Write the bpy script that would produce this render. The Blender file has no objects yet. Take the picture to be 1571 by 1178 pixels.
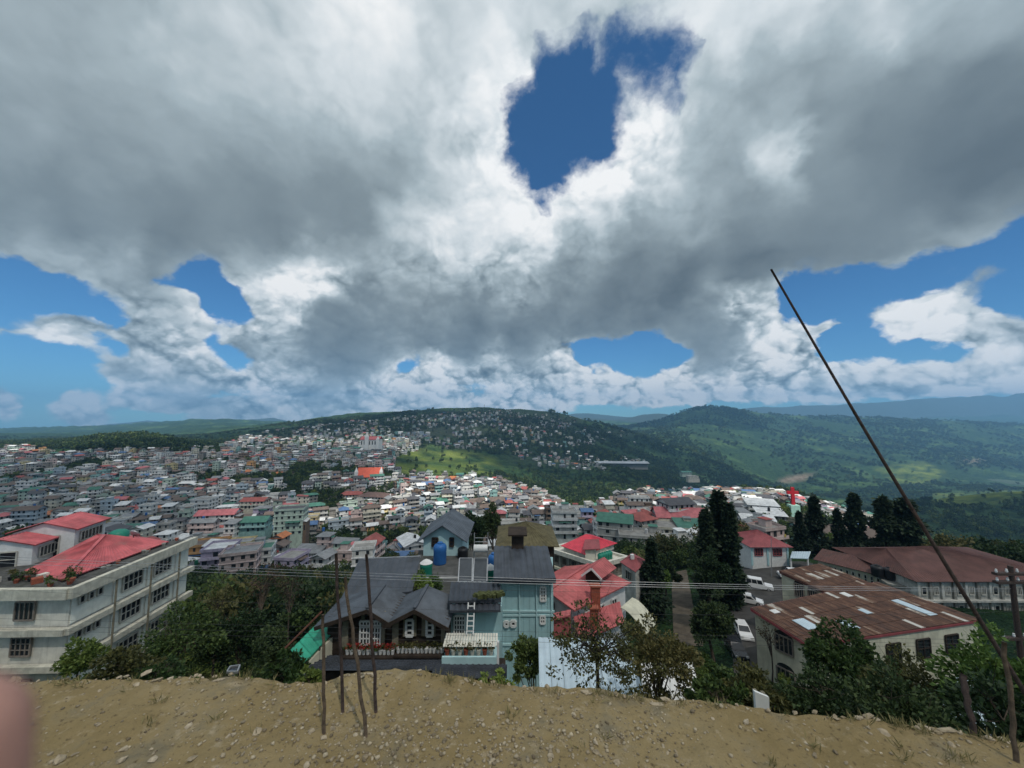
import bpy, math, random
import numpy as np
from mathutils import Vector, Matrix
R = math.radians
scene = bpy.context.scene
COL = scene.collection
random.seed(7)
rng = np.random.default_rng(11)

# ------------------------------------------------------------------ camera
# photograph: 1571 x 1178, ultra wide lens (focal length 570 px), pitched 5.1 degrees up.
FPX, CX, CY = 570.0, 785.5, 589.0
PITCH = R(5.1)
cam_data = bpy.data.cameras.new('camera')
cam_data.sensor_fit = 'HORIZONTAL'
cam_data.sensor_width = 36.0
cam_data.lens = 36.0 * FPX / 1571.0
cam_data.clip_start = 0.005
cam_data.clip_end = 60000.0
cam_data.dof.use_dof = True
cam_data.dof.focus_distance = 60.0
cam_data.dof.aperture_fstop = 4.6
cam = bpy.data.objects.new('camera', cam_data)
COL.objects.link(cam)
cam.location = (0, 0, 0)
cam.rotation_euler = (R(90) + PITCH, 0, 0)
scene.camera = cam

# ------------------------------------------------------------------ light, exposure
SUN_EL, SUN_AZ = R(58), R(152)          # azimuth clockwise from +Y (the view direction): behind, to the right
sun_data = bpy.data.lights.new('sun', 'SUN')
sun_data.energy = 5.0
sun_data.angle = R(0.6)
sun_data.color = (1.0, 0.95, 0.87)
sun = bpy.data.objects.new('sun', sun_data)
COL.objects.link(sun)
TO_SUN = Vector((math.sin(SUN_AZ) * math.cos(SUN_EL), math.cos(SUN_AZ) * math.cos(SUN_EL), math.sin(SUN_EL)))
sun.rotation_euler = TO_SUN.to_track_quat('Z', 'Y').to_euler()
sun.location = TO_SUN * 500
scene.view_settings.view_transform = 'Standard'
scene.view_settings.look = 'None'
scene.view_settings.exposure = 0.0
scene.view_settings.gamma = 1.0
scene.view_settings.use_curve_mapping = False
cy = scene.cycles
cy.max_bounces = 5
cy.diffuse_bounces = 2
cy.glossy_bounces = 2
cy.transmission_bounces = 3
cy.transparent_max_bounces = 10
cy.volume_bounces = 0
cy.sample_clamp_indirect = 6.0
cy.use_denoising = True
try:
    cy.denoiser = 'OPENIMAGEDENOISE'
    cy.denoising_prefilter = 'ACCURATE'
except Exception:
    pass


def srgb(r, g, b):
    return tuple(((c / 255.0) / 12.92 if c / 255.0 <= 0.04045 else ((c / 255.0 + 0.055) / 1.055) ** 2.4) for c in (r, g, b))


def ray_at(px, py, D):
    """World point at forward distance D (along +Y) that the photograph shows at pixel px, py."""
    X, Y = (px - CX) / FPX, (CY - py) / FPX
    t = D / (math.cos(PITCH) - Y * math.sin(PITCH))
    return Vector((X * t, D, t * (math.sin(PITCH) + Y * math.cos(PITCH))))


def z_at(py, D):
    return ray_at(CX, py, D).z


def pix(p):
    """Pixel of a world point (inverse of ray_at)."""
    f = p[1] * math.cos(PITCH) + p[2] * math.sin(PITCH)
    u = -p[1] * math.sin(PITCH) + p[2] * math.cos(PITCH)
    f = max(f, 1e-6)
    return CX + FPX * p[0] / f, CY - FPX * u / f


# ------------------------------------------------------------------ sky: daylight sky with broken cumulus, laid out by azimuth and elevation
BLUE = [  # gaps of open sky between the clouds: outline, how open
    ([(788, 135), (845, 92), (905, 95), (940, 140), (965, 185), (950, 215), (922, 245), (890, 268), (862, 292), (836, 318), (815, 290), (788, 245), (772, 205)], 0.0),
    ([(905, 60), (985, 15), (1065, 30), (1062, 90), (1030, 165), (985, 185), (940, 150)], 0.42),
    ([(-300, 395), (0, 405), (90, 425), (170, 448), (198, 478), (165, 500), (110, 488), (40, 488), (0, 500), (-300, 510)], 0.02),
    ([(-300, 512), (0, 512), (90, 524), (165, 532), (132, 560), (128, 604), (60, 600), (0, 594), (-300, 600)], 0.0),
    ([(-300, 640), (60, 600), (90, 605), (92, 645), (60, 660), (-300, 670)], 0.0),
    ([(155, 600), (165, 640), (230, 652), (330, 642), (240, 628), (185, 618)], 0.1),
    ([(255, 403), (335, 400), (350, 430), (382, 440), (388, 490), (335, 508), (308, 470), (262, 442)], 0.0),
    ([(308, 518), (345, 512), (362, 540), (330, 548)], 0.15),
    ([(120, 585), (165, 572), (185, 600), (130, 614)], 0.12),
    ([(332, 545), (374, 533), (392, 560), (350, 570)], 0.05),
    ([(296, 602), (400, 592), (430, 606), (330, 614)], 0.28),
    ([(165, 505), (205, 515), (196, 548), (158, 545)], 0.12),
    ([(690, 590), (760, 588), (780, 600), (720, 606)], 0.3),
    ([(592, 556), (630, 545), (668, 546), (655, 562), (640, 578), (608, 572)], 0.1),
    ([(868, 530), (930, 512), (1010, 506), (1050, 530), (1082, 548), (1030, 562), (1000, 592), (960, 590), (905, 582), (890, 556)], 0.0),
    ([(1172, 446), (1240, 414), (1400, 396), (1500, 368), (1571, 330), (1900, 300), (1900, 570), (1571, 562), (1450, 556), (1340, 560), (1295, 572), (1262, 556), (1262, 520), (1298, 492), (1280, 474), (1212, 494)], 0.0),
    ([(860, 626), (1100, 618), (1300, 616), (1450, 604), (1571, 596), (1900, 590), (1900, 700), (860, 700)], 0.0),
    ([(-400, 672), (200, 660), (420, 650), (600, 640), (860, 634), (860, 700), (-400, 700)], 0.1),
]
PUFFS = [  # clouds standing in the gaps: centre, radii, density
    (1405, 488, 68, 30, 1), (1470, 500, 70, 32, 1), (1545, 520, 62, 34, 1), (1620, 525, 80, 30, 1), (1470, 424, 66, 15, .62),
    (1052, 575, 16, 14, 1), (1120, 590, 60, 20, 1), (1240, 585, 60, 22, 1), (1360, 572, 40, 22, 1), (1300, 590, 70, 24, 1), (1440, 585, 60, 24, 1), (1530, 576, 60, 24, 1), (1640, 570, 90, 26, 1),
    (925, 580, 14, 22, 1), (960, 596, 50, 16, 1), (1020, 598, 40, 16, 1), (888, 575, 14, 26, 1),
    (25, 622, 30, 22, .95), (122, 628, 34, 20, .95), (100, 505, 70, 14, .9), (600, 585, 14, 24, 1), (640, 582, 16, 18, 1), (675, 575, 18, 30, 1),
]
BRIGHT = [  # how light the cloud is, seen from below
    (0, 0, .60), (70, 30, .60), (180, 60, .63), (120, 130, .56), (190, 170, .56), (60, 205, .58), (0, 250, .55), (150, 260, .53), (300, 60, .70), (400, 40, .74), (330, 130, .68), (420, 150, .70),
    (540, 10, .93), (500, 70, .80), (480, 130, .80), (560, 90, .84), (620, 60, .80), (690, 50, .75), (760, 60, .82), (650, 130, .74), (720, 150, .78), (770, 110, .86), (560, 170, .74), (620, 210, .68), (690, 220, .74), (740, 190, .82),
    (300, 220, .57), (420, 220, .60), (500, 230, .60), (250, 300, .48), (100, 310, .48), (0, 330, .46), (380, 300, .50), (500, 290, .51), (600, 290, .52), (640, 260, .60), (680, 300, .72), (740, 290, .86), (790, 310, .93), (745, 330, .86),
    (80, 345, .45), (250, 345, .43), (420, 345, .45), (540, 345, .50), (610, 350, .70), (680, 350, .86), (820, 350, .93), (790, 390, .74), (30, 375, .62), (100, 395, .62), (180, 395, .60), (240, 425, .52), (200, 430, .55), (300, 385, .48), (400, 390, .56),
    (440, 420, .86), (480, 415, .93), (510, 430, .86), (410, 470, .84), (430, 490, .78), (400, 450, .8), (560, 400, .60), (640, 420, .62), (700, 400, .66), (520, 470, .46), (560, 450, .52), (470, 520, .44), (540, 520, .42), (530, 560, .40), (580, 550, .46), (620, 480, .50), (690, 470, .50), (740, 500, .42), (710, 535, .40), (640, 530, .46), (790, 460, .58), (800, 520, .40),
    (230, 480, .68), (290, 475, .66), (260, 450, .56), (200, 500, .60), (280, 525, .74), (320, 540, .80), (240, 545, .66), (180, 560, .56), (290, 580, .58), (345, 575, .72), (395, 535, .56), (430, 560, .62), (400, 585, .78), (450, 610, .66), (350, 605, .6), (190, 605, .74), (245, 605, .60), (300, 620, .56), (25, 620, .80), (122, 630, .80), (100, 500, .68), (500, 585, .50), (480, 600, .58), (550, 605, .70), (600, 580, .88), (640, 580, .86), (680, 570, .86), (620, 615, .70), (720, 610, .76), (790, 575, .62), (760, 555, .66), (830, 560, .60), (860, 545, .78), (790, 610, .8),
    (840, 110, .8), (900, 60, .76), (830, 30, .74), (970, 60, .66), (1010, 40, .74), (1080, 40, .86), (1100, 80, .84), (1040, 110, .78), (960, 130, .68), (1130, 20, .82), (1240, 10, .82), (1350, 10, .76), (1480, 10, .68), (1571, 10, .60), (1200, 70, .70), (1300, 60, .62), (1420, 60, .56), (1530, 60, .50), (1080, 130, .68), (1170, 130, .58), (1260, 130, .54), (1380, 130, .49), (1500, 130, .44), (1571, 140, .42),
    (1030, 200, .82), (980, 220, .9), (940, 240, .95), (900, 275, .94), (860, 300, .93), (960, 280, .86), (1010, 260, .74), (1070, 200, .62), (1120, 190, .60), (1160, 235, .72), (1210, 232, .82), (1120, 260, .58), (1060, 300, .60), (930, 320, .78), (880, 340, .68), (980, 340, .54), (1150, 300, .52), (1260, 240, .50), (1350, 220, .44), (1450, 230, .39), (1540, 240, .37), (1260, 310, .48), (1370, 310, .44), (1470, 310, .42), (1545, 320, .50), (1330, 370, .46), (1250, 380, .44), (1430, 370, .55), (1500, 355, .60),
    (880, 400, .52), (960, 400, .44), (1060, 400, .41), (1160, 400, .39), (860, 450, .48), (940, 460, .42), (1040, 440, .38), (1130, 435, .38), (1000, 490, .42), (900, 500, .42), (830, 500, .44), (850, 525, .5), (1090, 470, .50), (1120, 460, .78), (1150, 480, .84), (1070, 520, .44), (1110, 520, .46), (1080, 550, .46), (1150, 530, .72), (1190, 530, .76), (1260, 490, .80), (1200, 560, .84), (1150, 560, .66), (1230, 580, .72), (1120, 590, .76),
    (930, 590, .92), (980, 600, .86), (1050, 580, .93), (1000, 610, .8), (880, 600, .86), (1300, 590, .82), (1360, 570, .9), (1440, 590, .82), (1530, 575, .86), (1400, 605, .7), (1420, 480, .86), (1380, 495, .84), (1450, 515, .88), (1520, 505, .66), (1550, 530, .66), (1470, 425, .5),
]


def inside(poly, gx, gy):
    c = np.zeros(gx.shape, bool)
    n = len(poly)
    for i in range(n):
        x1, y1 = poly[i]
        x2, y2 = poly[(i + 1) % n]
        if y1 == y2:
            continue
        k = ((y1 > gy) != (y2 > gy)) & (gx < (x2 - x1) * (gy - y1) / (y2 - y1) + x1)
        c ^= k
    return c


def sky_tables(az, el):
    """cover, lightness and crispness of the clouds for grids of azimuth and elevation (radians)."""
    dx, dy, dz = np.sin(az) * np.cos(el), np.cos(az) * np.cos(el), np.sin(el)
    f = np.maximum(dy * math.cos(PITCH) + dz * math.sin(PITCH), 0.12)
    gx = CX + FPX * dx / f
    gy = CY - FPX * (-dy * math.sin(PITCH) + dz * math.cos(PITCH)) / f
    cover = np.zeros(gx.shape)
    for ox, oy in [(a, b) for a in (-8, 0, 8) for b in (-6, 0, 6)]:      # small box blur
        c = np.ones(gx.shape)
        for poly, v in BLUE:
            c = np.where(inside(poly, gx + ox, gy + oy), v, c)
        for x, y, rx, ry, v in PUFFS:
            q = ((gx + ox - x) / rx) ** 2 + ((gy + oy - y) / ry) ** 2
            c = np.maximum(c, v * np.clip(1.5 - 0.75 * q, 0, 1))
        cover += c / 9.0
    num = np.zeros(gx.shape)
    den = np.zeros(gx.shape) + 1e-12
    for x, y, b in BRIGHT:
        s = 30.0 if y > 380 else 42.0
        d2 = ((gx - x) ** 2 + (gy - y) ** 2) / (s * s)
        w = 1.0 / (0.25 + d2) ** 2.2
        num += w * b
        den += w
    light = num / den
    crisp = np.clip((gy - 300) / 160, 0.22, 1.0)
    crisp = np.maximum(crisp, np.exp(-(((gx - 890) / 190) ** 2 + ((gy - 210) / 150) ** 2)))
    return cover, light, crisp


def build_world():
    w = bpy.data.worlds.new('World')
    scene.world = w
    w.use_nodes = True
    try:
        w.cycles.sampling_method = 'MANUAL'
        w.cycles.sample_map_resolution = 512
    except Exception:
        pass
    nt = w.node_tree
    nt.nodes.clear()
    N, L = nt.nodes, nt.links

    def node(t, **kw):
        n = N.new(t)
        for k, v in kw.items():
            setattr(n, k, v)
        return n

    def put(sock, v):
        if hasattr(v, 'links'):
            L.new(v, sock)
        else:
            sock.default_value = v

    def M(op, a, b=None, c=None, clamp=False):
        n = node('ShaderNodeMath', operation=op, use_clamp=clamp)
        put(n.inputs[0], a)
        if b is not None:
            put(n.inputs[1], b)
        if c is not None:
            put(n.inputs[2], c)
        return n.outputs[0]

    def VM(op, a, b=None, scale=None):
        n = node('ShaderNodeVectorMath', operation=op)
        put(n.inputs[0], a)
        if b is not None:
            put(n.inputs[1], b)
        if scale is not None:
            put(n.inputs['Scale'], scale)
        return n.outputs[0]

    def noise(vec, scale, detail, rough=0.55, color=False, dist=0.0):
        n = node('ShaderNodeTexNoise')
        L.new(vec, n.inputs['Vector'])
        n.inputs['Scale'].default_value = scale
        n.inputs['Detail'].default_value = detail
        n.inputs['Roughness'].default_value = rough
        n.inputs['Distortion'].default_value = dist
        return n.outputs['Color' if color else 'Fac']

    def rng_map(v, a, b, c, d, smooth=True):
        n = node('ShaderNodeMapRange', interpolation_type='SMOOTHSTEP' if smooth else 'LINEAR')
        put(n.inputs[0], v)
        for i, q in enumerate((a, b, c, d)):
            n.inputs[i + 1].default_value = q
        return n.outputs[0]

    AZ = R(60)
    ELS = [R(e) for e in (-1.5, 0.3, 1.4, 2.5, 3.6, 4.7, 6.0, 7.5, 9.2, 11, 13, 15, 17.5, 20, 22.5, 25, 28, 31, 34, 37.5, 41, 45, 50)]
    NC = 30
    azs = np.linspace(-AZ, AZ, 2 * NC - 1)
    ga, ge = np.meshgrid(azs, np.array(ELS))
    cover, light, crisp = sky_tables(ga, ge)
    ramps = []
    for r in range(len(ELS)):
        for half in (0, 1):
            n = node('ShaderNodeValToRGB')
            cr = n.color_ramp
            cr.interpolation = 'LINEAR'
            for k in range(1, NC - 1):
                cr.elements.new(k / (NC - 1))
            for k, e in enumerate(cr.elements):
                j = half * (NC - 1) + k
                e.color = (float(cover[r, j]), float(light[r, j]), float(crisp[r, j]), 1)
            ramps.append(n)
    tc = node('ShaderNodeTexCoord')
    d0 = VM('NORMALIZE', tc.outputs['Generated'])
    s0 = node('ShaderNodeSeparateXYZ')
    L.new(d0, s0.inputs[0])
    zz = M('MAXIMUM', s0.outputs[2], 0.0)
    q = VM('SCALE', d0, scale=M('DIVIDE', 1.0, M('ADD', M('MULTIPLY', zz, 0.55), 0.52)))       # finer towards the horizon
    # ragged edges: look the layout up in a direction bent by turbulence
    w1 = VM('SUBTRACT', noise(q, 5.0, 7.0, 0.58, True), (0.5, 0.5, 0.5))
    amp = rng_map(zz, 0.0, 0.5, 0.055, 0.16, False)
    d1 = VM('NORMALIZE', VM('ADD', d0, VM('SCALE', w1, scale=amp)))
    s1 = node('ShaderNodeSeparateXYZ')
    L.new(d1, s1.inputs[0])
    az_s = M('ARCTAN2', s1.outputs[0], s1.outputs[1])
    # the sky behind the camera repeats the one in view, mirrored
    u = M('PINGPONG', M('ADD', M('DIVIDE', az_s, 2 * AZ), 0.5 + 4.0), 1.0)
    el = M('ARCSINE', s1.outputs[2])
    u1 = M('MULTIPLY', u, 2.0)
    u2 = M('SUBTRACT', u1, 1.0)
    second = M('GREATER_THAN', u, 0.5)
    acc = None
    for r in range(len(ELS)):
        cols = []
        for half in (0, 1):
            n = ramps[2 * r + half]
            L.new(u2 if half else u1, n.inputs[0])
            cols.append(n.outputs[0])
        mx = node('ShaderNodeMix', data_type='RGBA')
        L.new(second, mx.inputs[0])
        L.new(cols[0], mx.inputs[6])
        L.new(cols[1], mx.inputs[7])
        row = mx.outputs[2]
        if acc is None:
            acc = row
        else:
            t = rng_map(el, ELS[r - 1], ELS[r], 0.0, 1.0, False)
            mx = node('ShaderNodeMix', data_type='RGBA')
            L.new(t, mx.inputs[0])
            L.new(acc, mx.inputs[6])
            L.new(row, mx.inputs[7])
            acc = mx.outputs[2]
    sp = node('ShaderNodeSeparateColor')
    L.new(acc, sp.inputs[0])
    C0, B0, T1 = sp.outputs
    T0 = M('MULTIPLY', T1, rng_map(B0, 0.44, 0.78, 0.10, 1.0))
    # billows: turbulence, the same a little towards the sun for relief, and rounded heaps
    nb = noise(q, 6.5, 7.0, 0.50, dist=0.2)
    ql = VM('ADD', q, (0.030, -0.010, 0.052))
    nl = noise(ql, 6.5, 7.0, 0.50, dist=0.2)
    relief = M('SUBTRACT', nb, nl)
    w2 = VM('ADD', q, VM('SCALE', w1, scale=0.13))

    def puffs(vec, scale):
        n = node('ShaderNodeTexVoronoi', feature='F1', normalize=True)
        L.new(vec, n.inputs['Vector'])
        n.inputs['Scale'].default_value = scale
        n.inputs['Detail'].default_value = 2.0
        n.inputs['Roughness'].default_value = 0.5
        n.inputs['Lacunarity'].default_value = 2.3
        d = n.outputs['Distance']
        return M('SUBTRACT', 1.0, M('MULTIPLY', M('MULTIPLY', d, d), 3.2))

    pf = puffs(w2, 9.0)
    pf_up = puffs(VM('ADD', w2, (0.012, -0.004, 0.026)), 9.0)
    heaps = M('SUBTRACT', pf, 0.62)
    lit = M('SUBTRACT', pf, pf_up)
    big = noise(q, 2.3, 4.0, 0.45)
    open_ = rng_map(zz, 0.20, 0.5, 0.55, 1.35, False)
    cov = M('ADD', C0, M('ADD', M('MULTIPLY', M('SUBTRACT', nb, 0.5), open_), M('MULTIPLY', heaps, M('MULTIPLY', T1, 0.50))))
    fine = noise(w2, 19.0, 7.0, 0.62)
    wisp = M('ADD', cov, M('MULTIPLY', M('SUBTRACT', fine, 0.5), rng_map(zz, 0.15, 0.45, 0.26, 0.75, False)))
    soft_lo = rng_map(wisp, 0.42, 0.70, 0.0, 1.0)
    soft_hi = rng_map(M('ADD', wisp, rng_map(C0, 0.82, 1.0, 0.0, 0.6)), 0.34, 1.02, 0.0, 1.0)
    sm = node('ShaderNodeMix', data_type='FLOAT')
    L.new(rng_map(zz, 0.28, 0.42, 0.0, 1.0), sm.inputs[0])
    L.new(soft_lo, sm.inputs[2])
    L.new(soft_hi, sm.inputs[3])
    soft = sm.outputs[0]
    edge = M('SUBTRACT', 1.0, rng_map(C0, 0.45, 0.95, 0.0, 1.0))          # thin rims are lit through
    B1 = M('ADD', B0, M('MULTIPLY', M('MULTIPLY', relief, 0.7), M('ADD', M('MULTIPLY', T0, 0.9), 0.03)))
    B2 = M('ADD', B1, M('MULTIPLY', M('SUBTRACT', big, 0.5), 0.085))
    shape = M('ADD', M('MULTIPLY', M('SUBTRACT', heaps, 0.13), 0.50), M('MULTIPLY', lit, 0.68))
    B3 = M('ADD', B2, M('MULTIPLY', shape, M('MULTIPLY', T0, rng_map(el, R(2), R(16), 1.1, 0.65, False))))
    B4 = M('ADD', M('ADD', B3, M('MULTIPLY', edge, 0.06)), rng_map(el, R(0.0), R(14), 0.06, 0.01, False))
    rp = node('ShaderNodeValToRGB')
    st = [(.24, (64, 76, 84)), (.40, (101, 113, 120)), (.52, (134, 147, 153)), (.66, (174, 188, 194)), (.80, (218, 226, 230)), (.94, (252, 253, 253))]
    cr = rp.color_ramp
    while len(cr.elements) < len(st):
        cr.elements.new(0.5)
    for e, (p, c) in zip(cr.elements, st):
        e.position = p
        e.color = srgb(*c) + (1,)
    L.new(B4, rp.inputs[0])
    sky = node('ShaderNodeTexSky', sky_type='NISHITA')
    sky.sun_disc = False
    sky.sun_elevation = SUN_EL
    sky.sun_rotation = SUN_AZ
    sky.altitude = 1400
    sky.air_density = 1.0
    sky.dust_density = 0.4
    sky.ozone_density = 1.0
    bg1 = node('ShaderNodeBackground')
    tint = VM('MULTIPLY', sky.outputs[0], (0.40, 0.86, 1.20))
    L.new(tint, bg1.inputs[0])
    bg1.inputs[1].default_value = 0.088
    bg2 = node('ShaderNodeBackground')
    L.new(rp.outputs[0], bg2.inputs[0])
    bg2.inputs[1].default_value = 1.0
    ms = node('ShaderNodeMixShader')
    L.new(soft, ms.inputs[0])
    L.new(bg1.outputs[0], ms.inputs[1])
    L.new(bg2.outputs[0], ms.inputs[2])
    out = node('ShaderNodeOutputWorld')
    L.new(ms.outputs[0], out.inputs[0])


build_world()


# ------------------------------------------------------------------ helpers
def tag(o, label=None, cat=None, group=None, kind=None):
    if label:
        o['label'] = label
    if cat:
        o['category'] = cat
    if group:
        o['group'] = group
    if kind:
        o['kind'] = kind
    return o


def link(name, data, parent=None, loc=None, rz=0.0):
    o = bpy.data.objects.new(name, data)
    COL.objects.link(o)
    if parent is not None:
        o.parent = parent
    if loc is not None:
        o.location = loc
    if rz:
        o.rotation_euler = (0, 0, rz)
    return o


def empty(name, loc, rz=0.0, label=None, cat=None, group=None):
    o = link(name, None, None, loc, rz)
    o.empty_display_size = 0.5
    return tag(o, label, cat, group)


class MB:
    """Collects shapes and links them as one mesh object."""

    def __init__(self):
        self.v, self.f, self.m = [], [], []
        self.mi = 0

    def add(self, verts, faces):
        b = len(self.v)
        self.v.extend([tuple(p) for p in verts])
        for f in faces:
            self.f.append(tuple(b + i for i in f))
            self.m.append(self.mi)

    def poly(self, *pts):
        self.add(pts, [tuple(range(len(pts)))])

    def box(self, cx, cy, cz, sx, sy, sz, rz=0.0, tilt=None):
        x, y, z = sx / 2, sy / 2, sz / 2
        P = [Vector(p) for p in ((-x, -y, -z), (x, -y, -z), (x, y, -z), (-x, y, -z), (-x, -y, z), (x, -y, z), (x, y, z), (-x, y, z))]
        Mx = Matrix.Rotation(rz, 4, 'Z')
        if tilt is not None:
            Mx = Mx @ tilt
        P = [Mx @ p + Vector((cx, cy, cz)) for p in P]
        self.add(P, [(0, 3, 2, 1), (4, 5, 6, 7), (0, 1, 5, 4), (1, 2, 6, 5), (2, 3, 7, 6), (3, 0, 4, 7)])

    def b2(self, x0, y0, z0, x1, y1, z1):
        self.box((x0 + x1) / 2, (y0 + y1) / 2, (z0 + z1) / 2, abs(x1 - x0), abs(y1 - y0), abs(z1 - z0))

    def bar(self, a, b, w, h):
        """Rectangular bar from a to b."""
        a, b = Vector(a), Vector(b)
        d = (b - a).normalized()
        up = Vector((0, 0, 1)) if abs(d.z) < 0.95 else Vector((0, 1, 0))
        s = d.cross(up).normalized() * (w / 2)
        u = s.cross(d).normalized() * (h / 2)
        P = [a - s - u, a + s - u, a + s + u, a - s + u, b - s - u, b + s - u, b + s + u, b - s + u]
        self.add(P, [(0, 3, 2, 1), (4, 5, 6, 7), (0, 1, 5, 4), (1, 2, 6, 5), (2, 3, 7, 6), (3, 0, 4, 7)])

    def tube(self, pts, rad, n=8, cap=True):
        pts = [Vector(p) for p in pts]
        rad = rad if isinstance(rad, (list, tuple)) else [rad] * len(pts)
        b = len(self.v)
        for i, p in enumerate(pts):
            d = (pts[min(i + 1, len(pts) - 1)] - pts[max(i - 1, 0)]).normalized()
            ref = Vector((0, 0, 1)) if abs(d.z) < 0.9 else Vector((1, 0, 0))
            s = d.cross(ref).normalized()
            u = s.cross(d)
            for k in range(n):
                a = 2 * math.pi * k / n
                self.v.append(tuple(p + (s * math.cos(a) + u * math.sin(a)) * rad[i]))
        for i in range(len(pts) - 1):
            for k in range(n):
                k2 = (k + 1) % n
                self.f.append((b + i * n + k, b + i * n + k2, b + (i + 1) * n + k2, b + (i + 1) * n + k))
                self.m.append(self.mi)
        if cap:
            self.f.append(tuple(b + k for k in range(n)))
            self.m.append(self.mi)
            e = b + (len(pts) - 1) * n
            self.f.append(tuple(e + k for k in reversed(range(n))))
            self.m.append(self.mi)

    def lathe(self, prof, n=16, c=(0, 0, 0)):
        b = len(self.v)
        for r, z in prof:
            for k in range(n):
                a = 2 * math.pi * k / n
                self.v.append((c[0] + r * math.cos(a), c[1] + r * math.sin(a), c[2] + z))
        for i in range(len(prof) - 1):
            for k in range(n):
                k2 = (k + 1) % n
                self.f.append((b + i * n + k, b + i * n + k2, b + (i + 1) * n + k2, b + (i + 1) * n + k))
                self.m.append(self.mi)
        self.f.append(tuple(b + k for k in reversed(range(n))))
        self.m.append(self.mi)
        e = b + (len(prof) - 1) * n
        self.f.append(tuple(e + k for k in range(n)))
        self.m.append(self.mi)

    def slab(self, pts, t):
        """Flat polygon with thickness t downwards (normal taken from the polygon)."""
        P = [Vector(p) for p in pts]
        nrm = Vector((0, 0, 0))
        for i in range(1, len(P) - 1):
            nrm += (P[i] - P[0]).cross(P[i + 1] - P[0])
        nrm.normalize()
        if nrm.z < 0:
            P.reverse()
            nrm = -nrm
        n = len(P)
        self.add(P + [p - nrm * t for p in P], [tuple(range(n)), tuple(reversed(range(n, 2 * n)))] + [(i, i + n, (i + 1) % n + n, (i + 1) % n) for i in range(n)])

    def corr(self, e0, e1, t0, t1, pitch=0.25, amp=0.03, seg=3, thick=0.03, trap=False):
        """Corrugated sheet: eave e0-e1, top t0-t1; the waves run from eave to top."""
        e0, e1, t0, t1 = map(Vector, (e0, e1, t0, t1))
        nrm = (e1 - e0).cross((t0 + t1) / 2 - e0)
        if nrm.length < 1e-6:
            return
        nrm.normalize()
        if nrm.z < 0:
            nrm = -nrm
        L = max((e1 - e0).length, (t1 - t0).length)
        nw = max(2, int(L / pitch))
        k = 4
        prof = (0.0, 1.0, 1.0, 0.0) if trap else (0.0, 1.0, 0.0, -1.0)
        cols = nw * k + 1
        verts, faces = [], []
        for i in range(cols):
            s = i / (cols - 1)
            h = prof[i % k] * amp
            a = e0.lerp(e1, s)
            b = t0.lerp(t1, s)
            verts.append(a + nrm * h)
            verts.append(b + nrm * h)
        for i in range(cols - 1):
            faces.append((2 * i, 2 * i + 2, 2 * i + 3, 2 * i + 1))
        self.add(verts, faces)
        # underside closes the sheet
        self.add([e0 - nrm * (amp + thick), e1 - nrm * (amp + thick), t1 - nrm * (amp + thick), t0 - nrm * (amp + thick)], [(0, 3, 2, 1)])
        self.add([e0 + nrm * amp, e1 + nrm * amp, e1 - nrm * (amp + thick), e0 - nrm * (amp + thick)], [(0, 1, 2, 3)])

    def mesh(self, name, mats, smooth=False):
        me = bpy.data.meshes.new(name)
        me.from_pydata(self.v, [], self.f)
        for m in (mats if isinstance(mats, (list, tuple)) else [mats]):
            me.materials.append(m)
        if isinstance(mats, (list, tuple)) and len(mats) > 1:
            me.polygons.foreach_set('material_index', self.m)
        if smooth:
            me.polygons.foreach_set('use_smooth', [True] * len(self.f))
        me.update()
        return me

    def build(self, name, mats, parent=None, smooth=False, loc=None, rz=0.0):
        return link(name, self.mesh(name, mats, smooth), parent, loc, rz)


# value noise on arrays (for the land and for lumps)
_LAT = rng.random((256, 256))


def vnoise(x, y):
    xi, yi = np.floor(x).astype(int), np.floor(y).astype(int)
    fx, fy = x - xi, y - yi
    fx, fy = fx * fx * (3 - 2 * fx), fy * fy * (3 - 2 * fy)
    a = _LAT[xi & 255, yi & 255]
    b = _LAT[(xi + 1) & 255, yi & 255]
    c = _LAT[xi & 255, (yi + 1) & 255]
    d = _LAT[(xi + 1) & 255, (yi + 1) & 255]
    return (a * (1 - fx) + b * fx) * (1 - fy) + (c * (1 - fx) + d * fx) * fy - 0.5


def fbm(x, y, octaves=5, gain=0.5):
    s, a = 0.0, 1.0
    for k in range(octaves):
        s = s + a * vnoise(x * 2 ** k + 17.3 * k, y * 2 ** k + 9.1 * k)
        a *= gain
    return s


# ------------------------------------------------------------------ materials
def new_mat(name):
    m = bpy.data.materials.new(name)
    m.use_nodes = True
    nt = m.node_tree
    return m, nt, nt.nodes, nt.links, nt.nodes['Principled BSDF']


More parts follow.
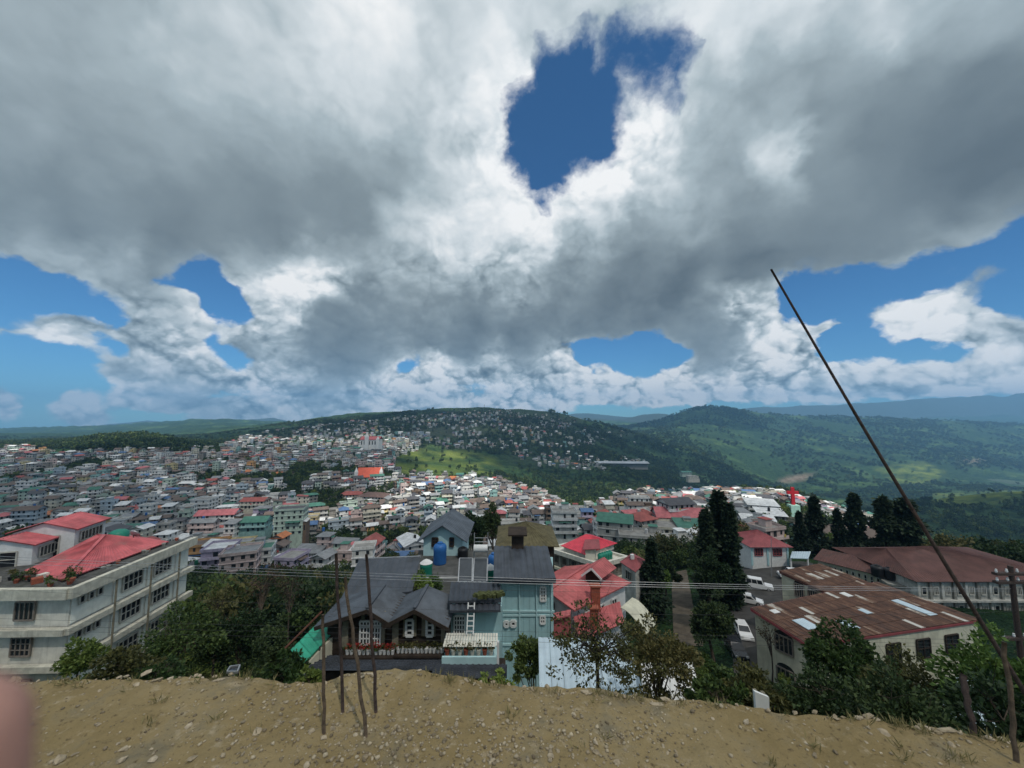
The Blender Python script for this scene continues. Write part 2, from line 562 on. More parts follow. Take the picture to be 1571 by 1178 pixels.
def mat(name, col, rough=0.7, var=0.25, scale=3.0, bump=0.0, streak=0.0, dirt=None, dirt_amt=0.0, metal=0.0, spec=0.3, per_object=0.0, coords='Object'):
    """Base colour with uneven weathering: blotches, run-off streaks down the walls, dirt patches, fine relief."""
    m, nt, N, L, P = new_mat(name)
    tc = N.new('ShaderNodeTexCoord')
    src = tc.outputs[coords]
    base = N.new('ShaderNodeRGB')
    base.outputs[0].default_value = (*col, 1)
    out = base.outputs[0]

    def mixc(fac, a, b, mode='MIX'):
        mx = N.new('ShaderNodeMix')
        mx.data_type = 'RGBA'
        mx.blend_type = mode
        if hasattr(fac, 'links'):
            L.new(fac, mx.inputs[0])
        else:
            mx.inputs[0].default_value = fac
        for sock, v in ((mx.inputs[6], a), (mx.inputs[7], b)):
            if hasattr(v, 'links'):
                L.new(v, sock)
            else:
                sock.default_value = (*v, 1)
        return mx.outputs[2]

    def nz(scale, detail=5, vec=None, rough=0.6):
        n = N.new('ShaderNodeTexNoise')
        n.inputs['Scale'].default_value = scale
        n.inputs['Detail'].default_value = detail
        n.inputs['Roughness'].default_value = rough
        L.new(vec or src, n.inputs['Vector'])
        return n.outputs['Fac']

    def ramp(v, a, b, lo=0.0, hi=1.0):
        n = N.new('ShaderNodeMapRange')
        n.interpolation_type = 'SMOOTHSTEP'
        L.new(v, n.inputs[0])
        for i, q in enumerate((a, b, lo, hi)):
            n.inputs[i + 1].default_value = q
        return n.outputs[0]

    if var:
        dark = tuple(c * (1 - var) for c in col)
        lite = tuple(min(1, c * (1 + var * 0.8)) for c in col)
        out = mixc(ramp(nz(scale), 0.3, 0.7), dark, lite)
    if streak:
        mp = N.new('ShaderNodeMapping')
        mp.inputs['Scale'].default_value = (1.6, 1.6, 0.12)
        L.new(src, mp.inputs['Vector'])
        out = mixc(ramp(nz(2.2, 6, mp.outputs[0], 0.7), 0.50, 0.78, 0, streak), out, dirt or (0.06, 0.06, 0.05))
    if dirt_amt:
        out = mixc(ramp(nz(scale * 0.45, 7, None, 0.7), 0.5, 0.72, 0, dirt_amt), out, dirt or (0.06, 0.06, 0.05))
    if per_object:
        oi = N.new('ShaderNodeObjectInfo')
        out = mixc(1.0, out, ramp(oi.outputs['Random'], 0, 1, 1 - per_object, 1 + per_object), 'MULTIPLY')
    L.new(out, P.inputs['Base Color'])
    P.inputs['Roughness'].default_value = rough
    P.inputs['Metallic'].default_value = metal
    P.inputs['Specular IOR Level'].default_value = spec
    if bump:
        b = N.new('ShaderNodeBump')
        b.inputs['Strength'].default_value = bump
        b.inputs['Distance'].default_value = 0.02
        L.new(nz(scale * 9, 4), b.inputs['Height'])
        L.new(b.outputs[0], P.inputs['Normal'])
    return m


def attr_mat(name, attr='paint', rough=0.75, var=0.3, scale=0.5, streak=0.35):
    """Each face carries the paint colour of its own surface in the attribute; weathering on top."""
    m = mat(name, (1, 1, 1), rough, var, scale, streak=streak)
    nt = m.node_tree
    N, L, P = nt.nodes, nt.links, nt.nodes['Principled BSDF']
    a = N.new('ShaderNodeAttribute')
    a.attribute_name = attr
    mx = N.new('ShaderNodeMix')
    mx.data_type = 'RGBA'
    mx.blend_type = 'MULTIPLY'
    mx.inputs[0].default_value = 1.0
    src = P.inputs['Base Color'].links[0].from_socket
    L.new(src, mx.inputs[6])
    L.new(a.outputs['Color'], mx.inputs[7])
    L.new(mx.outputs[2], P.inputs['Base Color'])
    return m


# ------------------------------------------------------------------ the land
# one profile for each direction: forward distance in metres -> image row (values over 400) or height in metres
DS = [2.0, 8, 15, 25, 40, 60, 85, 120, 170, 240, 330, 450, 600, 800, 1050, 1400, 1900, 2600, 3600, 5000, 7500]
NEAR = [-2.6, -9, -16, -21, -26]
PROFILE = {
    -500: NEAR + [-33, -44, -56, -68, -74, -75, -70, -58, -50, -45, -60, -60, 664, 658, 662, 660],
    0: NEAR + [-33, -44, -56, -68, -74, -75, 731, 700, 686, 680, -90, -90, 668, 658, 668, 660],
    150: NEAR + [-33, -44, -56, -68, -74, -75, 731, 699, 672, 674, -85, -90, 662, 652, 660, 655],
    230: NEAR + [-33, -44, -56, -68, -74, -75, 732, 699, 669, 672, -80, -90, 660, 648, 658, 652],
    300: NEAR + [-34, -45, -57, -69, -75, -76, 733, 702, 682, 676, -70, 668, 652, 642, 655, 650],
    450: NEAR + [-34, -45, -57, -69, -75, -76, 734, 705, 688, 672, 658, 647, 660, 648, 650, 650],
    600: NEAR + [-33, -44, -55, -66, -74, 772, 738, 716, 692, 667, 644, 631, 650, 645, 640, 645],
    740: NEAR + [-32, -42, -54, -65, -72, 776, 745, 740, 716, 680, 646, 622, 645, 650, 645, 645],
    800: NEAR + [-31.5, -41, -53, -63, -71, 784, 762, 752, 726, 688, 652, 624, 648, 655, 648, 645],
    860: NEAR + [-31, -40, -52, -62, -70, 792, 780, 768, 735, 700, 662, 633, 652, 655, 648, 645],
    910: NEAR[:3] + [-21.5, -26.5, -31, -39, -49, -59, 799, 784, 776, 767, 737, 707, 674, 646, 660, 655, 645, 645],
    960: NEAR[:3] + [-22, -27, -31, -38, -46, -56, 797, 774, -104, 765, 738, 715, 690, 660, 668, 656, 648, 645],
    1020: NEAR[:3] + [-22, -27.5, -31, -36, -44, -55, 792, 768, -98, -135, -170, 735, 708, 684, 664, 641, 655, 645],
    1080: NEAR[:3] + [-22, -28, -31, -34, -42, -54, 788, 762, 752, -158, -200, 750, 726, 700, 655, 614, 655, 645],
    1140: NEAR[:3] + [-22, -28.5, -31, -33, -41, -53, 787, 762, 753, -156, -215, -270, 745, 716, 670, 629, 655, 645],
    1200: NEAR[:3] + [-22.5, -29, -30.5, -32, -40, -52, 786, 763, 754, -155, -235, -290, 768, 732, 682, 637, 650, 645],
    1350: NEAR[:3] + [-22.5, -29, -31, -33, -44, -58, -80, -108, -128, 792, -185, -280, 768, 737, 690, 640, 650, 640],
    1500: NEAR[:3] + [-22.5, -29, -31.5, -35, -48, -70, -95, -125, 838, 800, 752, -260, -290, 745, 700, 647, 655, 630],
    1640: NEAR[:3] + [-22.5, -29, -32, -36, -50, -72, -98, -128, 836, 795, 746, -260, -290, 745, 705, 652, 655, 630],
    2100: NEAR[:3] + [-22.5, -29, -32, -36, -50, -72, -98, -128, -150, -160, -150, -200, -290, 750, 710, 660, 655, 630],
}
_px = sorted(PROFILE)
_U = np.array([(p - CX) / FPX for p in _px])
_LD = np.log(np.array(DS))
_Z = np.array([[z_at(v, d) if v > 400 else v for v, d in zip(PROFILE[p], DS)] for p in _px])
_fu = np.linspace(_U[0], _U[-1], 260)
_fd = np.linspace(_LD[0], _LD[-1], 420)
_S = np.array([np.interp(_fd, _LD, row) for row in _Z])
_S = np.array([np.interp(_fu, _U, _S[:, j]) for j in range(len(_fd))]).T


def _blur(a, axis, r):
    k = np.exp(-0.5 * (np.arange(-3 * r, 3 * r + 1) / r) ** 2)
    k /= k.sum()
    pad = [(0, 0), (0, 0)]
    pad[axis] = (3 * r, 3 * r)
    b = np.pad(a, pad, mode='edge')
    return np.apply_along_axis(lambda v: np.convolve(v, k, 'valid'), axis, b)


_S = _blur(_blur(_S, 0, 2), 1, 2)


def land(x, y, rough=True):
    """Height of the land at x, y (arrays or numbers)."""
    x, y = np.asarray(x, float), np.asarray(y, float)
    yy = np.maximum(y, 2.0)
    u = np.clip(x / yy, _fu[0], _fu[-1])
    d = np.clip(np.log(yy), _fd[0], _fd[-1])
    iu = (u - _fu[0]) / (_fu[1] - _fu[0])
    jd = (d - _fd[0]) / (_fd[1] - _fd[0])
    i = np.clip(iu.astype(int), 0, len(_fu) - 2)
    j = np.clip(jd.astype(int), 0, len(_fd) - 2)
    a, b = iu - i, jd - j
    z = (_S[i, j] * (1 - a) + _S[i + 1, j] * a) * (1 - b) + (_S[i, j + 1] * (1 - a) + _S[i + 1, j + 1] * a) * b
    if rough:
        k = np.clip((yy - 420) / 900, 0, 1)
        far = fbm(x / 420 + 3, yy / 420, 5)
        ridged = -np.abs(fbm(x / 300 + 40, yy / 340 + 7, 4)) + 0.18
        z = z + k * (22 * far + 46 * ridged * np.clip(yy / 2600, 0.2, 1.6)) + np.clip((yy - 30) / 100, 0, 1) * 1.2 * fbm(x / 25, yy / 25, 3)
    return z


LAND_MASK = [  # what grows or lies where, by the outline of the patch in the photograph: grass slope, built-up ground, bare earth
    ('field', [(600, 700), (640, 688), (720, 692), (760, 705), (770, 722), (735, 735), (660, 738), (605, 722)]),
    ('field', [(1430, 757), (1571, 752), (1571, 768), (1480, 778), (1430, 772)]),
    ('field', [(1340, 718), (1420, 708), (1450, 725), (1430, 742), (1380, 740)]),
    ('bare', [(1192, 737), (1228, 728), (1250, 726), (1236, 736), (1205, 741)]),
    ('bare', [(1470, 708), (1495, 704), (1520, 707), (1500, 711)]),
]


def soft_inside(poly, gx, gy, s=5):
    a = np.zeros(np.shape(gx))
    for ox in (-s, 0, s):
        for oy in (-s / 2, 0, s / 2):
            a = a + inside(poly, gx + ox, gy + oy)
    return a / 9.0


def pix_arr(x, y, z):
    f = np.maximum(y * math.cos(PITCH) + z * math.sin(PITCH), 1e-3)
    return CX + FPX * x / f, CY - FPX * (-y * math.sin(PITCH) + z * math.cos(PITCH)) / f


def grid_mesh(name, X, Y, Z, material, attrs=None, smooth=True):
    n, m = X.shape
    me = bpy.data.meshes.new(name)
    me.vertices.add(n * m)
    me.vertices.foreach_set('co', np.stack([X, Y, Z], -1).astype(np.float32).ravel())
    i, j = np.meshgrid(np.arange(n - 1), np.arange(m - 1), indexing='ij')
    a = (i * m + j).ravel()
    quads = np.stack([a, a + m, a + m + 1, a + 1], -1).astype(np.int32)
    me.loops.add(quads.size)
    me.loops.foreach_set('vertex_index', quads.ravel())
    me.polygons.add(len(quads))
    me.polygons.foreach_set('loop_start', np.arange(0, quads.size, 4, dtype=np.int32))
    me.update(calc_edges=True)
    me.validate()
    if smooth:
        me.polygons.foreach_set('use_smooth', np.ones(len(me.polygons), bool))
    for k, v in (attrs or {}).items():
        at = me.attributes.new(k, 'FLOAT', 'POINT')
        at.data.foreach_set('value', v.astype(np.float32).ravel())
    me.materials.append(material)
    return me


def land_material():
    m, nt, N, L, P = new_mat('hillside')
    geo = N.new('ShaderNodeNewGeometry')
    pos = geo.outputs['Position']

    def nz(scale, detail=6, rough=0.6):
        n = N.new('ShaderNodeTexNoise')
        n.inputs['Scale'].default_value = scale
        n.inputs['Detail'].default_value = detail
        n.inputs['Roughness'].default_value = rough
        L.new(pos, n.inputs['Vector'])
        return n.outputs['Fac']

    def ramp(v, a, b):
        n = N.new('ShaderNodeMapRange')
        n.interpolation_type = 'SMOOTHSTEP'
        L.new(v, n.inputs[0])
        n.inputs[1].default_value, n.inputs[2].default_value = a, b
        return n.outputs[0]

    def mix(f, a, b):
        n = N.new('ShaderNodeMix')
        n.data_type = 'RGBA'
        L.new(f, n.inputs[0])
        for s, v in ((n.inputs[6], a), (n.inputs[7], b)):
            if hasattr(v, 'links'):
                L.new(v, s)
            else:
                s.default_value = (*v, 1)
        return n.outputs[2]

    def at(name):
        n = N.new('ShaderNodeAttribute')
        n.attribute_name = name
        return n.outputs['Fac']

    forest = mix(ramp(nz(0.06, 8, 0.7), 0.35, 0.65), (0.010, 0.027, 0.012), (0.038, 0.076, 0.024))
    meadow = mix(ramp(nz(0.03, 6), 0.35, 0.65), (0.042, 0.092, 0.026), (0.095, 0.148, 0.046))
    c = mix(ramp(nz(0.0055, 9, 0.68), 0.47, 0.66), forest, meadow)
    c = mix(ramp(nz(0.011, 7, .7), 0.68, 0.75), c, (0.13, 0.11, 0.07))
    town = mix(ramp(nz(0.15, 6), 0.4, 0.6), (0.045, 0.05, 0.03), (0.12, 0.11, 0.09))
    c = mix(at('town'), c, town)
    c = mix(at('field'), c, mix(ramp(nz(0.02, 7, 0.7), 0.35, 0.7), (0.10, 0.15, 0.028), (0.20, 0.235, 0.055)))
    c = mix(at('bare'), c, mix(ramp(nz(0.05, 7), 0.4, 0.6), (0.15, 0.11, 0.075), (0.25, 0.20, 0.15)))
    L.new(c, P.inputs['Base Color'])
    P.inputs['Roughness'].default_value = 0.95
    P.inputs['Specular IOR Level'].default_value = 0.1
    b = N.new('ShaderNodeBump')
    b.inputs['Strength'].default_value = 1.0
    b.inputs['Distance'].default_value = 14.0
    L.new(nz(0.075, 6, 0.65), b.inputs['Height'])
    L.new(b.outputs[0], P.inputs['Normal'])
    return m


TOWN = [  # outlines of the built-up ground in the photograph and how closely it is built (0..1)
    ([(-420, 690), (0, 690), (130, 700), (330, 694), (480, 684), (560, 670), (640, 672), (650, 688), (605, 702), (600, 722), (640, 742), (760, 738), (850, 775), (880, 810), (860, 850), (700, 880), (560, 900), (300, 905), (-420, 900)], 1.0),
    ([(850, 815), (900, 795), (960, 775), (985, 757), (1060, 750), (1180, 758), (1240, 775), (1330, 790), (1330, 850), (1100, 850), (1000, 860), (850, 850)], 0.95),
    ([(330, 690), (380, 668), (470, 655), (600, 642), (700, 632), (760, 629), (840, 634), (900, 642), (860, 660), (780, 668), (700, 672), (640, 670), (560, 672), (480, 684)], 0.46),
    ([(640, 672), (780, 668), (860, 660), (960, 655), (990, 665), (900, 685), (790, 690), (690, 690)], 0.22),
    ([(780, 690), (990, 705), (1000, 722), (900, 722), (780, 712)], 0.16),
    ([(1000, 655), (1120, 672), (1100, 690), (960, 690)], 0.05),
]


def build_land():
    us = np.concatenate([np.linspace(-2.05, -1.45, 30), np.linspace(-1.44, 1.44, 420), np.linspace(1.45, 2.05, 30)])
    ds = np.exp(np.linspace(math.log(2.0), math.log(7500), 430))
    U, D = np.meshgrid(us, ds, indexing='ij')
    X, Y = U * D, D
    Z = land(X, Y)
    px, py = pix_arr(X, Y, Z)
    masks = {k: np.zeros(X.shape) for k in ('field', 'bare', 'town')}
    far = np.clip((Y - 380) / 120, 0, 1)
    for k, poly in LAND_MASK:
        masks[k] = np.maximum(masks[k], soft_inside(poly, px, py) * far)
    wob = 14 * fbm(X / 60, Y / 60, 3)
    for poly, dens in TOWN:
        masks['town'] = np.maximum(masks['town'], dens * soft_inside(poly, px + wob, py + wob * 0.3, 8) * np.clip((Y - 110) / 60, 0, 1))
    masks['field'] *= np.clip(0.6 + 1.6 * fbm(X / 45, Y / 45, 4), 0, 1)
    me = grid_mesh('terrain', X, Y, Z, land_material(), masks)
    tag(link('terrain', me), 'green valley and hillsides below the terrace', None, None, 'structure')


def build_mountains():
    m = mat('far_slope', (0.035, 0.05, 0.03), 0.95, 0.4, 0.002, coords='Generated')
    ranges = [  # ridge lines (image column, row), distance
        ([(700, 645), (830, 638), (900, 634), (980, 640), (1060, 634), (1150, 627), (1250, 622), (1350, 617), (1420, 613), (1500, 608), (1571, 605), (1750, 604), (1950, 606)], 7000),
        ([(780, 650), (880, 640), (940, 643), (1010, 634), (1100, 640), (1300, 650)], 5600),
        ([(-500, 652), (-150, 655), (0, 657), (90, 660), (180, 650), (230, 645), (300, 651), (420, 641), (470, 650), (560, 640), (600, 636), (660, 632), (740, 644)], 6600),
    ]
    for line, D in ranges:
        us = np.linspace((line[0][0] - CX) / FPX, (line[-1][0] - CX) / FPX, 200)
        py = np.interp(us, [(p[0] - CX) / FPX for p in line], [p[1] for p in line])
        ts = np.linspace(-1, 1, 40)
        U, T = np.meshgrid(us, ts, indexing='ij')
        top = np.array([z_at(p, D) for p in py])[:, None]
        Y = D + T * D * 0.14
        X = U * Y
        Z = -330 + (top + 330) * (1 - np.abs(T) ** 1.4) + (fbm(X / (D * .06), Y / (D * .06), 5) * 0.10 - 0.03 * np.abs(T)) * (top + 330) * (1 - np.abs(T) ** 4 * 0.5)
        tag(link('mountains', grid_mesh('mountains', X, Y, Z, m)), None, None, None, 'structure')
    mb = MB()
    mb.poly(*[(8600 * math.cos(a), 8600 * math.sin(a), -345) for a in [2 * math.pi * k / 48 for k in range(48)]])
    tag(mb.build('ground', mat('valley_floor', (0.045, 0.07, 0.035), 0.95, 0.3, 0.004)), None, None, None, 'structure')


def build_haze():
    mb = MB()
    mb.b2(-16800, -9000, -352, 16800, 9000, 560)
    o = mb.build('haze', None)
    o.data.materials.clear()
    m = bpy.data.materials.new('haze_air')
    m.use_nodes = True
    nt = m.node_tree
    nt.nodes.clear()
    v = nt.nodes.new('ShaderNodeVolumePrincipled')
    v.inputs['Color'].default_value = (0.26, 0.58, 0.98, 1)
    v.inputs['Density'].default_value = 0.000125
    v.inputs['Anisotropy'].default_value = 0.1
    out = nt.nodes.new('ShaderNodeOutputMaterial')
    nt.links.new(v.outputs[0], out.inputs['Volume'])
    o.data.materials.append(m)
    tag(o, 'thin blue haze filling the valley', None, None, 'stuff')


build_land()
build_mountains()
build_haze()


# ------------------------------------------------------------------ the town on the slopes
WALLS = {  # paint colours of the houses
    'white': (.74, .74, .71), 'cream': (.64, .60, .50), 'grey': (.42, .42, .40), 'pale green': (.46, .56, .48), 'pink': (.60, .48, .45), 'pale blue': (.44, .52, .58),
    'yellow': (.58, .50, .28), 'brown': (.20, .14, .10), 'turquoise': (.28, .47, .45), 'bare concrete': (.28, .27, .25), 'orange': (.58, .33, .14), 'lilac': (.48, .42, .54),
}
WALL_W = [32, 14, 14, 8, 7, 7, 4, 5, 3, 8, 1.2, 1.5]
ROOFS = {  # roof colours
    'rusty tin': (.16, .12, .10), 'grey tin': (.25, .26, .27), 'red tin': (.36, .10, .085), 'green tin': (.07, .20, .15), 'blue tin': (.09, .17, .33), 'white tin': (.72, .73, .73), 'flat concrete': (.30, .29, .27), 'dark tin': (.09, .09, .10), 'pink tin': (.52, .16, .17), 'orange tin': (.56, .20, .08),
}
ROOF_W = [25, 25, 5, 4, 3.4, 15, 22, 13, 2.6, .8]
wall_names, roof_names = list(WALLS), list(ROOFS)


def house_geometry(w, d, storeys, roof, wall_c, roof_c, r, detail=2, base=7.0, sh=2.65):
    """Faces of one house in its own frame (front towards -Y): lists for wall, roof, trim and opening, each face = (points, colour)."""
    wall, roofs, trim, opening = [], [], [], []
    H = storeys * sh
    x, y = w / 2, d / 2

    def boxf(out, x0, y0, z0, x1, y1, z1, c, top=True, bottom=False, back=True):
        out.append(([(x0, y0, z0), (x1, y0, z0), (x1, y0, z1), (x0, y0, z1)], c))
        out.append(([(x1, y0, z0), (x1, y1, z0), (x1, y1, z1), (x1, y0, z1)], c))
        out.append(([(x0, y1, z0), (x0, y0, z0), (x0, y0, z1), (x0, y1, z1)], c))
        if back:
            out.append(([(x1, y1, z0), (x0, y1, z0), (x0, y1, z1), (x1, y1, z1)], c))
        if top:
            out.append(([(x0, y0, z1), (x1, y0, z1), (x1, y1, z1), (x0, y1, z1)], c))
        if bottom:
            out.append(([(x0, y1, z0), (x1, y1, z0), (x1, y0, z0), (x0, y0, z0)], c))

    boxf(wall, -x, -y, -base, x, y, H, wall_c)
    dark = (.035, .04, .045)
    tc = tuple(min(.8, c * 1.25 + .05) for c in wall_c)
    bal = r.random() < .62
    bd = r.uniform(.9, 1.5)
    for s in range(storeys):
        z = s * sh
        if s > 0 or r.random() < .5:                                   # floor bands and balconies
            o = bd if bal and s > 0 else .22
            boxf(trim, -x - .2, -y - o, z - .16, x + .2, y + .2, z + .10, tc, True, True, False)
            if bal and s > 0 and detail > 1:
                boxf(trim, -x - .1, -y - o + .02, z + .14, x + .1, -y - o + .14, z + .92, tc if r.random() < .6 else wall_c, True, False, True)
        n = max(2, int(w / 2.6))
        for i in range(n):
            cx = -x + (i + .5) * w / n
            if r.random() < .22:
                continue
            cx += r.uniform(-.25, .25)
            ww = r.uniform(.34, .78)
            door = bal and r.random() < .3
            z0, z1 = z + (.15 if door else .95), z + 2.25
            opening.append(([(cx - ww, -y - .05, z0), (cx + ww, -y - .05, z0), (cx + ww, -y - .05, z1), (cx - ww, -y - .05, z1)], dark))
            if detail > 1 and not bal:
                boxf(trim, cx - ww - .1, -y - .16, z0 - .14, cx + ww + .1, -y - .02, z0 - .02, tc)
        m = max(1, int(d / 3.2))
        for i in range(m):
            cy = -y + (i + .5) * d / m
            for sx in (-1, 1):
                xx = sx * (x + .05)
                q = [(xx, cy - sx * .5 * -1, z + .95), (xx, cy + sx * .5 * -1, z + .95), (xx, cy + sx * .5 * -1, z + 2.2), (xx, cy - sx * .5 * -1, z + 2.2)]
                opening.append((q if sx < 0 else q, dark))
    if bal and detail > 0 and r.random() < .4:                          # washing on the balcony
        for k in range(r.randint(1, 4)):
            cx, z = r.uniform(-x + .6, x - .6), (r.randint(1, storeys) - 1) * sh
            c = r.choice([(.6, .1, .1), (.1, .2, .5), (.7, .7, .68), (.65, .5, .12), (.12, .35, .3), (.5, .25, .35)])
            trim.append(([(cx - .4, -y - bd - .05, z + .5), (cx + .4, -y - bd - .05, z + .5), (cx + .4, -y - bd - .05, z + 1.5), (cx - .4, -y - bd - .05, z + 1.5)], c))
    if r.random() < .5:                                                # lean-to built on later
        sd = r.choice((-1, 1))
        aw, ad, ah = r.uniform(1.6, 3.2), r.uniform(2.2, d * .8), r.uniform(2.2, max(2.4, H * .75))
        x0, x1 = (x, x + aw) if sd > 0 else (-x - aw, -x)
        ac = wall_c if r.random() < .5 else r.choice([(.28, .27, .25), (.20, .14, .10), (.42, .42, .40), (.55, .52, .45)])
        boxf(wall, x0 + .02, -y + .3, -base, x1 - .02, -y + .3 + ad, ah, ac)
        rcx = r.choice([(.16, .12, .10), (.25, .26, .27), (.30, .31, .32), (.62, .63, .63), roof_c])
        zi, zo = (ah + .6, ah + .05) if sd > 0 else (ah + .05, ah + .6)
        trim.append(([(x0 - .3, -y - .2, zi), (x1 + .3, -y - .2, zo), (x1 + .3, -y + .6 + ad, zo), (x0 - .3, -y + .6 + ad, zi)], rcx))
        opening.append(([(x0 + .5, -y + .26, ah * .35), (x1 - .5, -y + .26, ah * .35), (x1 - .5, -y + .26, ah * .75), (x0 + .5, -y + .26, ah * .75)], dark))
    if r.random() < .3:                                                # sheet awning
        z = (r.randint(1, storeys)) * sh - .35
        a0 = r.uniform(-x, 0)
        trim.append(([(a0, -y - 1.6, z - .45), (a0 + x, -y - 1.6, z - .45), (a0 + x, -y + .02, z), (a0, -y + .02, z)], r.choice([(.16, .12, .10), (.30, .31, .32), (.09, .17, .33), (.07, .20, .15)])))
    ov = r.uniform(.5, 1.0)
    if roof == 'flat':
        boxf(trim, -x - .3, -y - .5, H, x + .3, y + .3, H + .18, tc, True, True)
        for (a, b, c_, d_) in ((-x - .3, -y - .5, x + .3, -y - .38), (-x - .3, y + .18, x + .3, y + .3), (-x - .3, -y - .38, -x - .18, y + .18), (x + .18, -y - .38, x + .3, y + .18)):
            boxf(trim, a, b, H + .185, c_, d_, H + .95, wall_c)
        roofs.append(([(-x, -y - .3, H + .19), (x, -y - .3, H + .19), (x, y, H + .19), (-x, y, H + .19)], roof_c))
        if r.random() < .6:
            a = r.uniform(-x + 1.5, x - 3.2)
            boxf(trim, a, y - 3.4, H + .2, a + 2.8, y - .6, H + 2.6, wall_c)
            boxf(trim, a - .3, y - 3.8, H + 2.61, a + 3.1, y - .3, H + 2.75, ROOFS[r.choice(['grey tin', 'white tin', 'rusty tin', 'green tin', 'red tin'])], True, True)
    else:
        rise = r.uniform(.16, .30) * min(w, d) + .3
        along = w >= d
        X, Y = x + ov, y + ov
        z0 = H + .03
        zr = z0 + rise
        if roof == 'shed':
            a = [(-X, -Y, z0), (X, -Y, z0), (X, Y, z0 + rise * .8), (-X, Y, z0 + rise * .8)]
            roofs.append((a, roof_c))
            roofs.append(([(p[0], p[1], p[2] - .12) for p in reversed(a)], roof_c))
            roofs.append(([a[0], (a[0][0], a[0][1], a[0][2] - .12), (a[1][0], a[1][1], a[1][2] - .12), a[1]], roof_c))
            wall.append(([(x, -y, H), (x, y, H), (x, y, H + rise * .7)], wall_c))
            wall.append(([(-x, y, H), (-x, -y, H), (-x, y, H + rise * .7)], wall_c))
        else:
            h = (min(X, Y) if roof == 'hip' else 0.0)
            if along:
                r0, r1 = (-X + h, 0, zr), (X - h, 0, zr)
            else:
                r0, r1 = (0, -Y + h, zr), (0, Y - h, zr)
            c = [(-X, -Y, z0), (X, -Y, z0), (X, Y, z0), (-X, Y, z0)]
            if along:
                roofs += [([c[0], c[1], r1, r0], roof_c), ([c[2], c[3], r0, r1], roof_c)]
                if h:
                    roofs += [([c[1], c[2], r1], roof_c), ([c[3], c[0], r0], roof_c)]
                else:
                    wall += [([(x, -y, H), (x, y, H), (x, 0, zr - .1)], wall_c), ([(-x, y, H), (-x, -y, H), (-x, 0, zr - .1)], wall_c)]
            else:
                roofs += [([c[1], c[2], r1, r0], roof_c), ([c[3], c[0], r0, r1], roof_c)]
                if h:
                    roofs += [([c[0], c[1], r0], roof_c), ([c[2], c[3], r1], roof_c)]
                else:
                    wall += [([(-x, -y, H), (x, -y, H), (0, -y, zr - .1)], wall_c), ([(x, y, H), (-x, y, H), (0, y, zr - .1)], wall_c)]
            roofs.append(([(p[0], p[1], p[2] - .02) for p in reversed(c)], tuple(q * .6 for q in roof_c)))
            roofs += [([c[i], (c[i][0], c[i][1], z0 - .2), (c[(i + 1) % 4][0], c[(i + 1) % 4][1], z0 - .2), c[(i + 1) % 4]], roof_c) for i in range(4)]
    return wall, roofs, trim, opening


def tank_faces(cx, cy, z, rad, h, c, n=8):
    f = []
    for k in range(n):
        a0, a1 = 2 * math.pi * k / n, 2 * math.pi * (k + 1) / n
        p0, p1 = (cx + rad * math.cos(a0), cy + rad * math.sin(a0)), (cx + rad * math.cos(a1), cy + rad * math.sin(a1))
        f.append(([(p0[0], p0[1], z), (p1[0], p1[1], z), (p1[0], p1[1], z + h), (p0[0], p0[1], z + h)], c))
        f.append(([(p0[0], p0[1], z + h), (p1[0], p1[1], z + h), (cx, cy, z + h * 1.2)], c))
    return f


def faces_mesh(name, faces, material, xf=None):
    """Mesh from faces = (points, colour), colour stored per face corner as the surface's own paint."""
    v, f, cols = [], [], []
    for pts, c in faces:
        b = len(v)
        v.extend(pts)
        f.append(tuple(range(b, b + len(pts))))
        cols.extend([c] * len(pts))
    me = bpy.data.meshes.new(name)
    me.from_pydata(v, [], f)
    ca = me.color_attributes.new('paint', 'FLOAT_COLOR', 'CORNER')
    a = np.ones((len(cols), 4), np.float32)
    a[:, :3] = cols
    ca.data.foreach_set('color', a.ravel())
    me.materials.append(material)
    return me


paint_wall = attr_mat('house_paint', rough=0.85, var=0.28, scale=0.6, streak=0.5)
paint_roof = attr_mat('house_roof', rough=0.6, var=0.35, scale=0.5, streak=0.0)
paint_open = attr_mat('house_opening', rough=0.15, var=0.3, scale=0.4, streak=0.0)

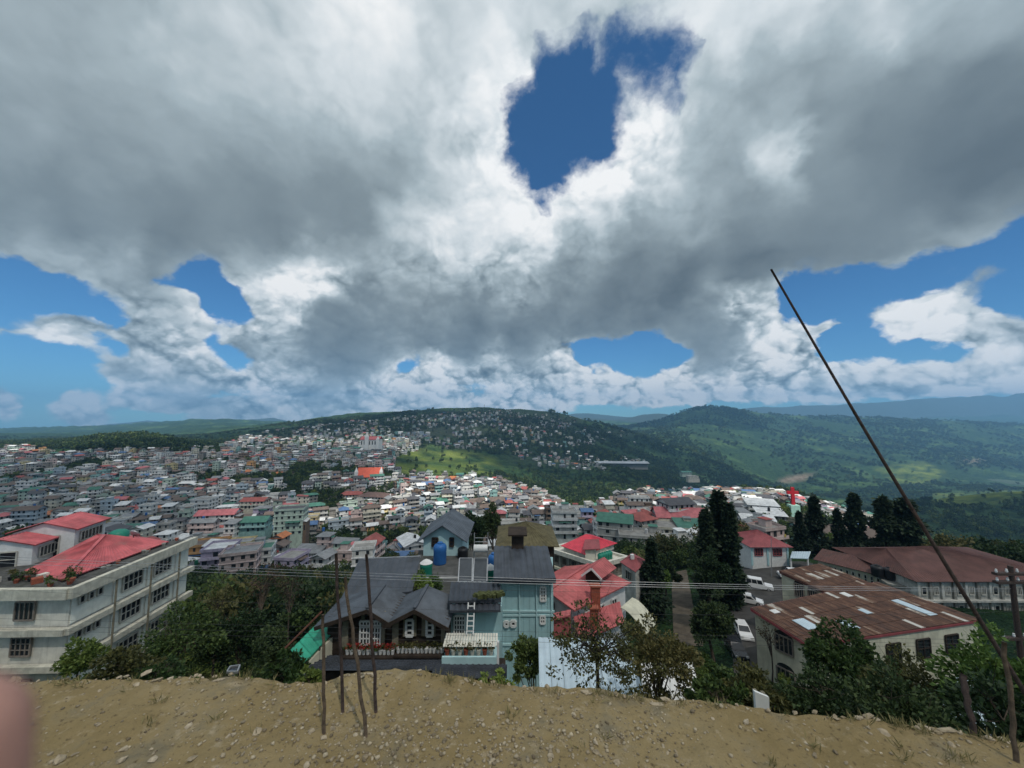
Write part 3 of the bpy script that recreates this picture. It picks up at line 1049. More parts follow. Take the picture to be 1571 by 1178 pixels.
# houses one can pick out in the photograph: column and row of the base, distance, width, depth, storeys, wall, roof colour, roof shape, turn (degrees), label
KNOWN_HOUSES = [
    (317, 851, 178, 15, 10, 2, 'orange', 'rusty tin', 'flat', 18, 'orange two-storey house just beyond the corner of the red-roofed institution'),
    (363, 848, 190, 14, 9, 2, 'yellow', 'grey tin', 'flat', 18, 'yellow house row right of the orange two-storey house'),
    (369, 890, 142, 11, 10, 4, 'pink', 'grey tin', 'flat', 22, 'pink four-storey block at the edge of the dark wood'),
    (337, 883, 146, 9, 10, 4, 'lilac', 'white tin', 'flat', 18, 'greyish lilac block pressed against the pink four-storey block'),
    (395, 872, 150, 10, 9, 3, 'white', 'green tin', 'flat', 22, 'white balconied block behind the pink four-storey block'),
    (446, 818, 208, 14, 10, 5, 'pale green', 'dark tin', 'flat', 14, 'large pale green five-storey block standing over the dark wood'),
    (394, 812, 225, 13, 9, 2, 'turquoise', 'green tin', 'gable', 8, 'turquoise house under a green tin roof left of the pale green block'),
    (612, 866, 185, 11, 9, 3, 'pink', 'grey tin', 'flat', -14, 'pink balconied block left of the small slate-roofed pavilion'),
    (630, 856, 182, 14, 9, 3, 'white', 'white tin', 'gable', -60, 'long white gabled building seen end on, left of the slate-roofed pavilion'),
    (576, 774, 335, 28, 13, 3, 'white', 'brown tin', 'hip', -10, 'long white three-storey block below the red-roofed church'),
    (540, 762, 350, 20, 9, 1, 'cream', 'red tin', 'hip', 6, 'low hall with red hipped roof below the church'),
    (574, 744, 410, 18, 18, 2, 'white', 'green tin', 'hip', 0, 'square building with a wide bright green roof below the church'),
    (335, 800, 250, 22, 10, 2, 'white', 'pink tin', 'gable', 12, 'long white house under a faded red roof, above the orange house'),
    (313, 782, 285, 13, 10, 3, 'white', 'flat concrete', 'flat', 4, 'bright white balconied house among dark roofs on the left slope'),
    (392, 778, 282, 16, 10, 2, 'cream', 'red tin', 'gable', 6, 'cream house under a long red roof on the left slope'),
    (300, 718, 560, 44, 16, 3, 'white', 'grey tin', 'flat', -2, 'long white institutional block on the upper left slope'),
    (865, 822, 165, 10, 9, 4, 'white', 'flat concrete', 'flat', 0, 'white four-storey house with open balconies beside the green trees'),
    (945, 838, 154, 13, 10, 4, 'grey', 'green tin', 'gable', -20, 'grey concrete block with dark green gable, right of the bright red roof'),
    (984, 822, 168, 9, 9, 3, 'grey', 'red tin', 'hip', 24, 'small grey house under a bright red hipped roof'),
    (1035, 836, 162, 26, 12, 3, 'cream', 'flat concrete', 'flat', -12, 'long cream block with open galleries on two floors'),
    (1042, 808, 176, 21, 11, 2, 'grey', 'pink tin', 'gable', -8, 'house under a salmon red gabled roof above the cream galleries'),
    (1068, 826, 161, 15, 10, 2, 'brown', 'green tin', 'shed', -8, 'brown house under a bright green sheet roof'),
    (1036, 788, 180, 13, 10, 2, 'white', 'dark tin', 'gable', 12, 'white house with dark roof above the salmon red roof'),
    (985, 853, 144, 16, 10, 3, 'grey', 'flat concrete', 'flat', -14, 'grey unfinished block below the small bright red hipped roof'),
    (1260, 832, 154, 18, 10, 2, 'turquoise', 'rusty tin', 'gable', -12, 'turquoise house behind the tall conifers by the car park'),
    (1310, 840, 149, 22, 10, 2, 'pale green', 'rusty tin', 'gable', -14, 'pale green house with ribbed rusty roof behind the conifers'),
    (1182, 803, 206, 12, 9, 2, 'bare concrete', 'white tin', 'shed', -18, 'bare concrete house with white sheet roof, right of the tall dark trees'),
    (1168, 787, 220, 15, 10, 2, 'white', 'white tin', 'shed', -18, 'white sheet-roofed house high on the right spur'),
    (1160, 812, 193, 14, 10, 2, 'grey', 'white tin', 'gable', -14, 'grey house with white roof behind the tall dark trees'),
    (38, 708, 640, 62, 22, 3, 'white', 'grey tin', 'flat', 4, 'large white office block at the far left below the tree line'),
    (1062, 735, 980, 26, 14, 3, 'cream', 'grey tin', 'flat', 0, 'cream apartment block alone on the far green spur'),
    (1052, 727, 1010, 26, 14, 2, 'pale green', 'green tin', 'gable', 0, 'pale green apartment block alone on the far green spur'),
    (872, 715, 1000, 34, 14, 2, 'yellow', 'flat concrete', 'flat', 0, 'ochre block among trees on the far hillside'),
    (1095, 757, 410, 18, 12, 2, 'white', 'grey tin', 'flat', 6, 'white house on the crest of the right spur'),
    (1050, 772, 330, 14, 10, 3, 'cream', 'red tin', 'hip', 4, 'cream house with a bright red roof on the right spur crest'),
    (1120, 770, 330, 20, 11, 3, 'cream', 'white tin', 'flat', 4, 'wide cream house on the crest of the right spur'),
]
ROOFS['brown tin'] = (.16, .10, .085)
HIDE = [  # outlines of the near buildings and trees that hide the slope
    [(-50, 830), (20, 820), (90, 790), (175, 790), (175, 825), (295, 822), (285, 1178), (-50, 1178)],
    [(640, 845), (645, 815), (680, 797), (716, 815), (720, 830), (845, 830), (855, 890), (850, 1178), (430, 1178), (530, 855)],
    [(850, 825), (905, 815), (960, 830), (960, 880), (1000, 880), (1000, 1178), (850, 1178)],
    [(980, 900), (998, 835), (1015, 835), (1030, 900)], [(1060, 900), (1085, 790), (1120, 765), (1155, 800), (1155, 900)],
    [(1148, 830), (1165, 815), (1215, 835), (1260, 840), (1571, 835), (1571, 1178), (1148, 1178)], [(1210, 840), (1245, 765), (1265, 800), (1310, 762), (1335, 840), (1345, 770), (1400, 768), (1420, 840)],
    [(-50, 1030), (1000, 1035), (1571, 1120), (1571, 1178), (-50, 1178)],
]
LANDMARKS = [
    (568, 728, 'the red-roofed church'), (150, 800, 'the red-roofed institution'), (682, 820, 'the pavilion'), (690, 712, 'the grassy slope'), (230, 672, 'the wooded knoll'), (446, 800, 'the large pale green block'), (400, 905, 'the dark wood'),
    (905, 835, 'the bright red roof'), (1110, 830, 'the tall dark trees'), (1250, 800, 'the conifers'), (740, 632, 'the hilltop'), (576, 680, 'the white cathedral'), (60, 700, 'the white office block'), (1217, 762, 'the red cross'), (870, 760, 'the green gully'), (950, 710, 'the long grey stand'), (320, 835, 'the orange house'),
]
NUM = ['single', 'single', 'two', 'three', 'four', 'five', 'six']
ORD = ['leftmost', 'second from left', 'third from left', 'fourth from left', 'fifth from left', 'sixth from left', 'seventh from left', 'eighth from left', 'ninth from left', 'tenth from left']
TOWN_SPOTS = []


def choose(r, names, wts):
    t = r.random() * sum(wts)
    for n, w in zip(names, wts):
        t -= w
        if t <= 0:
            return n
    return names[-1]


def build_town():
    r = random.Random(23)
    houses = []
    cell = {}

    def free(x, y, rad):
        k = 14.0
        i, j = int(x // k), int(y // k)
        for a in (-1, 0, 1):
            for b in (-1, 0, 1):
                for (qx, qy, qr) in cell.get((i + a, j + b), ()):
                    if (qx - x) ** 2 + (qy - y) ** 2 < (rad + qr) ** 2:
                        return False
        return True

    def take(x, y, rad):
        cell.setdefault((int(x // 14), int(y // 14)), []).append((x, y, rad))

    for (px, py, D, w, d, st, wc, rc, shape, turn, label) in KNOWN_HOUSES:
        p = ray_at(px, py, D)
        houses.append(dict(x=p.x, y=p.y, z=p.z, w=w, d=d, st=st, wc=wc, rc=rc, shape=shape, turn=R(turn), label=label))
        take(p.x, p.y, max(w, d) * .52)
    n = 90000
    lnD = np.exp(rng.uniform(math.log(118), math.log(2050), n) * 0.62 + 0.38 * np.log(rng.uniform(118, 2050, n)))
    us = rng.uniform(-1.5, 1.15, n)
    xs, ys = us * lnD, lnD
    zs = land(xs, ys)
    pxs, pys = pix_arr(xs, ys, zs)
    dens = np.zeros(n)
    for poly, v in TOWN:
        dens = np.maximum(dens, v * inside(poly, pxs, pys))
    gap = fbm(xs / 70 + 5, ys / 70 + 2, 4)
    for i in range(n):
        if dens[i] <= 0 or r.random() > dens[i]:
            continue
        if gap[i] > (0.16 if dens[i] > .6 else 0.02):
            continue                                                  # trees keep these patches
        x, y = float(xs[i]), float(ys[i])
        big = r.random()
        w = r.uniform(4.8, 8.6) if big < .82 else r.uniform(8.6, 15)
        d = r.uniform(4.8, 7.6)
        rad = (w + d) * .235
        if not free(x, y, rad):
            continue
        take(x, y, rad)
        if 1150 < pxs[i] < 1300 and y < 270:
            if pxs[i] > 1180 and y > 120:
                continue
        st = r.choices([1, 2, 3, 4, 5], [16, 34, 30, 15, 5])[0] if y < 900 else r.choices([1, 2, 3], [30, 45, 25])[0]
        if pxs[i] > 1000:
            st = min(st, 2)
        wc = choose(r, wall_names, WALL_W)
        rc = choose(r, roof_names, ROOF_W)
        shape = 'flat' if rc == 'flat concrete' else r.choices(['gable', 'hip', 'shed', 'flat'], [50, 16, 22, 12])[0]
        # the rows follow the hill
        turn = R(8 + 16 * float(fbm(np.array(x / 160), np.array(y / 160), 2)) * 3 + r.uniform(-9, 9)) + (R(90) if r.random() < .18 else 0)
        houses.append(dict(x=x, y=y, z=float(zs[i]) + .4, w=w, d=d, st=st, wc=wc, rc=rc, shape=shape, turn=turn, label=None))
    # what shows of each: near to far over a coarse raster of the picture
    W, H = 1571 // 3 + 1, 1178 // 3 + 1
    gx, gy = np.meshgrid(np.arange(W) * 3.0, np.arange(H) * 3.0)
    occ = np.zeros((H, W), bool)
    for poly in HIDE:
        occ |= inside(poly, gx, gy)
    for h in sorted(houses, key=lambda q: q['y']):
        top = h['z'] + h['st'] * 2.65 + (2 if h['shape'] != 'flat' else 1)
        c = pix((h['x'], h['y'], h['z']))
        t = pix((h['x'], h['y'], top))
        hw = FPX / h['y'] * h['w'] * .55
        x0, x1 = int(max(0, (c[0] - hw) / 3)), int(min(W, (c[0] + hw) / 3 + 1))
        y0, y1 = int(max(0, t[1] / 3)), int(min(H, c[1] / 3 + 1))
        h['px'], h['py'] = c[0], (c[1] + t[1]) / 2
        if x1 <= x0 or y1 <= y0:
            h['seen'] = 0
            continue
        h['seen'] = int((~occ[y0:y1, x0:x1]).sum())
        h['size'] = (x1 - x0) * (y1 - y0)
        occ[y0:y1, x0:x1] = True
    houses = [h for h in houses if h['seen'] > 0 or h['label']]
    order = sorted([h for h in houses if not h['label']], key=lambda q: -q['seen'])
    single = [h for h in houses if h['label']] + order[:262]
    rest = order[262:]
    print('town houses', len(houses), 'single', len(single), 'seen of the last', order[261]['seen'])
    # labels that single each one out
    by = {}
    for h in single:
        if h['label']:
            continue
        lx, ly, lname = min(LANDMARKS, key=lambda q: (q[0] - h['px']) ** 2 + 2.2 * (q[1] - h['py']) ** 2)
        dx, dy = h['px'] - lx, h['py'] - ly
        if abs(dx) > 1.2 * abs(dy):
            where = ('left of ' if dx < 0 else 'right of ') + lname
        else:
            where = ('above ' if dy < 0 else 'below ') + lname
        rf = h['rc'] + (' roof' if h['shape'] != 'flat' or h['rc'] == 'flat concrete' else ' terrace')
        h['label'] = f"{NUM[h['st']]}-storey {h['wc']} house with {rf} {where}"
        by.setdefault(h['label'], []).append(h)
    for lab, hs in by.items():
        if len(hs) > 1:
            for k, h in enumerate(sorted(hs, key=lambda q: q['px'])):
                h['label'] = lab.replace(' house with ', ' house, ').replace('the conifers by the car park', 'the conifers') + ', ' + ORD[min(k, 9)]
    for h in single:
        rr = random.Random(int(h['x'] * 7 + h['y'] * 3))
        wall, roofs, trim, opening = house_geometry(h['w'], h['d'], h['st'], h['shape'], WALLS[h['wc']], ROOFS[h['rc']], rr)
        root = link('town_house', faces_mesh('town_house', wall, paint_wall), None, (h['x'], h['y'], h['z']), h['turn'])
        tag(root, h['label'], 'house', 'houses of the town on the slopes')
        link('roof', faces_mesh('roof', roofs, paint_roof), root)
        if trim:
            tag(link('floor_bands', faces_mesh('floor_bands', trim, paint_wall), root), kind='stuff')
        tag(link('window_openings', faces_mesh('window_openings', opening, paint_open), root), kind='stuff')
        if rr.random() < .4:
            zt = h['st'] * 2.65 + (.2 if h['shape'] == 'flat' else 1.3)
            cc = rr.choice([(.02, .02, .022), (.02, .16, .10), (.05, .16, .42), (.6, .6, .6)])
            link('water_tank', faces_mesh('water_tank', tank_faces(rr.uniform(-2, 2), rr.uniform(0, 2), zt, .65, 1.5, cc), paint_roof), root)
    W_, R_, O_ = [], [], []
    for h in rest:
        rr = random.Random(int(h['x'] * 7 + h['y'] * 3))
        wall, roofs, trim, opening = house_geometry(h['w'], h['d'], h['st'], h['shape'], WALLS[h['wc']], ROOFS[h['rc']], rr, 1)
        ca, sa = math.cos(h['turn']), math.sin(h['turn'])
        X0, Y0, Z0 = h['x'], h['y'], h['z']
        for src, dst in ((wall, W_), (trim, W_), (roofs, R_), (opening, O_)):
            for pts, c in src:
                dst.append(([(X0 + p[0] * ca - p[1] * sa, Y0 + p[0] * sa + p[1] * ca, Z0 + p[2]) for p in pts], c))
    root = link('distant_houses', faces_mesh('distant_houses', W_, paint_wall))
    tag(root, 'crowd of small distant houses covering the slopes', None, None, 'stuff')
    tag(link('roofs', faces_mesh('roofs', R_, paint_roof), root), kind='stuff')
    tag(link('window_openings', faces_mesh('window_openings', O_, paint_open), root), kind='stuff')
    TOWN_SPOTS.extend((h['x'], h['y'], max(h['w'], h['d']) * .55) for h in houses)


build_town()


# ------------------------------------------------------------------ trees
def leaf_material(name, dark, light, trans=0.25):
    m, nt, N, L, P = new_mat(name)
    geo = N.new('ShaderNodeNewGeometry')
    oi = N.new('ShaderNodeObjectInfo')
    mx = N.new('ShaderNodeMix')
    mx.data_type = 'RGBA'
    L.new(geo.outputs['Random Per Island'], mx.inputs[0])
    mx.inputs[6].default_value = (*dark, 1)
    mx.inputs[7].default_value = (*light, 1)
    hs = N.new('ShaderNodeHueSaturation')
    L.new(mx.outputs[2], hs.inputs['Color'])
    mr = N.new('ShaderNodeMapRange')
    L.new(oi.outputs['Random'], mr.inputs[0])
    mr.inputs[3].default_value, mr.inputs[4].default_value = 0.65, 1.35
    L.new(mr.outputs[0], hs.inputs['Value'])
    mr2 = N.new('ShaderNodeMapRange')
    L.new(oi.outputs['Random'], mr2.inputs[0])
    mr2.inputs[1].default_value, mr2.inputs[2].default_value = 1.0, 0.0
    mr2.inputs[3].default_value, mr2.inputs[4].default_value = 0.475, 0.525
    L.new(mr2.outputs[0], hs.inputs['Hue'])
    L.new(hs.outputs[0], P.inputs['Base Color'])
    P.inputs['Roughness'].default_value = 0.6
    P.inputs['Specular IOR Level'].default_value = 0.25
    tr = N.new('ShaderNodeBsdfTranslucent')
    L.new(hs.outputs[0], tr.inputs['Color'])
    ms = N.new('ShaderNodeMixShader')
    ms.inputs[0].default_value = trans
    L.new(P.outputs[0], ms.inputs[1])
    L.new(tr.outputs[0], ms.inputs[2])
    L.new(ms.outputs[0], N['Material Output'].inputs['Surface'])
    return m


LEAF = {
    'dark': leaf_material('leaf_dark', (.014, .030, .013), (.055, .090, .030)),
    'mid': leaf_material('leaf_mid', (.024, .050, .015), (.095, .140, .036)),
    'light': leaf_material('leaf_light', (.05, .09, .02), (.15, .20, .045)),
    'olive': leaf_material('leaf_olive', (.038, .046, .017), (.135, .130, .042)),
    'pine': leaf_material('leaf_pine', (.011, .022, .012), (.034, .058, .026), 0.15),
    'rust': leaf_material('leaf_rust', (.05, .035, .022), (.12, .08, .05)),
    'straw': leaf_material('dry_straw', (.14, .12, .05), (.34, .28, .13)),
    'fern': leaf_material('leaf_fern', (.06, .11, .02), (.17, .25, .06)),
}
bark = mat('bark', (.085, .065, .048), 0.9, 0.4, 6, bump=0.6)
bark_dark = mat('bark_dark', (.03, .026, .022), 0.9, 0.4, 6, bump=0.4)


def quads_mesh(name, Q, material):
    """Mesh of separate quads: Q is n x 4 x 3."""
    n = len(Q)
    me = bpy.data.meshes.new(name)
    me.vertices.add(n * 4)
    me.vertices.foreach_set('co', Q.astype(np.float32).ravel())
    me.loops.add(n * 4)
    me.loops.foreach_set('vertex_index', np.arange(n * 4, dtype=np.int32))
    me.polygons.add(n)
    me.polygons.foreach_set('loop_start', np.arange(0, n * 4, 4, dtype=np.int32))
    me.update(calc_edges=True)
    me.materials.append(material)
    return me


def unit(v):
    return v / np.maximum(np.linalg.norm(v, axis=-1, keepdims=True), 1e-9)


def leaf_quads(P, out, size, g, aspect=0.55, droop=0.0):
    """Leaves (pointed quads) at points P, tipped roughly along out."""
    n = len(P)
    d = unit(out + g.normal(0, .8, (n, 3)) + np.array([0, 0, -droop]))
    s = unit(np.cross(d, g.normal(0, 1, (n, 3))))
    L = (size * g.uniform(.6, 1.35, n))[:, None]
    w = L * aspect
    return np.stack([P, P + d * L * .5 + s * w * .5, P + d * L, P + d * L * .5 - s * w * .5], 1)


def crown_quads(g, n, radii, size, clumps=30, gap=.25, spread=.30, droop=.1, flat=.75):
    """Leaves gathered in clumps over an uneven crown."""
    c = unit(g.normal(0, 1, (clumps, 3))) * (g.uniform(.25, 1.0, clumps) ** .55)[:, None]
    c[:, 2] = np.where(c[:, 2] < -.45, -c[:, 2] * .4, c[:, 2])
    c *= 1 + gap * g.normal(0, 1, (clumps, 1))
    k = g.integers(0, clumps, n)
    off = unit(g.normal(0, 1, (n, 3))) * (g.uniform(0.2, 1, n) ** .5)[:, None] * spread
    off[:, 2] *= flat
    p = (c[k] + off)
    P = p * np.array(radii)
    return leaf_quads(P, unit(off + .4 * p), size, g, .6, droop)


def branch_mesh(g, h, radii, centre, r0, n_limb=7, lean=0.0):
    """Tapered trunk with limbs reaching into the crown."""
    mb = MB()
    top = Vector((lean * h * .3, 0, centre + radii[2] * .4))
    bend = Vector((g.normal(0, .03) * h, g.normal(0, .03) * h, 0))
    pts = [Vector((0, 0, -1.0)), Vector((0, 0, .1 * h)), Vector((0, 0, .35 * h)) + bend, top * .8 + bend, top]
    mb.tube(pts, [r0 * 1.3, r0, r0 * .75, r0 * .4, r0 * .12], 7)
    for k in range(n_limb):
        t = g.uniform(.3, .8)
        a = Vector((0, 0, 0)) + pts[2] * (1 - t) + top * t
        an = g.uniform(0, 2 * math.pi)
        e = Vector((math.cos(an) * radii[0] * g.uniform(.4, .85), math.sin(an) * radii[1] * g.uniform(.4, .85), centre + radii[2] * g.uniform(-.2, .7)))
        m = a.lerp(e, .5) + Vector((0, 0, radii[2] * .12))
        mb.tube([a, m, e], [r0 * .38, r0 * .22, r0 * .06], 5)
        for q in range(2):
            e2 = m + Vector((g.normal(0, .35) * radii[0], g.normal(0, .35) * radii[1], abs(g.normal(0, .4)) * radii[2]))
            mb.tube([m, e2], [r0 * .16, r0 * .03], 4)
    return mb


def conifer_quads(g, h, r, n, size, bare=.08, slim=1.0):
    """Needle sprays on whorls of drooping branches."""
    lv = g.uniform(bare, 1, n) ** .85
    whorl = np.round(lv * 26) / 26 + g.normal(0, .008, n)
    an = g.uniform(0, 2 * math.pi, n)
    lobes = 1 + .30 * np.sin(an * 3 + whorl * 40) * np.sin(whorl * 31 + an) + .16 * np.sin(an * 7 + whorl * 70)
    prof = np.clip((1 - whorl), 0, 1) ** slim * (0.75 + .35 * np.sin(whorl * 19 + 2)) * lobes
    rr = r * prof * g.uniform(.25, 1.0, n) ** .5
    P = np.stack([rr * np.cos(an), rr * np.sin(an), whorl * h - .12 * rr + g.normal(0, .02, n) * h * .4], 1)
    out = np.stack([np.cos(an), np.sin(an), -.15 + g.normal(0, .25, n)], 1)
    d = unit(out + g.normal(0, .35, (n, 3)))
    s = unit(np.cross(d, g.normal(0, 1, (n, 3)) + np.array([0, 0, 1.5])))
    L = (size * g.uniform(.6, 1.4, n))[:, None]
    return np.stack([P, P + d * L * .5 + s * L * .28, P + d * L, P + d * L * .5 - s * L * .28], 1)


def broad_tree(name, base, h, radii, leaf, n, size, label, cat='tree', group=None, seed=1, clumps=40, r0=.16, lean=0.0, spread=.26, limbs=8, trunk_mat=None):
    g = np.random.default_rng(seed)
    root = empty(name, base, 0, label, cat, group)
    centre = h - radii[2]
    q = crown_quads(g, n, radii, size, clumps, .14, spread)
    q[:, :, 2] += centre
    q[:, :, 0] += lean * h * .3
    link('crown', quads_mesh('crown', q, LEAF[leaf]), root)
    branch_mesh(g, h, radii, centre, r0, limbs, lean).build('trunk', trunk_mat or bark, root, True)
    return root


def conifer(name, base, h, r, n, size, label, seed=1, group=None, slim=.8, bare=.06):
    g = np.random.default_rng(seed)
    root = empty(name, base, 0, label, 'tree', group)
    link('crown', quads_mesh('crown', conifer_quads(g, h, r, n, size, bare, slim), LEAF['pine']), root)
    mb = MB()
    mb.tube([(0, 0, -2), (0, 0, h * .5), (0, 0, h * .97)], [h * .022, h * .014, .03], 7)
    mb.build('trunk', bark_dark, root, True)
    return root


def scatter(name, label, pts, scales, protos, seed=3):
    """What nobody could count: copies of a few trees over many points (one object)."""
    g = np.random.default_rng(seed)
    me = bpy.data.meshes.new(name)
    me.vertices.add(len(pts))
    me.vertices.foreach_set('co', np.asarray(pts, np.float32).ravel())
    for k, v, t in (('size', scales, 'FLOAT'), ('turn', g.uniform(0, 6.283, len(pts)), 'FLOAT'), ('pick', g.integers(0, len(protos), len(pts)), 'INT')):
        at = me.attributes.new(k, t, 'POINT')
        at.data.foreach_set('value', np.asarray(v, np.float32 if t == 'FLOAT' else np.int32))
    o = link(name, me)
    tag(o, label, None, None, 'stuff')
    ng = bpy.data.node_groups.new(name, 'GeometryNodeTree')
    ng.interface.new_socket('Geometry', in_out='INPUT', socket_type='NodeSocketGeometry')
    ng.interface.new_socket('Geometry', in_out='OUTPUT', socket_type='NodeSocketGeometry')
    N, L = ng.nodes, ng.links
    gi, go = N.new('NodeGroupInput'), N.new('NodeGroupOutput')
    join = N.new('GeometryNodeJoinGeometry')

    def named(k, t):
        n = N.new('GeometryNodeInputNamedAttribute')
        n.data_type = t
        n.inputs['Name'].default_value = k
        return n.outputs['Attribute']

    pick, size, turn = named('pick', 'INT'), named('size', 'FLOAT'), named('turn', 'FLOAT')
    cx = N.new('ShaderNodeCombineXYZ')
    L.new(turn, cx.inputs[2])
    for i, p in enumerate(protos):
        cmp_ = N.new('FunctionNodeCompare')
        cmp_.data_type = 'INT'
        cmp_.operation = 'EQUAL'
        ins = [s for s in cmp_.inputs if s.enabled]
        L.new(pick, ins[0])
        ins[1].default_value = i
        oi = N.new('GeometryNodeObjectInfo')
        oi.inputs['Object'].default_value = p
        oi.inputs['As Instance'].default_value = True
        ip = N.new('GeometryNodeInstanceOnPoints')
        L.new(gi.outputs[0], ip.inputs['Points'])
        L.new(cmp_.outputs[0], ip.inputs['Selection'])
        L.new(oi.outputs['Geometry'], ip.inputs['Instance'])
        L.new(cx.outputs[0], ip.inputs['Rotation'])
        L.new(size, ip.inputs['Scale'])
        L.new(ip.outputs[0], join.inputs[0])
    L.new(join.outputs[0], go.inputs[0])
    md = o.modifiers.new('scatter', 'NODES')
    md.node_group = ng
    return o


def proto(name, q, leaf, trunk=None):
    me = quads_mesh(name, q, LEAF[leaf])
    if trunk is not None:
        import bmesh
        bm = bmesh.new()
        bm.from_mesh(me)
        tm = trunk.mesh(name + '_trunk', bark_dark)
        k = len(bm.faces)
        bm.from_mesh(tm)
        bm.faces.ensure_lookup_table()
        for f in bm.faces[k:]:
            f.material_index = 1
        bm.to_mesh(me)
        bm.free()
        me.materials.append(bark_dark)
    return bpy.data.objects.new(name, me)


def stick(h, r):
    mb = MB()
    mb.tube([(0, 0, -2), (0, 0, h * .7)], [r, r * .4], 5)
    return mb


def build_forests():
    g = np.random.default_rng(5)

    def round_proto(name, n, size, leaf, rx=.42, rz=.40, clumps=16, seed=1):
        q = crown_quads(np.random.default_rng(seed), n, (rx, rx, rz), size, clumps, .15, .34)
        q[:, :, 2] += .58
        return proto(name, q, leaf, stick(1.0, .025))

    far = [round_proto('forest_tree', 150, .22, 'dark', seed=1), round_proto('forest_tree', 150, .22, 'mid', .38, .42, seed=2), round_proto('forest_tree', 150, .2, 'dark', .34, .45, seed=3), round_proto('forest_tree', 150, .22, 'mid', .46, .36, seed=4)]
    pine_far = proto('forest_pine', conifer_quads(np.random.default_rng(8), 1.0, .24, 260, .13, .15), 'pine', stick(1.0, .02))
    near = [round_proto('wood_tree', 1500, .085, 'dark', .42, .42, 34, 11), round_proto('wood_tree', 1400, .085, 'mid', .40, .40, 30, 12), round_proto('wood_tree', 1100, .08, 'olive', .38, .44, 26, 13), round_proto('wood_tree', 1500, .075, 'dark', .34, .46, 34, 14)]
    light = [round_proto('garden_tree', 420, .13, 'light', .42, .38, 18, 21), round_proto('garden_tree', 420, .13, 'mid', .42, .40, 18, 22)]

    spots = np.array(TOWN_SPOTS) if TOWN_SPOTS else np.zeros((0, 3))
    cells = {}
    for x, y, r in TOWN_SPOTS:
        cells.setdefault((int(x // 16), int(y // 16)), []).append((x, y, r))

    def clear(x, y, pad):
        i, j = int(x // 16), int(y // 16)
        for a in (-1, 0, 1):
            for b in (-1, 0, 1):
                for qx, qy, qr in cells.get((i + a, j + b), ()):
                    if (qx - x) ** 2 + (qy - y) ** 2 < (qr * .8 + pad) ** 2:
                        return False
        return True

    def sample(n, d0, d1, u0, u1):
        D = np.sqrt(g.uniform(d0 * d0, d1 * d1, n))
        x = g.uniform(u0, u1, n) * D
        z = land(x, D)
        return x, D, z, *pix_arr(x, D, z)

    # hills beyond the town
    x, y, z, px, py = sample(70000, 420, 1750, -1.5, 1.5)
    keep = (np.abs(px - CX) < 860)
    dens = np.clip(.55 + 2.0 * fbm(x / 130, y / 130, 5, .6), .02, 1)
    for poly, v in TOWN:
        dens *= 1 - inside(poly, px, py) * np.clip(v * 1.1, 0, .93)
    for k, poly in LAND_MASK:
        dens *= 1 - .93 * inside(poly, px, py)
    knoll = np.zeros(len(x), bool)
    keep &= g.random(len(x)) < dens
    idx = [i for i in np.nonzero(keep)[0] if clear(x[i], y[i], 2.0)]
    s = g.uniform(5, 9.5, len(x)) * np.where(knoll, 1.5, 1)
    scatter('hill_forest', 'dark forest and scattered trees covering the hills beyond the town', np.stack([x, y, z - .3], 1)[idx], s[idx], far + [pine_far], 3)

    x, y, z, px, py = sample(26000, 1750, 3900, .1, 1.6)
    dens = np.clip(.36 + 2.0 * fbm(x / 300, y / 300, 6, .62), .0, 1)
    for k, poly in LAND_MASK:
        dens *= 1 - .93 * inside(poly, px, py)
    idx = np.nonzero(g.random(len(x)) < dens)[0]
    scatter('far_forest', 'groves and hedges on the long hill at the right', np.stack([x, y, z - .5], 1)[idx], g.uniform(9, 19, len(x))[idx], far, 13)
    # tall trees of the knoll on the left
    D = g.uniform(620, 800, 2600)
    u = g.uniform(-1.36, -.74, 2600)
    x, y = u * D, D
    z = land(x, y)
    px, py = pix_arr(x, y, z)
    cl = fbm(x / 90 + 2, y / 90, 3)
    idx = [i for i in range(len(x)) if (px[i] > 115 or cl[i] > .12) and px[i] < 350 and clear(x[i], y[i], 1.5)]
    s = g.uniform(10, 17, len(x)) * np.interp(px, [0, 90, 150, 230, 300, 350], [.45, .6, 1.0, 1.12, .95, .5])
    scatter('knoll_wood', 'tall dark trees of the wooded knoll on the left skyline', np.stack([x, y, z - .5], 1)[idx], s[idx], far + [pine_far], 14)

    # green between the houses
    x, y, z, px, py = sample(30000, 115, 900, -1.5, 1.1)
    inn = np.zeros(len(x), bool)
    for poly, v in TOWN[:2]:
        inn |= inside(poly, px, py)
    gap = fbm(x / 70 + 5, y / 70 + 2, 4)
    keep = inn & ((gap > .10) | (g.random(len(x)) < .5))
    idx = [i for i in np.nonzero(keep)[0] if clear(x[i], y[i], .2)]
    scatter('garden_trees', 'trees and bushes crowding the gaps between the town houses', np.stack([x, y, z - .2], 1)[idx], g.uniform(3, 7.0, len(x))[idx], far[:3] + light[:1], 4)

    # sunny gully right of the centre
    x, y, z, px, py = sample(9000, 130, 420, 0.0, .45)
    keep = inside([(800, 785), (850, 775), (960, 770), (985, 760), (965, 790), (900, 815), (850, 830), (790, 812)], px, py)
    idx = [i for i in np.nonzero(keep)[0] if clear(x[i], y[i], .6)]
    scatter('gully_trees', 'pale green trees filling the gully right of the bright houses', np.stack([x, y, z - .2], 1)[idx], g.uniform(4, 7.5, len(x))[idx], light + far[1:2], 5)

    # wood below the terrace on the left and scrub on the near slopes
    x, y, z, px, py = sample(5200, 44, 165, -1.2, 1.5)
    keep = inside([(285, 905), (300, 870), (330, 905), (400, 900), (405, 850), (470, 838), (560, 842), (640, 850), (640, 1000), (285, 1030)], px, py)
    keep |= inside([(-60, 870), (290, 870), (290, 960), (-60, 960)], px, py) & (y > 62)
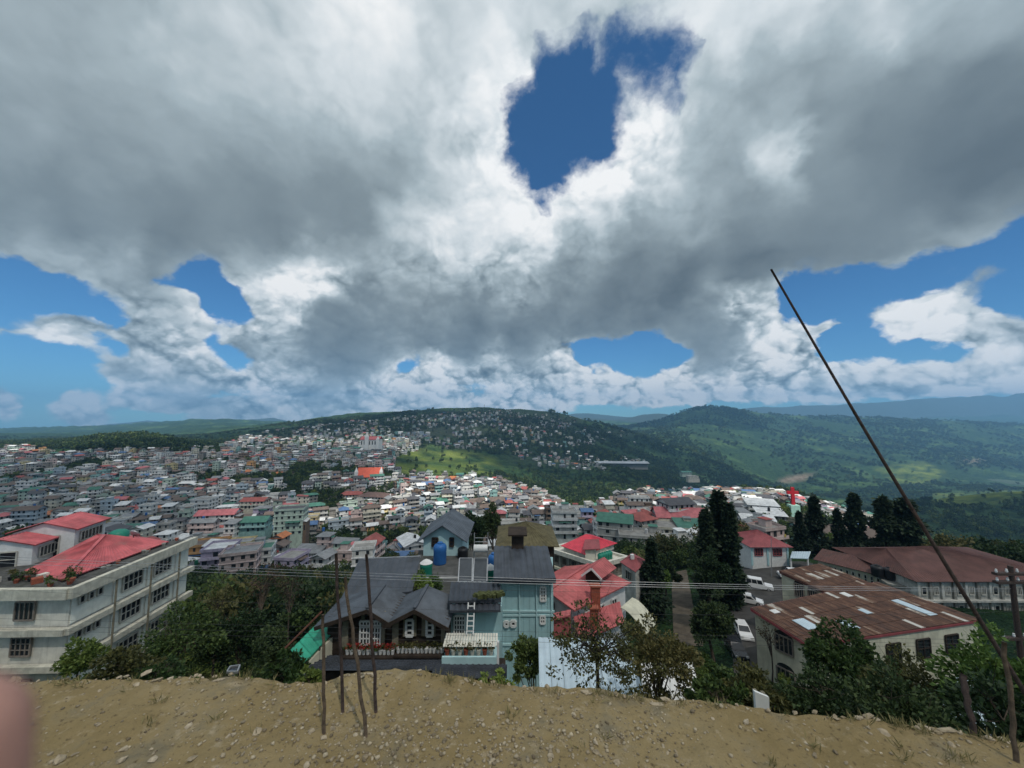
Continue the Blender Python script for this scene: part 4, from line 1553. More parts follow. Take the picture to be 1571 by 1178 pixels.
    keep |= inside([(955, 850), (1140, 840), (1120, 1000), (960, 1000)], px, py) & (g.random(len(x)) < .16)
    keep |= inside([(1330, 830), (1571, 830), (1700, 1000), (1400, 860)], px, py) & (y > 88)
    idx = [i for i in np.nonzero(keep)[0] if clear(x[i], y[i], 1.2) and NEAR_CLEAR(x[i], y[i])]
    scatter('wood', 'dark mixed wood filling the slope below the terrace', np.stack([x, y, z - .3], 1)[idx], g.uniform(4.5, 9.0, len(x))[idx], near, 6)

    x, y, z, px, py = sample(5200, 5, 48, -1.9, 1.9)
    idx = [i for i in range(len(x)) if NEAR_CLEAR(x[i], y[i])]
    s = g.uniform(.7, 1.9, len(x)) * np.clip(y / 20, .5, 1.3)
    scatter('undergrowth', 'low scrub on the steep bank under the terrace edge', np.stack([x, y, z - .5], 1)[idx], s[idx], near[1:3] + light[:1], 7)


NEAR_BLOCKS = []     # x, y, radius kept free of scattered trees


def NEAR_CLEAR(x, y):
    for bx, by, r in NEAR_BLOCKS:
        if (bx - x) ** 2 + (by - y) ** 2 < r * r:
            return False
    return True


# ------------------------------------------------------------------ materials of the near things
MT = {
    'pale_green': mat('pale_green_plaster', (.80, .82, .74), .8, .10, 1.2, streak=.15, dirt=(.16, .16, .13)),
    'plaster_grey': mat('grey_plaster', (.64, .62, .54), .85, .16, 1.0, bump=.2, streak=.35, dirt=(.12, .115, .09)),
    'band': mat('concrete_band', (.54, .52, .43), .85, .2, 1.5, bump=.2, streak=.55, dirt=(.11, .10, .08)),
    'concrete': mat('old_concrete', (.24, .235, .21), .9, .3, .8, bump=.4, streak=.55, dirt=(.05, .05, .04), dirt_amt=.5),
    'dark_floor': mat('mossy_roof_floor', (.085, .085, .08), .9, .35, 1.5, bump=.4, dirt=(.04, .045, .03), dirt_amt=.7),
    'red_roof': mat('pink_red_roof_sheet', (.50, .115, .125), .5, .28, .7, streak=.25, dirt=(.26, .15, .13), dirt_amt=.6),
    'bright_red': mat('bright_red_roof_sheet', (.62, .055, .085), .45, .15, .9, dirt=(.30, .09, .09), dirt_amt=.35),
    'salmon_roof': mat('salmon_roof_tiles', (.44, .115, .115), .65, .3, .7, bump=.3, dirt=(.20, .10, .08), dirt_amt=.75),
    'maroon_roof': mat('maroon_roof_sheet', (.27, .07, .075), .6, .2, .8, dirt=(.13, .07, .06), dirt_amt=.5),
    'brown_roof': mat('brown_roof_sheet', (.105, .048, .040), .7, .25, .5, dirt=(.05, .035, .03), dirt_amt=.6),
    'slate': mat('slate_roof_sheet', (.060, .068, .082), .5, .25, 1.2, dirt=(.03, .032, .03), dirt_amt=.5),
    'slate_light': mat('grey_blue_roof_sheet', (.088, .104, .125), .55, .3, 1.0, dirt=(.04, .045, .045), dirt_amt=.6),
    'olive_roof': mat('olive_brown_roof', (.11, .095, .05), .85, .3, 1.5, bump=.3),
    'teal': mat('teal_painted_boards', (.36, .55, .57), .7, .10, 1.0, streak=.22, dirt=(.10, .17, .17)),
    'teal_trim': mat('teal_trim', (.44, .63, .64), .7, .1, 1.0),
    'timber': mat('dark_timber', (.038, .027, .020), .8, .35, 2.5, bump=.5),
    'post': mat('weathered_post', (.20, .18, .13), .85, .25, 3, bump=.3),
    'white': mat('white_paint', (.68, .68, .66), .6, .1, 2.0, streak=.15, dirt=(.3, .3, .28)),
    'cream': mat('cream_plaster', (.56, .54, .42), .85, .18, .8, streak=.5, dirt=(.18, .17, .12)),
    'dirty_white': mat('stained_white_plaster', (.46, .46, .42), .85, .3, .8, streak=.75, dirt=(.07, .07, .06), dirt_amt=.4),
    'glass': mat('window_glass', (.022, .026, .030), .12, .3, 1.0, spec=.5),
    'frame': mat('window_frame', (.50, .48, .42), .7, .15, 2.0),
    'frame_brown': mat('brown_window_frame', (.22, .19, .16), .7, .2, 2.0),
    'green_sheet': mat('green_plastic_sheet', (.03, .30, .19), .45, .18, 1.5, dirt=(.02, .13, .09), dirt_amt=.4),
    'pale_blue_sheet': mat('pale_blue_roof_sheet', (.46, .56, .62), .5, .08, 1.5, dirt=(.30, .36, .40), dirt_amt=.3),
    'rusty_pipe': mat('rusty_pipe', (.10, .040, .025), .85, .35, 5, bump=.4),
    'iron': mat('rusty_iron', (.060, .042, .036), .75, .45, 30, bump=.5, dirt=(.12, .055, .03), dirt_amt=.5),
    'stick': mat('weathered_stick', (.13, .095, .065), .85, .4, 25, bump=.6, dirt=(.05, .04, .03), dirt_amt=.5),
    'brick': mat('chimney_brick', (.30, .085, .05), .85, .25, 6, bump=.4),
    'blue_tank': mat('blue_plastic', (.025, .12, .34), .45, .12, 2.0),
    'green_tank': mat('green_plastic', (.02, .22, .15), .45, .12, 2.0),
    'black_tank': mat('black_plastic', (.016, .017, .019), .45, .15, 2.0),
    'steel': mat('galvanised_steel', (.42, .43, .44), .4, .2, 3.0, metal=.6),
    'dark_metal': mat('dark_metal', (.05, .05, .05), .5, .2, 3.0),
    'solar': mat('solar_collector', (.035, .042, .050), .25, .2, 2.0, spec=.5),
    'soil': mat('potting_soil', (.05, .035, .025), .95, .3, 8),
    'red_flower': mat('red_petals', (.36, .022, .022), .7, .3, 9),
    'moss': mat('mossy_growth', (.075, .085, .03), .95, .4, 6, bump=.5),
    'asphalt': mat('asphalt', (.055, .052, .049), .95, .3, .5, bump=.3, dirt=(.09, .085, .07), dirt_amt=.5),
    'track': mat('earth_track', (.105, .085, .062), .95, .35, .6, bump=.4, dirt=(.05, .05, .03), dirt_amt=.6),
    'car_white': mat('white_car_paint', (.72, .72, .72), .25, .04, 2.0, spec=.5),
    'car_dark': mat('dark_car_paint', (.02, .022, .026), .25, .05, 2.0, spec=.5),
    'tyre': mat('tyre_rubber', (.02, .02, .02), .9, .2, 6),
    'lamp_glass': mat('lamp_glass', (.6, .6, .58), .15, .05, 2.0),
    'lamp_red': mat('red_lamp_glass', (.35, .02, .02), .2, .05, 2.0),
    'skin': mat('skin', (.44, .235, .185), .55, .12, 120, bump=.15),
    'nail': mat('nail', (.55, .33, .28), .35, .05, 60),
    'red_cross': mat('red_enamel', (.45, .02, .03), .5, .1, 1.0),
}


def rust_material():
    """Rusted corrugated sheet; each sheet its own age."""
    m, nt, N, L, P = new_mat('rusted_sheet')
    tc = N.new('ShaderNodeTexCoord')
    oi = N.new('ShaderNodeObjectInfo')
    geo = N.new('ShaderNodeNewGeometry')

    def nz(scale, detail):
        n = N.new('ShaderNodeTexNoise')
        n.inputs['Scale'].default_value = scale
        n.inputs['Detail'].default_value = detail
        n.inputs['Roughness'].default_value = .7
        L.new(geo.outputs['Position'], n.inputs['Vector'])
        return n.outputs['Fac']
    rp = N.new('ShaderNodeValToRGB')
    cr = rp.color_ramp
    st = [(0, (.022, .013, .010)), (.28, (.058, .026, .016)), (.54, (.11, .049, .027)), (.72, (.17, .095, .058)), (.84, (.27, .22, .17)), (1, (.50, .48, .44))]
    while len(cr.elements) < len(st):
        cr.elements.new(.5)
    for e, (p, c) in zip(cr.elements, st):
        e.position, e.color = p, (*c, 1)
    a = N.new('ShaderNodeMath')
    a.operation = 'MULTIPLY_ADD'
    mp = N.new('ShaderNodeMapping')
    mp.inputs['Rotation'].default_value = (0, 0, R(43))
    L.new(geo.outputs['Position'], mp.inputs['Vector'])
    m3 = N.new('ShaderNodeMapping')
    m3.inputs['Scale'].default_value = (.16, 3.2, .5)
    L.new(mp.outputs[0], m3.inputs['Vector'])
    sn = N.new('ShaderNodeTexNoise')
    sn.inputs['Scale'].default_value = 1.0
    sn.inputs['Detail'].default_value = 6
    sn.inputs['Roughness'].default_value = .75
    L.new(m3.outputs[0], sn.inputs['Vector'])
    av = N.new('ShaderNodeMath')
    av.operation = 'MULTIPLY_ADD'
    L.new(sn.outputs['Fac'], av.inputs[0])
    av.inputs[1].default_value = 1.5
    L.new(nz(.9, 7), av.inputs[2])
    L.new(av.outputs[0], a.inputs[0])
    a.inputs[1].default_value, a.inputs[2].default_value = 1.15, -1.02
    b = N.new('ShaderNodeMath')
    b.operation = 'POWER'
    L.new(oi.outputs['Random'], b.inputs[0])
    b.inputs[1].default_value = 13.0
    c = N.new('ShaderNodeMath')
    L.new(a.outputs[0], c.inputs[0])
    L.new(b.outputs[0], c.inputs[1])
    L.new(c.outputs[0], rp.inputs[0])
    L.new(rp.outputs[0], P.inputs['Base Color'])
    P.inputs['Roughness'].default_value = .75
    return m


MT['rust'] = rust_material()


def put(mb, name, m, root, smooth=False):
    """Link a shape that was laid out in world coordinates under its thing."""
    inv = root.matrix_basis.inverted() if root is not None else Matrix()
    if root is not None and root.parent is not None:
        inv = inv @ root.parent.matrix_basis.inverted()
    mb.v = [tuple(inv @ Vector(p)) for p in mb.v]
    return mb.build(name, m, root, smooth)


def window(root, bl, br, tr, tl, nx=2, ny=3, fm='frame', fw=.06, gm='glass', name='window', out=.05):
    """Framed window on a wall: the frame with its glazing bars, the glass as a sub-part."""
    bl, br, tr, tl = map(Vector, (bl, br, tr, tl))
    n = (br - bl).cross(tl - bl).normalized()
    if n.dot(bl) > 0:
        n = -n
    o = n * out
    mb = MB()

    def P(s, t):
        return bl.lerp(br, s).lerp(tl.lerp(tr, s), t) + o
    for t in (0, 1):
        mb.bar(P(0, t), P(1, t), fw * 1.3, fw * 1.3)
    for s in (0, 1):
        mb.bar(P(s, 0), P(s, 1), fw * 1.2, fw * 1.2)
    for i in range(1, nx):
        mb.bar(P(i / nx, 0), P(i / nx, 1), fw * .8, fw * .8)
    for j in range(1, ny):
        mb.bar(P(0, j / ny), P(1, j / ny), fw * .7, fw * .7)
    w = put(mb, name, MT[fm], root)
    g = MB()
    g.poly(*[p + n * .012 for p in (bl, br, tr, tl)])
    put(g, 'pane', MT[gm], w)
    return w


def win_px(root, x0, y0, x1, y1, D0, D1=None, **kw):
    D1 = D0 if D1 is None else D1
    # corners on the vertical plane through both sides
    a, b = ray_at(x0, (y0 + y1) / 2, D0), ray_at(x1, (y0 + y1) / 2, D1)
    zt, zb = z_at(y0, (D0 + D1) / 2), z_at(y1, (D0 + D1) / 2)
    return window(root, (a.x, a.y, zb), (b.x, b.y, zb), (b.x, b.y, zt), (a.x, a.y, zt), **kw)


def roof_part(root, name, m, e0, e1, t0, t1, pitch=.3, amp=.03, trap=True):
    mb = MB()
    mb.corr(e0, e1, t0, t1, pitch, amp, trap=trap)
    return put(mb, name, MT[m], root)


def prism_wall(root, name, m, plan, z0, z1):
    """Closed wall block over a plan polygon."""
    mb = MB()
    n = len(plan)
    a = sum(plan[i][0] * plan[(i + 1) % n][1] - plan[(i + 1) % n][0] * plan[i][1] for i in range(n))
    pl = plan if a > 0 else plan[::-1]
    v = [(p[0], p[1], z0) for p in pl] + [(p[0], p[1], z1) for p in pl]
    mb.add(v, [tuple(reversed(range(n))), tuple(range(n, 2 * n))] + [(i, (i + 1) % n, (i + 1) % n + n, i + n) for i in range(n)])
    return put(mb, name, MT[m], root)


def block(p, r):
    NEAR_BLOCKS.append((p[0], p[1], r))


# ------------------------------------------------------------------ red-roofed institution on the left
def institution():
    A, B = ray_at(110, 892, 36.0), ray_at(291, 822, 49.8)
    zt = -15.9
    ab = Vector((B.x - A.x, B.y - A.y, 0))
    Lab = ab.length
    e = ab.normalized()                       # along the right-hand face, away from the camera
    fr = Vector((-1, -.03, 0)).normalized()    # along the front, to the left
    root = empty('institution_building', (A.x, A.y, -26), 0, 'pale green institution with pink-red roofs and three floors of windows, far left', 'building')
    C = Vector((A.x, A.y, 0))

    def W(s, t, z):
        """s metres along the right face, t metres along the front."""
        p = C + e * s + fr * t
        return Vector((p.x, p.y, z))
    block(W(Lab / 2, 12, 0), 17)
    floors = [-26, -22.4, -19.3, zt]
    prism_wall(root, 'wall', 'plaster_grey', [W(0.02, 0, 0), W(.02, 30, 0), W(Lab, 30, 0), W(Lab, 0, 0)], -30, zt - .2)
    # lighter plaster of the right face, panel by panel between the pilasters
    bays = [(0.15, .28 * Lab), (.28 * Lab + .25, .56 * Lab), (.56 * Lab + .25, .84 * Lab), (.84 * Lab + .25, Lab - .1)]
    n = e.cross(Vector((0, 0, 1))).normalized()
    if n.x < 0:
        n = -n
    for f in range(3):
        for s0, s1 in bays:
            mb = MB()
            a, b = W(s0, 0, 0) + n * .06, W(s1, 0, 0) + n * .06
            z0, z1 = floors[f] + .25, floors[f + 1] - .3
            mb.slab([(a.x, a.y, z0), (b.x, b.y, z0), (b.x, b.y, z1), (a.x, a.y, z1)], .05)
            put(mb, 'wall_panel', MT['pale_green'], root)
    for k, z in enumerate(floors[1:]):
        mb = MB()
        h = .95 if k == 2 else .55
        o = .7 if k == 2 else .55
        a, b = W(-o, -.0, z) + n * o, W(Lab + .3, 0, z) + n * o
        c, d = W(Lab + .3, 0, z) - n * .3, W(-o, 30, z)
        mb.bar(W(-o, -.1, z - .1) + n * (o - .15), W(Lab + .2, -.1, z - .1) + n * (o - .15), .5, h)
        mb.bar(W(-o + .1, -o + .2, z - .105), W(-o + .1, 30, z - .105), .5, h - .01)
        put(mb, 'floor_band', MT['band'], root)
    for s in (.26 * Lab, .55 * Lab, .83 * Lab):        # drain pipes down the right face
        mb = MB()
        p = W(s, 0, 0) + n * .75
        mb.tube([(p.x, p.y, -28), (p.x, p.y, zt + .3)], .09, 6)
        put(mb, 'drain_pipe', MT['post'], root)
    # windows of the right face
    for f, z in enumerate(floors[:3]):
        for s0, s1, nx in ((.36 * Lab, .52 * Lab, 4), (.63 * Lab, .79 * Lab, 4)):
            a, b = W(s0, 0, 0) + n * .13, W(s1, 0, 0) + n * .13
            window(root, (a.x, a.y, z + .95), (b.x, b.y, z + .95), (b.x, b.y, z + 2.5), (a.x, a.y, z + 2.5), nx=nx, ny=2, fm='frame', fw=.11)
        if f:
            for k in range(3):
                a, b = W((.05 + .06 * k) * Lab, 0, 0) + n * .13, W((.085 + .06 * k) * Lab, 0, 0) + n * .13
                window(root, (a.x, a.y, z + 1.75), (b.x, b.y, z + 1.75), (b.x, b.y, z + 2.45), (a.x, a.y, z + 2.45), nx=1, ny=1, fm='frame', fw=.1)
    # front: windows, sunken porch
    out = Vector((0, -1, 0))
    for f, z in enumerate(floors[:3]):
        for t0, t1 in ((2.9, 4.6),) if f else ((2.6, 5.0),):
            a, b = W(0, t1, 0) + out * .12, W(0, t0, 0) + out * .12
            window(root, (a.x, a.y, z + .8), (b.x, b.y, z + .8), (b.x, b.y, z + 2.4), (a.x, a.y, z + 2.4), nx=4, ny=1 if f == 2 else 3, fm='frame_brown', fw=.09)
        a, b = W(0, 9.2, 0) + out * .1, W(0, 6.6, 0) + out * .1
        mb = MB()
        mb.poly((a.x, a.y, z + .3), (b.x, b.y, z + .3), (b.x, b.y, z + 2.5), (a.x, a.y, z + 2.5))
        put(mb, 'porch_opening', MT['glass'], root)
        mb = MB()
        mb.bar(W(-.9, 6.3, z + .85), W(-.9, 9.6, z + .85), .12, .9)
        put(mb, 'parapet', MT['plaster_grey'], root)
    # stair flight at the porch
    mb = MB()
    for k in range(9):
        p = W(-1.6, 5.2 + .42 * k, -25.7 + .3 * k)
        mb.box(p.x, p.y, p.z, .5, 1.4, .34)
    put(mb, 'stair', MT['band'], root)
    # main hipped roof
    nc, rc, lc, ap = ray_at(96, 883, 37.3), ray_at(259, 829, 48.4), ray_at(38, 868, 39.6), ray_at(160, 822, 45.2)
    nc.z = rc.z = lc.z = zt + .25
    bc = lc + (rc - nc)
    ap2 = ap + (lc - nc) * .25
    roof_part(root, 'roof', 'red_roof', nc, rc, ap, ap + (rc - nc) * .04, .42, .06)
    roof_part(root, 'roof', 'red_roof', lc, nc, ap + Vector((-.05, 0, 0)), ap, .42, .06)
    roof_part(root, 'roof', 'red_roof', rc, bc, ap, ap2, .42, .06)
    roof_part(root, 'roof', 'red_roof', bc, lc, ap2, ap, .42, .06)
    mb = MB()
    mb.bar(nc + Vector((0, 0, .12)), ap + Vector((0, 0, .12)), .3, .1)
    put(mb, 'ridge_cap', MT['red_roof'], root)
    # stepped clerestory block with two gabled roofs
    for (x0, yl, x1, yr, D0, D1, drop, up, wid) in ((92, 812, 172, 797, 44.5, 49.5, 3.4, 1.0, 3.2), (27, 836, 113, 818, 41.5, 46.0, 3.6, .8, 3.0)):
        a, b = ray_at(x0 + 28, yl, D0), ray_at(x1, yr, D1)
        b.z = a.z
        d = (b - a).normalized()
        s = Vector((d.y, -d.x, 0))
        if s.x < 0:
            s = -s
        far0, far1 = a - s * wid * 2, b - s * wid * 2
        r0, r1 = a - s * wid + Vector((0, 0, up)), b - s * wid + Vector((0, 0, up))
        ins = s * .45
        prism_wall(root, 'clerestory_wall', 'white', [a - ins + d * .3, b - ins - d * .3, far1 + ins - d * .3, far0 + ins + d * .3], a.z - drop, a.z - .05)
        mb = MB()
        for q, w_ in ((a + d * .3, r0 + d * .3), (b - d * .3, r1 - d * .3)):
            f_ = (far0 if q is not b else far1)
            p0 = q - ins
            p1 = q - s * (wid * 2) + ins
            mb.poly((p0.x, p0.y, a.z - .06), (p1.x, p1.y, a.z - .06), (w_.x, w_.y, w_.z - .15))
        put(mb, 'gable', MT['white'], root)
        roof_part(root, 'roof', 'red_roof', a, b, r0, r1, .42, .06)
        roof_part(root, 'roof', 'red_roof', far1, far0, r1, r0, .42, .06)
        w0, w1 = a - ins + d * 1.0 + s * .06, b - ins - d * 1.0 + s * .06
        window(root, (w0.x, w0.y, a.z - 1.6), (w1.x, w1.y, a.z - 1.6), (w1.x, w1.y, a.z - .5), (w0.x, w0.y, a.z - .5), nx=6, ny=1, fm='frame', fw=.09)
        g0, g1 = a + d * .3 - s * (wid * .55) - d * .06, a + d * .3 - s * (wid * 1.5) - d * .06
        window(root, (g1.x, g1.y, a.z - 3.0), (g0.x, g0.y, a.z - 3.0), (g0.x, g0.y, a.z - .6), (g1.x, g1.y, a.z - .6), nx=2, ny=3, fm='frame', fw=.09)
    mb = MB()
    mb.slab([W(.3, .3, zt + .02), W(.3, 29, zt + .02), W(Lab - .3, 29, zt + .02), W(Lab - .3, .3, zt + .02)], .15)
    put(mb, 'flat_roof', MT['dark_floor'], root)
    # clutter on the flat roof edge
    g = random.Random(3)
    for k in range(9):
        p = W(g.uniform(.6, Lab * .9), g.uniform(.2, .8), zt + .42)
        mb = MB()
        mb.lathe([(.14, 0), (.22, .3), (.2, .32), (.02, .32)], 8, p)
        put(mb, 'roof_pot', MT['brick'] if k % 2 else MT['concrete'], root)
    for k in range(26):                                  # pots, crates and plants lined up behind the front parapet
        p = W(g.uniform(.5, 2.4), g.uniform(.8, 16), zt + .02)
        mb = MB()
        if k % 3 == 0:
            mb.box(p.x, p.y, p.z + .25, g.uniform(.4, .9), g.uniform(.4, .8), .5, g.uniform(0, 3))
            put(mb, 'crate', MT[g.choice(['timber', 'black_tank', 'plaster_grey', 'brick'])], root)
        else:
            mb.lathe([(.16, 0), (.24, .34), (.05, .36)], 8, p)
            put(mb, 'roof_pot', MT['brick'] if k % 2 else MT['black_tank'], root)
            q = crown_quads(np.random.default_rng(300 + k), 90, (.4, .4, .42), .2, 12)
            q += np.array([p.x - root.location.x, p.y - root.location.y, p.z + .65 - root.location.z])
            link('roof_plant', quads_mesh('roof_plant', q, LEAF['mid' if k % 2 else 'olive']), root)
    p = ray_at(204, 830, 47)
    dish = empty('satellite_dish', p, 0, 'white satellite dish on the roof of the red-roofed institution', 'satellite dish')
    mb = MB()
    prof = [(.02, 0), (.25, .03), (.45, .10), (.6, .2)]
    mb.lathe(prof, 14)
    T = Matrix.Rotation(R(-55), 4, 'X')
    mb.v = [tuple(T @ Vector(q) + Vector((0, 0, .75))) for q in mb.v]
    mb.build('bowl', MT['steel'], dish, True)
    mb = MB()
    mb.tube([(0, 0, -.9), (0, 0, .75)], .05, 6)
    mb.build('mast', MT['dark_metal'], dish)
    q = ray_at(182, 824, 47.5)
    tank = tag(link('water_tank', None, None, q), 'green water tank on the roof of the red-roofed institution', 'water tank')
    mb = MB()
    mb.lathe([(.9, -1.2), (.95, 0), (.95, .6), (.6, .85), (.25, .95)], 14)
    mb.build('drum', MT['green_tank'], tank, True)


institution()


# ------------------------------------------------------------------ dark timber house with twin gables
def flower_pot(p, label, leaf, group, s=1.0, pot='white', flower=False, seed=1):
    root = empty('flower_pot', p, 0, label, 'flower pot', group)
    mb = MB()
    mb.lathe([(.085 * s, 0), (.12 * s, .22 * s), (.13 * s, .22 * s), (.13 * s, .27 * s), (.11 * s, .27 * s), (.10 * s, .24 * s)], 10)
    mb.build('pot', MT[pot], root)
    g = np.random.default_rng(seed)
    q = crown_quads(g, 70, (.19 * s, .15 * s, .17 * s), .10 * s, 10)
    q[:, :, 2] += .36 * s
    link('plant', quads_mesh('plant', q, LEAF[leaf]), root)
    if flower:
        q = crown_quads(g, 60, (.22 * s, .17 * s, .14 * s), .07 * s, 12)
        q[:, :, 2] += .44 * s
        link('flowers', quads_mesh('flowers', q, MT['red_flower']), root)


POT_ORD = ORD + ['eleventh from left', 'rightmost of the row']


def timber_house():
    D = 22.0
    root = empty('timber_house', (ray_at(600, 1000, D).x, D, -19), 0, 'dark timber house with two slate-grey gables and white windows below the terrace', 'house')
    block((root.location.x, D + 3), 7.5)
    block((root.location.x + 5.5, D + 3), 6)
    zf = z_at(1000, D)
    for k, (xl, xa, xr, ya, yl, yr, bx, by) in enumerate(((503, 571, 604, 927, 947, 945, 590, 904), (604.5, 641, 688, 927, 945, 950, 656, 904.5))):
        L_, R_ = ray_at(xl, yl, D), ray_at(xr, yr, D)
        ap = ray_at(xa, ya, D)
        mb = MB()
        back = D + 2.4
        pts = [(L_.x, zf - 4), (R_.x, zf - 4), (R_.x, R_.z), (ap.x, ap.z - .1), (L_.x, L_.z)]
        n = len(pts)
        mb.add([(p[0], D, p[1]) for p in pts] + [(p[0], back, p[1]) for p in pts], [tuple(range(n)), tuple(reversed(range(n, 2 * n)))] + [(i, i + n, (i + 1) % n + n, (i + 1) % n) for i in range(n)])
        put(mb, 'wall', MT['timber'], root)
        # horizontal boards
        x0, x1 = L_.x + .05, R_.x - .05
        z = zf - .4
        while z < min(L_.z, R_.z) - .1:
            mb = MB()
            mb.b2(x0, D - .035, z, x1, D + .01, z + .26)
            put(mb, 'board', MT['timber'], root)
            z += .29
        # roof: two corrugated slopes
        f = D - .75
        dz = .10
        dx = .35
        bk = ray_at(bx, by, D + 2.1)
        bk.z = ap.z + dz
        a0 = Vector((ap.x, f, ap.z + dz))
        sh = bk.x - ap.x
        roof_part(root, 'roof', 'slate_light', (L_.x - dx, f, L_.z - .12), (L_.x - dx + sh, D + 2.6, L_.z - .12), a0, bk, .26, .05, False)
        roof_part(root, 'roof', 'slate_light', (R_.x + dx * .3, f, R_.z - .06), (R_.x + dx * .3 + sh, D + 2.6, R_.z - .06), a0, bk, .26, .05, False)
        mb = MB()
        mb.bar(a0 + Vector((0, 0, .07)), bk + Vector((0, 0, .07)), .18, .06)
        put(mb, 'ridge_cap', MT['slate'], root)
        mb = MB()
        mb.bar(Vector((L_.x - dx, f - .03, L_.z - .2)), a0 - Vector((0, .03, .1)), .05, .2)
        mb.bar(Vector((R_.x + dx * .3, f - .03, R_.z - .14)), a0 - Vector((0, .031, .101)), .05, .2)
        put(mb, 'barge_board', MT['timber'], root)
    for px, y0, y1 in ((531, 944, 992), (558, 934, 951), (571, 931, 951), (589, 938, 990), (607.5, 947, 996), (637, 933, 975), (650.5, 934, 975), (622, 944, 976), (666, 944, 976), (680, 948, 998)):
        a, b = ray_at(px, y0, D - .08), ray_at(px, y1, D - .08)
        mb = MB()
        w = .10 if px not in (531, 607.5) else .17
        mb.b2(a.x - w, D - .14, b.z, a.x + w, D - .02, a.z)
        put(mb, 'trim_post', MT['post'], root)
    for x0, y0, x1, y1, nx, ny in ((553, 961, 568, 988, 3, 3), (571, 961, 584, 988, 3, 3), (553, 952, 568, 959.5, 3, 1), (571, 952, 584, 959.5, 3, 1), (623.6, 950, 634, 974.5, 1, 3), (655, 950, 664.5, 974.5, 1, 3)):
        win_px(root, x0, y0, x1, y1, D - .09, nx=nx, ny=ny, fm='white', fw=.07 if nx > 1 else .10)
    # ledge that carries the pots
    for x0, x1, y in ((528, 606, 1003.5), (606, 681, 1001)):
        a, b = ray_at(x0, y, D - .45), ray_at(x1, y, D - .45)
        mb = MB()
        mb.b2(a.x, D - .75, a.z - .12, b.x, D - .02, a.z - .01)
        put(mb, 'ledge', MT['timber'], root)
    for i in range(12):
        p = ray_at(533 + i * 6.3, 1003.5, D - .45)
        flower_pot(p, 'white pot with red flowers under the french window, ' + POT_ORD[i], 'mid', 'white pots with red flowers', .95, 'white', True, i)
    for i in range(12):
        p = ray_at(611 + i * 6.1, 1001, D - .45)
        flower_pot(p, 'white pot with green plant under the two narrow windows, ' + POT_ORD[i], 'olive', 'white pots with green plants', .95, 'white', False, 40 + i)
    # tiled lean-to roof below, course by course
    for x0, x1, yt, yb, Dt, Db in ((488, 692, 1005, 1028, D - .1, D - 1.7), (668, 778, 1019, 1040, D - 1.2, D - 2.5)):
        a, b = ray_at(x0, yt, Dt), ray_at(x1, yt, Dt)
        c, d_ = ray_at(x0, yb, Db), ray_at(x1, yb, Db)
        n = 7
        c.x, d_.x = a.x, b.x
        for k in range(n):
            t0, t1 = k / n, (k + 1) / n
            mb = MB()
            p0, p1, p2, p3 = c.lerp(a, t0), d_.lerp(b, t0), d_.lerp(b, t1), c.lerp(a, t1)
            up = Vector((0, 0, .05))
            mb.corr(p0 + up, p1 + up, p3, p2, .3, .028)
            put(mb, 'tile_course', MT['slate'], root)
    mb = MB()
    a, b = ray_at(492, 1040, D - 1.4), ray_at(775, 1040, D - 1.4)
    mb.b2(a.x, D - 1.3, -22, b.x, D - .2, z_at(1030, D - 1.3))
    put(mb, 'lower_wall', MT['timber'], root)
    # great dark sheet roof behind the left gable
    e0, e1, t1, t0 = ray_at(522, 921, 24.4), ray_at(632, 908, 24.9), ray_at(645, 854, 30.5), ray_at(551, 858, 30.2)
    roof_part(root, 'rear_roof', 'slate', e0, e1, t0, t1, .5, .05)
    mb = MB()
    mb.bar(t0, t1, .12, .14)
    put(mb, 'gutter', MT['steel'], root)
    prism_wall(root, 'rear_wall', 'timber', [(e0.x + .4, 24.7, 0), (e1.x - .3, 25.2, 0), (t1.x - .4, 30.2, 0), (t0.x + .4, 30, 0)], -20, min(e0.z, t0.z) - .75)


timber_house()


# ------------------------------------------------------------------ teal house with roof terrace
def tank(p, r, h, m, label, cone=False):
    root = empty('water_tank', p, 0, label, 'water tank')
    mb = MB()
    mb.lathe([(r * .96, 0), (r, .05 * h), (r * .97, .3 * h), (r, .33 * h), (r * .97, .6 * h), (r, .63 * h), (r, .82 * h), (r * .8, .93 * h), (r * .42, .97 * h)], 18)
    mb.build('drum', MT[m], root, True)
    mb = MB()
    mb.lathe([(r * .42, .965 * h), (r * .42, 1.03 * h), (r * .3, 1.05 * h)] if not cone else [(r * 1.05, .86 * h), (r * .6, 1.0 * h), (r * .1, 1.1 * h)], 14)
    mb.build('lid', MT['white'] if cone else MT[m], root)


